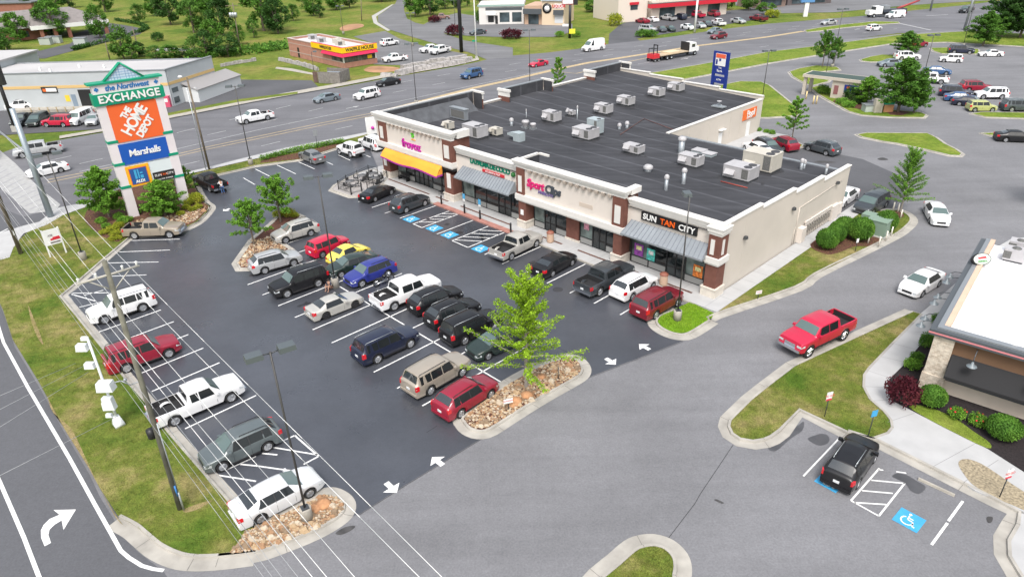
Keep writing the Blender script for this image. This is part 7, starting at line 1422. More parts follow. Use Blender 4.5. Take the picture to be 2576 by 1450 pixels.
a_, b_ = fp(103, 220)[0], fp(143, 220)[0]; bx(t, 'sign_box', BLACK, (a_, b_, -.12, 0, 2.9, 3.9)); bx(t, 'sign_face', WHITE, (a_ + .8, b_ - .15, -.14, -.12, 3.1, 3.7)); bx(t, 'sign_mark', M('mark_orange', (.75, .15, .03), .5), (a_ + .2, a_ + .75, -.14, -.12, 3.1, 3.6)); a_ = fp(168, 240)[0]; bx(t, 'yellow_notice', M('notice_yellow', (.75, .55, .05), .5), (a_ - .4, a_ + .4, -.03, 0, 1.3, 2.4)); bx(t, 'loading_edge', CONC2, (6, RW - 8, -2.2, 0, 0, .45))
for i in range(11): bx(t, 'guard_post', M('post_ochre', (.45, .35, .2), .8), (10 + i * 1.5, 10.12 + i * 1.5, -2.4, -2.28, 0, .9))
for i, (x, y) in enumerate([(9, 5), (12, 3), (15, 7), (20, 6)]): bx(t, 'roof_vent', WHITE, (x, x + .3, y, y + .3, 5.8, 6.4))
w2, l2 = frame_(Vector((-59.2, 124.2, 0)), Vector((-55.9, 137.2, 0)), 'workshop_building', 'grey right-hand side wall of the workshop with a white lean-to')
bx(w2, 'side_wall', WALLG, (.4, l2, 0, .3, 0, 6.2)); bx(w2, 'ochre_band', OCHRE, (.2, l2, -.05, 0, 3.6, 4.1)); bx(w2, 'roof_edge', GREY, (.1, l2, -.1, .4, 6.2, 6.35)); bx(w2, 'window', GL2, (.6, 2.2, -.05, 0, 2.2, 3.0)); bx(w2, 'window', GL2, (.6, 2.0, -.05, 0, .4, 1.4))
m = MB(); m.hexa([(3.2, -3.2, 2.1), (l2 + 3.5, -3.2, 2.1), (l2 + 3.5, 0, 3.2), (3.2, 0, 3.2)], [(3.2, -3.2, 2.25), (l2 + 3.5, -3.2, 2.25), (l2 + 3.5, 0, 3.35), (3.2, 0, 3.35)]); m.build('lean_to_roof', M('roof_lean', (.30, .29, .29), .85), w2); bx(w2, 'lean_to_wall', M('wall_white', (.62, .64, .65), .8), (3.4, l2 + 3.3, -3, -2.8, 0, 2.15), (3.4, 3.6, -2.8, 0, 0, 2.6))
v = thing('vending_machine', 'pink red vending machine at the workshop wall', 'vending machine', G(424, 268)); bx(v, 'cabinet', M('vend_red', (.6, .08, .15), .5), (-.6, .6, -.5, .5, 0, 1.9)); bx(v, 'display', WHITE, (-.3, .35, -.52, -.5, .9, 1.5))
# round-roofed tyre shop at the very left
v, lv_ = frame_(Vector((-120, 122.5, 0)), Vector((-93.2, 122.5, 0)), 'tyre_shop_building', 'pale grey flat-roofed shop at the left edge'); bx(v, 'wall', WALLG, (0, lv_, 0, 22, 0, 6.9)); bx(v, 'roof', ROOFG, (-.2, lv_ + .3, -.2, 22.3, 6.9, 7.2)); bx(v, 'ochre_band', OCHRE, (0, lv_ + .04, -.04, 22, 3.6, 4.1)); bx(v, 'window', BLACK, (lv_ - 3, lv_ - .5, -.08, 0, .5, 2.8)); bx(v, 'window', BLACK, (lv_ + 1, lv_ + 1.06, 2, 9, .5, 2.8))
# bank, top left
v, lb_ = frame_((-40, 112), (245, 84), 'bank_building', 'brick bank with broad grey hip roof and drive-through'); BRK = M('brick_red', (.28, .12, .085), .9, nz=(.8, .1)); SHG = M('shingle_grey', (.22, .20, .195), .9, nz=(1.2, .12)); LB = lb_ * .80
bx(v, 'brick_wall', BRK, (0, LB * .72, .8, 15, 0, 3.6)); m = MB(); m.hexa([(-1, 0, 3.6), (LB, 0, 3.6), (LB, 16, 3.6), (-1, 16, 3.6)], [(6, 7.5, 7.4), (LB - 7, 7.5, 7.4), (LB - 7, 8.5, 7.4), (6, 8.5, 7.4)]); m.build('hip_roof', SHG, v); bx(v, 'eave', WHITE, (-1.05, LB + .05, -.05, 16.05, 3.2, 3.6))
m = MB(); y0 = -1; m.hexa([(LB * .52, -4, 4.0), (LB + 9, -4, 4.0), (LB + 9, 12, 4.0), (LB * .52, 12, 4.0)], [(LB * .62, 2.5, 7.6), (LB + 1, 2.5, 7.6), (LB + 1, 5, 7.6), (LB * .62, 5, 7.6)]); m.build('canopy_roof', SHG, v); bx(v, 'canopy_fascia', WHITE, (LB * .52 - .1, LB + 9.1, -4.1, 12.1, 2.9, 4.0)); 
for x in (LB * .6, LB * .75, LB * .9, LB + 7.5): bx(v, 'canopy_pillar', BRK, (x, x + 1.0, -3.6, -2.6, 0, 2.9))
bx(v, 'window', GL2, (3, 5.5, .74, .8, .8, 2.4)); bx(v, 'window', GL2, (9, 11.5, .74, .8, .8, 2.4)); bx(v, 'window', GL2, (16, 18.5, .74, .8, .8, 2.4))
v = thing('grey_shed', 'dark grey flat roof behind the bank at the top left', 'building', G(20, 30)); bx(v, 'wall', BRK, (-14, 10, 0, 10, 0, 3)); bx(v, 'roof', M('roof_dark', (.14, .15, .16), .9), (-14.5, 10.5, -.5, 10.5, 3, 3.4))
for i, (x, y, w_) in enumerate([(118, 112, 3), (138, 108, 4), (205, 112, 3.2)]): q = thing('utility_cabinet', ['pale green cabinets in front of the bank', 'larger pale cabinets in front of the bank, in the middle', 'small white kiosk at the bank driveway'][i], 'cabinet', G(x, y)); bx(q, 'cabinet', M('cab_pale', (.40, .44, .41), .7), (-w_ / 2, w_ / 2, -.8, .8, 0, 1.7)); bx(q, 'lid', GREY, (-w_ / 2 - .1, w_ / 2 + .1, -.9, .9, 1.7, 1.8))
# diner
t, w = frame_(T(1, 0, 345, 560), T(1, 0, 890, 690), 'diner_building', 'small brick diner with yellow sign band and red awning'); BRP = M('brick_pink', (.40, .20, .15), .9, nz=(1.2, .12)); dd = (G(*T(1, 0, 1190, 628)) - G(*T(1, 0, 890, 690))).length; YEL = M('diner_yellow', (.85, .55, .01), .4)
bx(t, 'brick_wall', BRP, (0, w - 5, 0, .3, 0, 4.0), (w - 5, w, 0, .3, 0, 1.1), (w - .3, w, .3, dd, 0, 1.1), (0, .3, .3, dd, 0, 4.0), (.3, w - .3, dd - .3, dd, 0, 4.0)); bx(t, 'stone_stripe', M('stripe_pale', (.42, .33, .29), .9), (0, w, -.04, 0, 1.1, 1.3), (0, w * .45, -.04, 0, 3.0, 3.15))
bx(t, 'upper_wall', BRP, (w - 5, w, .02, .3, 2.95, 4.0), (w - .3, w - .02, .3, dd, 2.95, 4.0)); bx(t, 'roof', M('roof_pale', (.55, .54, .54), .8), (.3, w - .3, .3, dd - .3, 3.4, 3.6)); bx(t, 'coping', M('coping_pale', (.50, .42, .40), .8), (-.1, w * .5, -.1, .35, 4.0, 4.12), (-.1, .35, .35, dd, 4.0, 4.12), (.35, w, dd - .3, dd + .1, 4.0, 4.12))
bx(t, 'yellow_band', YEL, (w * .47, w + .25, -.25, .0, 3.15, 4.25), (w, w + .25, 0, dd + .2, 3.15, 4.25)); bx(t, 'red_trim', M('trim_red', (.6, .02, .06), .5), (w * .47, w + .2, -.2, .3, 4.25, 4.32), (w - .1, w + .2, .3, dd + .2, 4.25, 4.32))
m = MB(); m.hexa([(w * .66, -.7, 2.45), (w + .8, -.7, 2.45), (w + .02, 0, 2.45), (w * .66, 0, 2.45)], [(w * .66, -.05, 3.14), (w + .05, -.05, 3.14), (w + .02, 0, 3.14), (w * .66, 0, 3.14)]); m.hexa([(w, -.7, 2.45), (w + .8, -.7, 2.45), (w + .8, dd, 2.45), (w, dd, 2.45)], [(w, 0, 3.14), (w + .05, 0, 3.14), (w + .05, dd, 3.14), (w, dd, 3.14)]); m.build('red_awning', M('awning_red', (.50, .015, .07), .7), t)
bx(t, 'window', M('diner_glass', (.10, .11, .10), .1, nz=(.8, .7)), (w - 4.9, w - .4, .05, .1, 1.1, 2.5)); bx(t, 'window', M('diner_glass', (.10, .11, .10), .1, nz=(.8, .7)), (w - .1, w - .05, .3, dd - .3, 1.1, 2.5)); bx(t, 'window_post', WHITE, (w - .25, w, 0, .25, 1.1, 2.95), (w - .2, w, dd - .4, dd - .1, 1.1, 2.95))
for i in range(5): bx(t, 'window_bar', DGREY, (w - .04, w, 1.3 + i * dd / 6, 1.4 + i * dd / 6, 1.1, 2.5))
bx(t, 'yellow_poster', YEL, (w - .03, w + .03, dd - 2.4, dd - 1.3, 1.3, 2.0)); bx(t, 'wall_door', BLACK, (4.2, 5.1, -.03, .0, .1, 2.3))
lettering('sign_letters', 'WAFFLE HOUSE', 1.0, BLACK, t, (w + .27, dd * .5, 3.7), PI / 2, depth=.01, bold=.03, spacing=1.0); lettering('sign_letters', 'WAFFLE HOUSE', .85, BLACK, t, (w * .73, -.27, 3.7), 0, depth=.01, bold=.03, spacing=.8)
for i, (x, y) in enumerate([(4, 4.5), (10, 3.5), (14.5, 5), (17.5, 4)]):
    mm = t.matrix_basis; q = Vector(t.location) + Matrix.Rotation(t.rotation_euler[2], 3, 'Z') @ Vector((min(x, w - 3), y, 3.6)); v = thing('rooftop_air_conditioner', ['leftmost white unit on the diner roof', 'second white unit on the diner roof', 'third pale unit on the diner roof', 'rightmost pale unit on the diner roof'][i], 'air conditioner', q, t.rotation_euler[2]); bx(v, 'casing', HV if i < 2 else HVB, (-1, 1, -.7, .7, 0, 1.1)); bx(v, 'coil_grille', COIL, (.4, 1.02, -.72, .0, .2, .9))
# wooden bin enclosure and walls near the diner
v, l_ = frame_(T(1, 0, 570, 835), T(1, 0, 850, 845), 'bin_enclosure', 'weathered wooden enclosure by the highway', 'enclosure'); WDG = M('wood_grey', (.20, .185, .17), .95, nz=(2, .25)); bx(v, 'fence_panel', WDG, (1.4, l_, 0, .1, 0, 2.2)); bx(v, 'fence_panel', WDG, (l_ - .1, l_, .1, 4.2, 0, 2.2)); bx(v, 'fence_panel', WDG, (1.2, l_, 4.2, 4.3, 0, 2.2)); bx(v, 'gate', M('wood_brown', (.13, .085, .07), .95, nz=(2, .25)), (0, 1.0, .5, .6, 0, 2.1)); bx(v, 'skip', M('skip_grey', (.22, .25, .28), .7), (2, l_ - .8, .9, 3.4, 0, 1.7))
RK = M('rip_rap', (.34, .32, .31), .95, nz=(1.6, .35), bump=(3, 1.))
def lowwall(pts, h, th, lb, mat=RK):
    P_ = [G(*q) for q in pts]; v = thing('retaining_wall', lb, 'wall', P_[0]); mb = MB(); rn = random.Random(len(pts))
    for a, b in zip(P_, P_[1:]):
        n = max(1, int((b - a).length / 1.1)); d = (b - a).normalized(); s = Vector((-d.y, d.x, 0)) * th / 2
        for i in range(n):
            u, w_ = a.lerp(b, i / n) - P_[0], a.lerp(b, (i + .94) / n) - P_[0]; hh = h * rn.uniform(.8, 1.15); mb.hexa([tuple(q) for q in (u - s, w_ - s, w_ + s, u + s)], [tuple(q + Vector((0, 0, hh))) for q in (u - s * .7, w_ - s * .7, w_ + s * .7, u + s * .7)])
    mb.build('stonework', mat, v)
lowwall([(1001, 189), (1044, 178), (1110, 168), (1165, 158), (1180, 150)], .9, 2.2, 'lower row of grey boulders below the diner lot'); lowwall([(1012, 176), (1060, 166), (1130, 156), (1172, 148)], 1.1, 1.6, 'upper row of grey boulders below the diner lot'); lowwall([(960, 190), (1000, 192)], .5, 1.2, 'short row of boulders left of the drive'); lowwall([(703, 152), (760, 165), (800, 178)], .8, .7, 'low stone wall in front of the diner brickwork'); lowwall([(556, 168), (600, 160), (645, 153)], .7, .5, 'low stone wall right of the workshop roof')
# liquor store
t, w = frame_((1206, 62), (1318, 60), 'liquor_store_building', 'low white storefront with dark windows at the top'); OFW = M('store_white', (.66, .64, .62), .8); bx(t, 'wall', OFW, (0, w, 0, 11, 0, 5.6)); bx(t, 'roof', M('roof_taupe', (.35, .32, .30), .9), (-.3, w + .3, -.2, 11.2, 5.2, 5.5)); bx(t, 'dark_fascia', DKW, (2, w - .5, -.06, 0, 3.9, 4.7)); bx(t, 'shop_window', GL2, (w * .46, w * .68, -.05, 0, .6, 3.3)); bx(t, 'shop_window', GL2, (w * .74, w * .95, -.05, 0, .6, 3.3)); bx(t, 'shop_door', BLACK, (w * .36, w * .42, -.05, 0, .1, 2.4)); bx(t, 'white_awning', WHITE, (w * .17, w * .38, -1.2, 0, 2.7, 3.4)); bx(t, 'shop_window', BLACK, (w * .2, w * .33, -.05, 0, .6, 2.4)); bx(t, 'roof_trim', M('trim_green', (.30, .42, .38), .6), (-.35, w + .35, -.25, -.2, 5.0, 5.5))
t, w = frame_((1318, 62), (1419, 64), 'liquor_store_building', 'tan and cream shop block with round emblem behind the liquor sign'); CRM = M('store_cream', (.66, .53, .38), .8); bx(t, 'wall', CRM, (w * .45, w, 0, 12, 0, 6.6)); bx(t, 'lower_block', M('store_tan', (.50, .34, .24), .8), (0, w * .45, .6, 12, 0, 5.2)); bx(t, 'dark_awning', DKW, (0, w * .45, -.8, .6, 3.0, 4.4)); bx(t, 'shop_door', GL2, (w * .1, w * .36, .5, .6, .1, 2.9)); bx(t, 'metal_roof', M('roof_bluegrey', (.48, .55, .62), .4, .3), (w * .43, w + .4, -.4, 12.3, 6.6, 7.0)); MB().lathe([(.001, -.15), (1.4, -.15), (1.4, 0), (.001, 0)], (w * .58, 0, 4.6), 20, 'y').build('round_emblem', BLACK, t); MB().lathe([(.001, -.18), (.8, -.18), (.8, -.15)], (w * .58, 0, 4.5), 14, 'y').build('emblem_centre', WHITE, t); bx(t, 'letter_backing', WHITE, (w * .76, w * .98, -.08, 0, 4.6, 5.9)); lettering('sign_letters', 'LIQUOR', 1.1, M('letter_red', (.6, .02, .03), .5), t, (w * .87, -.12, 5.2), depth=.02, bold=.03); bx(t, 'dark_awning', DKW, (w * .75, w * .99, -.9, 0, 2.9, 4.2)); bx(t, 'shop_window', M('blind_white', (.6, .62, .64), .6), (w * .77, w * .97, -.04, 0, .6, 2.8)); bx(t, 'ledge', WHITE, (w * 1.0, w * 1.18, -2, -1.5, 0, .6))
# red-trim store
t, w = frame_((1638, 52), (1826, 36), 'red_trim_store_building', 'cream store with long red fascia across its glass front'); bx(t, 'wall', M('store_ivory', (.66, .58, .50), .8), (0, w, 0, 18, 0, 5.3)); bx(t, 'red_fascia', M('fascia_red', (.55, .02, .04), .5), (-1.5, w + 2.5, -1.6, 0, 3.6, 4.7)); bx(t, 'fascia_roof', DGREY, (-1.5, w + 2.5, -1.5, 0, 4.7, 4.8)); bx(t, 'raised_block', M('store_ivory2', (.70, .62, .54), .8), (-11, -1, 1, 16, 0, 7.5)); bx(t, 'upper_block', M('store_ivory2', (.70, .62, .54), .8), (1, w * .6, 1.5, 16, 5.3, 8))
for a, b in ((.1, .3), (.45, .62), (.74, .9)): bx(t, 'shop_window', GL2, (w * a, w * b, -.08, 0, .2, 3.3))
bx(t, 'awning', M('fascia_red', (.55, .02, .04), .5), (-7.2, -4.2, .6, 1, 4.7, 5.4)); bx(t, 'shop_window', GL2, (-6.8, -4.4, .9, 1, 3.3, 4.6)); bx(t, 'sign_letters_plate', M('plate_maroon', (.35, .03, .06), .5), (2, 7, 1.3, 1.5, 5.6, 7))
# shops at the top right edge
for i, (a, b, h_, m_, lb) in enumerate([((1905, 22), (1975, 16), 4.5, M('store_brown', (.24, .17, .14), .8), 'brown shop front at the top edge'), ((1980, 14), (2090, 8), 4, M('store_dark', (.12, .10, .10), .8), 'dark shop front behind shrubs at the top edge')]):
    t, w = frame_(a, b, 'shop_building', lb); bx(t, 'wall', m_, (0, w, 0, 10, 0, h_)); bx(t, 'shop_window', GL2, (w * .1, w * .85, -.05, 0, .4, 2.6)); bx(t, 'awning', DKW, (w * .05, w * .95, -1, 0, 2.8, 3.5)); bx(t, 'roof', ROOFG, (-.3, w + .3, -.3, 10.3, h_, h_ + .4))
# drive-through cash point
z2 = Z2 = lambda x, y: ((2330 + x / 5.9907) * .85867, (180 + y / 5.9907) * .85867)
t, w = frame_(Z2(560, 640), Z2(1010, 700), 'cash_point_building', 'small beige drive-through cash point with flat canopy'); BG_ = M('cash_beige', (.50, .45, .38), .8)
w += 1.2; bx(t, 'wall', BG_, (0.4, w, 0, 3.4, 0, 3.0)); bx(t, 'canopy', BG_, (-4.6, w, -.3, 3.7, 3.0, 3.45)); bx(t, 'canopy_roof', M('roof_darkgreen', (.05, .08, .07), .8), (-4.3, w - .3, 0, 3.4, 3.38, 3.47)); bx(t, 'blue_panel', NB, (w * .45, w * .92, -.06, 0, 1.3, 2.5)); bx(t, 'panel_emblem', M('emblem_orange', (.75, .12, .05), .5), (w * .52, w * .62, -.08, -.06, 1.9, 2.3)); bx(t, 'machine', M('machine_red', (.25, .10, .10), .6), (.8, 1.5, -.06, 0, .8, 2.2))
for x, y in ((-4.2, 0), (-4.2, 3)): bx(t, 'canopy_post', BG_, (x - .25, x + .25, y, y + .5, 0, 3.0))
for i, q in enumerate([(185, 660), (310, 745), (365, 745)]): tag(MB().tube((0, 0, 0), (0, 0, 1.3), .12, n=8).build('guard_post', M('post_yellow', (.70, .55, .28), .7), loc=G(*Z2(*q))), ['left yellow guard post at the cash point', 'middle yellow guard post at the cash point', 'right yellow guard post at the cash point'][i], 'post', 'yellow guard posts')
t = thing('utility_cabinet', 'grey green cabinet on the cash point island', 'cabinet', G(*Z2(1305, 880))); bx(t, 'cabinet', M('cab_pale', (.40, .44, .41), .7), (-1.1, 1.1, -.7, .7, 0, 1.1)); bx(t, 'lid', GREY, (-1.2, 1.2, -.8, .8, 1.1, 1.2))
t = thing('directory_sign', 'green and orange sign board under the big tree', 'sign', G(*Z2(1610, 900))); bx(t, 'sign_panel', GRN, (-.8, .8, -.15, .15, 1.3, 2.3)); bx(t, 'lower_panel', M('panel_terracotta', (.50, .25, .12), .7), (-.7, .8, -.12, .12, 0, 1.2)); bx(t, 'stone_pier', BG_, (-2.2, -1.0, -.3, .5, 0, 2.2))
# trucks
def truck_wheels(t, xs, w_, r=.5):
    for x in xs:
        for s in (-1, 1): wq = MB().lathe([(r * .5, -.14), (r, -.14), (r, .14), (r * .5, .14)], (x, s * w_, r), 16, 'y').build('wheel', TYRE, t); MB().lathe([(r * .5, -.12), (.1, -.05), (.1, .05), (r * .5, .12)], (x, s * w_, r), 12, 'y').build('rim', GALV, wq)
F_, R0 = G(1747, 139), G(1686, 150); d_ = (F_ - R0).normalized(); c_ = R0 + Vector((-d_.y, d_.x, 0)) * 1.1; t = thing('flatbed_truck', 'white cab flatbed truck carrying a red forklift at its tail', 'truck', c_, math.atan2(d_.y, d_.x), 'traffic on the highway'); Lw = (F_ - R0).length
truck_wheels(t, (-1.0, .3, Lw), 1.05); bx(t, 'cab', WHITE, (Lw - 1.9, Lw + .3, -1.15, 1.15, .9, 2.75)); bx(t, 'hood', WHITE, (Lw + .3, Lw + 1.4, -1.0, 1.0, .8, 1.8)); bx(t, 'windshield', GLASS, (Lw + .3, Lw + .34, -1.0, 1.0, 1.85, 2.6)); bx(t, 'side_window', GLASS, (Lw - 1.2, Lw - .1, -1.17, 1.17, 1.85, 2.5)); bx(t, 'flat_bed', M('bed_wood', (.45, .36, .25), .9), (-3.2, Lw - 2.2, -1.25, 1.25, 1.05, 1.2)); bx(t, 'chassis', BLACK, (-3.0, Lw + 1.2, -.5, .5, .6, 1.05)); bx(t, 'headboard', BLACK, (Lw - 2.2, Lw - 2.05, -1.2, 1.2, 1.2, 3.0)); bx(t, 'cargo', M('plywood', (.62, .50, .34), .9), (-.6, 3.2, -1.1, 1.1, 1.2, 1.5))
t2 = thing('forklift', 'red forklift hanging on the back of the flatbed truck', 'forklift', c_ - d_ * 4.2, math.atan2(d_.y, d_.x)); bx(t2, 'body', M('lift_red', (.6, .03, .04), .5), (-.9, .9, -1.0, 1.0, .7, 1.6)); truck_wheels(t2, (-.5, .6), 1.0, .35); bx(t2, 'mast', BLACK, (.5, .65, -.6, -.45, 1, 3.4), (.5, .65, .45, .6, 1, 3.4), (.5, .65, -.6, .6, 3.2, 3.4)); bx(t2, 'roll_cage', BLACK, (-.8, -.7, -.7, -.6, 1.6, 2.7), (-.8, -.7, .6, .7, 1.6, 2.7), (-.8, .3, -.7, .7, 2.65, 2.75))
F_, R0 = G(2196, 45), G(2250, 42); d_ = (F_ - R0).normalized(); t = thing('tow_truck', 'white tow truck with dark crane behind the white van', 'truck', R0 + Vector((0, 1.2, 0)), math.atan2(d_.y, d_.x), 'traffic on the highway'); Lw = (F_ - R0).length; truck_wheels(t, (-2, 0, Lw), 1.1, .55); bx(t, 'cab', WHITE, (Lw - 2.6, Lw - .3, -1.15, 1.15, .9, 3.0)); bx(t, 'hood', WHITE, (Lw - .3, Lw + 1.5, -1.0, 1.0, .8, 2.0)); bx(t, 'windshield', GLASS, (Lw - .3, Lw - .25, -1, 1, 2.05, 2.9)); bx(t, 'chassis', BLACK, (-4, Lw + 1, -.8, .8, .6, 1.3)); bx(t, 'tow_body', M('tow_dark', (.06, .07, .09), .5), (-3.5, Lw - 3, -1.2, 1.2, 1.3, 2.1)); MB().tube((-1, 0, 2), (-8, 0, 4), .35, .25).build('crane_boom', M('boom_red', (.35, .05, .05), .5), t); bx(t, 'tool_box', GREY, (Lw - 5, Lw - 3, -1, 1, 2.1, 3.1))
# ---------------------------------------------------------------- vehicle table (front wheel, rear wheel at site survey px)
LOT, WIREROW, FRONTROW, HWYG = 'cars parked in the middle rows of the lot', 'cars parked along the power line kerb', 'cars parked nose-in along the shop fronts', 'traffic on the highway'
V = vehicle
def t(k, j, x, y): return T(k, j, x, y)
# along the power lines
V('suv', 'white', t(0, 2, 1085, 350), t(0, 2, 1432, 238), 'white SUV with its hood to the kerb under the power lines', WIREROW)
V('suv', 'crimson', t(0, 2, 1725, 690), t(0, 2, 1275, 850), 'dark red SUV with black lower trim under the power lines', WIREROW)
V('ext', 'white', t(0, 2, 2330, 1145), t(0, 2, 1785, 1375), 'white extended cab pickup with empty black bed under the power lines', WIREROW)
V('cross', 'teal', (557, 1186), (681, 1130), 'grey green SUV facing the kerb beside the hatched bay', WIREROW)
V('sedan', 'pearl', t(1, 3, 545, 650), t(1, 3, 58, 908), 'silver white sedan parked next to the stone-filled corner bed', WIREROW)
V('ext', 'tan', (430, 598.6), (341, 601), 'two-tone tan and black pickup beside the sign bed', None)
tr1 = V('ext', 'black', (489, 464), (537, 487), 'black pickup with its tailgate open, right behind the tall sign', None)
# highway left
V('crew', 'silver', (54, 399), (141, 386), 'silver pickup on the highway behind the thick steel pole', HWYG)
V('sedan', 'white', (95, 447), (154, 434), 'white sedan waiting at the crossroads by the steel pole', HWYG)
V('lowvan', 'white', (-8, 418), (-20, 372), 'white vehicle nose at the left edge waiting on the crossroads', HWYG, detail=1)
# top row
V('sedan', 'grey', (756, 400), (786, 413), 'grey sedan parked by the low hedge', None)
V('jeep', 'white', (857, 389), (881, 396), 'white off-road vehicle with black top and big tyres', None, glass=GLASS)
V('suv', 'white', (910, 370), (936, 380), 'white SUV beside the end pier, right of the white off-roader', None)
V('coupe', 'black', (990, 487), (938, 510), 'glossy black coupe parked against the patio railings', FRONTROW)
V('cross', 'dgrey', (1071.5, 517), (1019, 537), 'dark grey crossover parked left of the empty blue bays', FRONTROW)
# middle
V('cross', 'champagne', (720, 612), (783, 593.6), 'pale champagne crossover nose to the tree bed', LOT)
V('box', 'red', (862, 628), (818, 646), 'bright red boxy car beside the yellow one', LOT, extra='norail')
V('beetle', 'yellow', (918, 645), (864, 668), 'yellow rounded compact car', LOT)
V('sedan', 'green', (862, 697), (928, 676), 'blackish green sedan squeezed between the yellow and the blue car', LOT)
V('cross', 'blue', (912.8, 721), (975, 697), 'bright blue crossover with panorama roof', LOT)
V('cross', 'silver', (740, 668.6), (667.8, 688.6), 'silver crossover with rear spare wheel beside the stone bed', LOT)
V('suv', 'black', (724, 748), (801.5, 721), 'large black SUV facing left in the middle row', LOT)
V('coupe', 'champagne', (894, 773), (821.5, 802), 'beige silver two-door coupe with dark wheels', LOT, rim=RIMD)
V('crew', 'white', (1082, 745), (999, 778), 'white crew cab pickup with open bed behind the motorcycle', LOT)
V('cross', 'black', (1146, 763), (1078, 791), 'black crossover right of the white crew cab pickup', LOT)
V('cross', 'black', (1192, 795), (1122, 826), 'second black crossover right of the white crew cab pickup', LOT)
V('suv', 'black', (1243, 832), (1170, 866), 'black SUV partly behind the lime tree', LOT)
V('sedan', 'green', (1233, 902), (1300, 872), 'dark sedan facing left under the lime green tree', LOT)
V('suv', 'navy', (1029, 876), (955, 911), 'navy blue SUV alone in the near middle row', LOT)
V('suv', 'beige', (1163, 946), (1083, 993), 'beige boxy SUV with black roof rails', LOT)
V('cross', 'crimson', (1234, 1001), (1159, 1049.6), 'dark red SUV beside the kerb of the stone-filled island', LOT)
# front row right
V('ext', 'champagne', (1350.5, 621), (1284, 655), 'silver beige pickup parked at the red ramp', FRONTROW)
V('sedan', 'black', (1440.5, 667), (1387, 697), 'black sedan parked right of the silver pickup', FRONTROW)
V('crew', 'dgrey', (1573, 709), (1513, 741), 'dark grey pickup nose-in at the shop pier', FRONTROW)
V('cross', 'white', (1640, 728), (1590, 755), 'white crossover between the dark pickup and the maroon SUV', FRONTROW)
V('suv', 'maroon', (1703, 770), (1648, 802), 'maroon SUV parked beside the small bright lawn', FRONTROW)
# drive and right side
V('lifted', 'red', (2032, 898), (2118, 856), 'red lifted crew cab pickup driving down the access road', None, rim=CHROME)
V('sedan', 'white', (2317, 747), (2357, 722), 'white older sedan driving past the restaurant', None)
V('sedan', 'white', (2338, 562), (2324.5, 536), 'white sports sedan driving towards the camera', None, flip=False)
V('mini', 'dgrey', (2197, 539), (2222, 524), 'dark grey minivan parked by the green transformer box', None)
V('sedan', 'white', (2128, 518), (2146, 506), 'white car parked behind the beige side wall', None)
V('cross', 'slate', (2032, 379), (2078, 392), 'dark grey crossover driving behind the shops', None)
V('cross', 'black', (2194.5, 1162), (2152, 1227), 'black SUV parked on the blue accessible bay', None)
V('cross', 'crimson', (1942, 368), (1969, 380), 'dark red crossover parked behind the shops by the young tree', 'cars behind the shops', detail=1)
V('cross', 'dgrey', (1930, 389), (1902, 376), 'dark grey crossover parked behind the shops', 'cars behind the shops', detail=1)
V('sedan', 'white', (1874, 378), (1903, 392), 'white car parked behind the shops, half hidden by the roof edge', 'cars behind the shops', detail=1)
# highway
for k_, c_, f_, r_, lb in [
 ('ext', 'white', (625, 312), (670, 303), 'white pickup on the near side of the highway'),
 ('sedan', 'bluegrey', (810, 260), (844, 253), 'blue grey sedan on the highway left of the white SUV'),
 ('suv', 'white', (914, 253), (945, 246), 'white SUV on the highway beyond the shops'),
 ('sedan', 'black', (965, 219), (998, 213), 'black sedan in the far lane of the highway'),
 ('suv', 'midblue', (1180, 200), (1206, 194), 'dark blue SUV on the highway'),
 ('coupe', 'red', (1347, 170), (1372, 165), 'bright red coupe on the highway'),
 ('van', 'white', (1481, 131), (1514, 126), 'white high-roof cargo van turning onto the highway'),
 ('sedan', 'bluegrey', (1790, 87), (1816, 82), 'pale blue sedan on the far side of the highway'),
 ('cross', 'maroon', (1801, 100), (1823, 97), 'maroon car next to the pale blue sedan on the highway'),
 ('sedan', 'silver', (2079, 64), (2099, 62), 'silver white sedan on the highway beside the median'),
 ('box', 'white', (2214, 77), (2193, 79), 'white hatchback on the highway at the end of the median'),
 ('lowvan', 'white', (2241, 47), (2270, 45), 'white van on the highway in front of the tow truck'),
 ('crew', 'dgrey', (2423, 35), (2450, 30), 'dark pickup crossing at the far junction')]:
    V(k_, c_, f_, r_, lb, HWYG, detail=1)
# hilltop restaurant lot
for k_, c_, f_, r_, lb in [('suv', 'white', (999, 113), (973, 117), 'white SUV parked beside the yellow-signed diner'), ('ext', 'white', (981, 158), (1012, 154), 'white pickup parked in front of the diner'), ('ext', 'white', (1075, 134), (1102, 130), 'white pickup behind the other one at the diner exit'), ('crew', 'white', (1098, 139), (1129, 132), 'white crew cab pickup nearest the tall black pole')]: V(k_, c_, f_, r_, lb, 'cars at the diner', detail=1)
V('ext', 'brown', (1225, 48), (1096, 50), 'brown pickup parked beside the side street') if False else V('ext', 'brown', (1124, 49), (1097, 50), 'brown and white pickup parked beyond the side street', None, detail=1)
V('sedan', 'slate', (1193, 89), (1217, 86), 'dark grey car parked in front of the liquor store', None, detail=1)
# repair shop lot
for k_, c_, f_, r_, lb in [('suv', 'white', (32, 279), (67, 277), 'white SUV parked in front of the grey workshop'), ('ext', 'dgrey', (55, 322), (95, 300), 'dark pickup, leftmost in the row at the workshop'), ('mini', 'green', (95, 321), (130, 302), 'dark green van with silver hood in the workshop row'), ('suv', 'red', (125, 320), (156, 320), 'red SUV in the middle of the workshop row'), ('wagonvan', 'white', (197, 318), (237, 300), 'white passenger van in the workshop row'), ('sedan', 'silver', (242, 318), (262, 300), 'silver hatchback at the right end of the workshop row')]: V(k_, c_, f_, r_, lb, 'cars at the workshop', detail=1, flip=(k_ in ()))
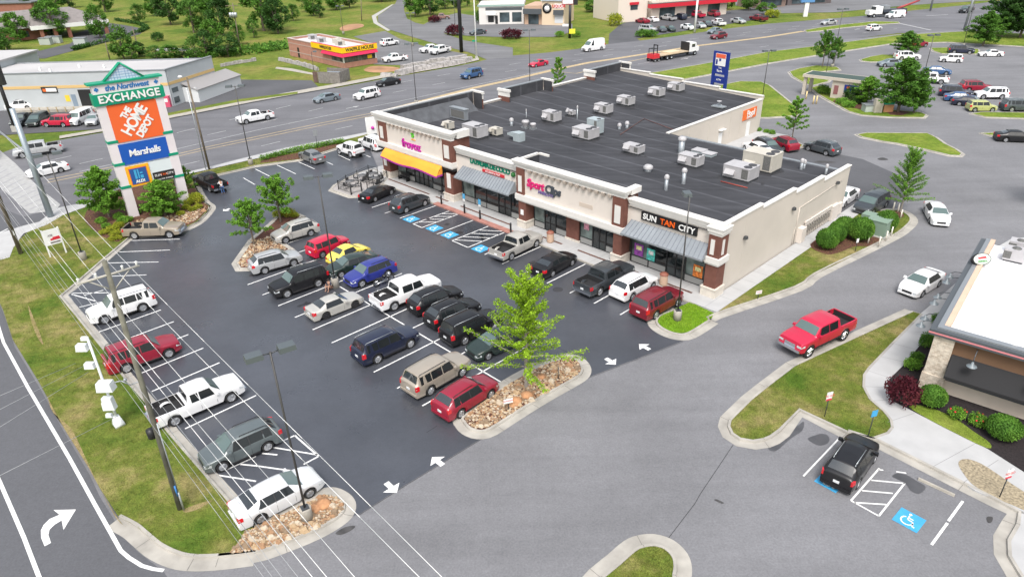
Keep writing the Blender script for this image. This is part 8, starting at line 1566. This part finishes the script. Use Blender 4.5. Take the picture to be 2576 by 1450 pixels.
# red store lot
for k_, c_, f_, r_, lb in [('sedan', 'crimson', (1600, 57), (1620, 60), 'dark red car at the left end of the back row of the red store'), ('sedan', 'white', (1626, 53), (1644, 57), 'white car second in the back row of the red store'), ('ext', 'silver', (1660, 50), (1688, 54), 'silver pickup third in the back row of the red store'), ('suv', 'navy', (1693, 47), (1716, 52), 'dark blue SUV in front of the store windows'),
 ('crew', 'red', (1730, 42), (1762, 47), 'red pickup in front of the store entrance'), ('suv', 'crimson', (1778, 40), (1796, 43), 'red SUV right of the red pickup at the store'), ('suv', 'silver', (1640, 82), (1614, 80), 'silver SUV at the left end of the front row of the red store'), ('sedan', 'dgrey', (1666, 84), (1648, 76), 'dark sedan second in the front row of the red store'), ('sedan', 'green', (1688, 82), (1670, 75), 'dark green sedan third in the front row of the red store'),
 ('sedan', 'white', (1738, 77), (1712, 72), 'white car in the middle of the front row of the red store'), ('sedan', 'silver', (1764, 73), (1746, 67), 'silver car by the white light pole at the red store'), ('sedan', 'dgrey', (1780, 69), (1762, 63), 'dark grey car right of the white light pole'), ('ext', 'white', (1786, 60), (1813, 68), 'white pickup in the front row of the red store'), ('sedan', 'silver', (1866, 61), (1838, 57), 'silver car near the exit of the red store lot'), ('ext', 'maroon', (1894, 52), (1908, 54), 'maroon pickup beside the yellow bush')]: V(k_, c_, f_, r_, lb, 'cars at the red store', detail=0)
# right-hand lot
RL = 'cars in the large lot on the right'
for k_, c_, f_, r_, lb in [('suv', 'white', (2304, 152), (2266, 152), 'white SUV parked on the narrow grass island'), ('sedan', 'bluegrey', (2227, 169), (2256, 168), 'blue grey car beside the tall round tree'), ('suv', 'crimson', (2324, 119), (2306, 121), 'red SUV by the small round tree near the highway'), ('suv', 'navy', (2434, 137), (2403, 136), 'dark blue SUV under the tall lamp post'), ('box', 'white', (2378, 157), (2404, 158), 'white hatchback in the middle of the right-hand lot'), ('coupe', 'white', (2473, 143), (2514, 143), 'white coupe at the upper right'),
 ('sedan', 'midblue', (2378, 189), (2338, 187), 'bright blue sedan beside the lamp post'), ('crew', 'white', (2315, 210), (2357, 212), 'white pickup half hidden by the big tree'), ('suv', 'crimson', (2475, 232), (2440, 232), 'red SUV in the group on the right'), ('suv', 'white', (2473, 250), (2517, 250), 'white SUV facing left in the group on the right'), ('suv', 'navy', (2420, 246), (2388, 244), 'dark navy SUV at the left of the group on the right'), ('sedan', 'midblue', (2436, 258), (2400, 256), 'blue sedan second in the group on the right'),
 ('sedan', 'navy', (2455, 270), (2420, 267), 'dark sedan behind the pale green car'), ('box', 'lime', (2492, 282), (2453, 282), 'pale green boxy car'), ('suv', 'slate', (2590, 282), (2546, 282), 'dark grey SUV at the right edge'), ('sedan', 'black', (2580, 360), (2536, 358), 'dark car at the right edge by the tree branch')]: V(k_, c_, f_, r_, lb, RL, detail=1)
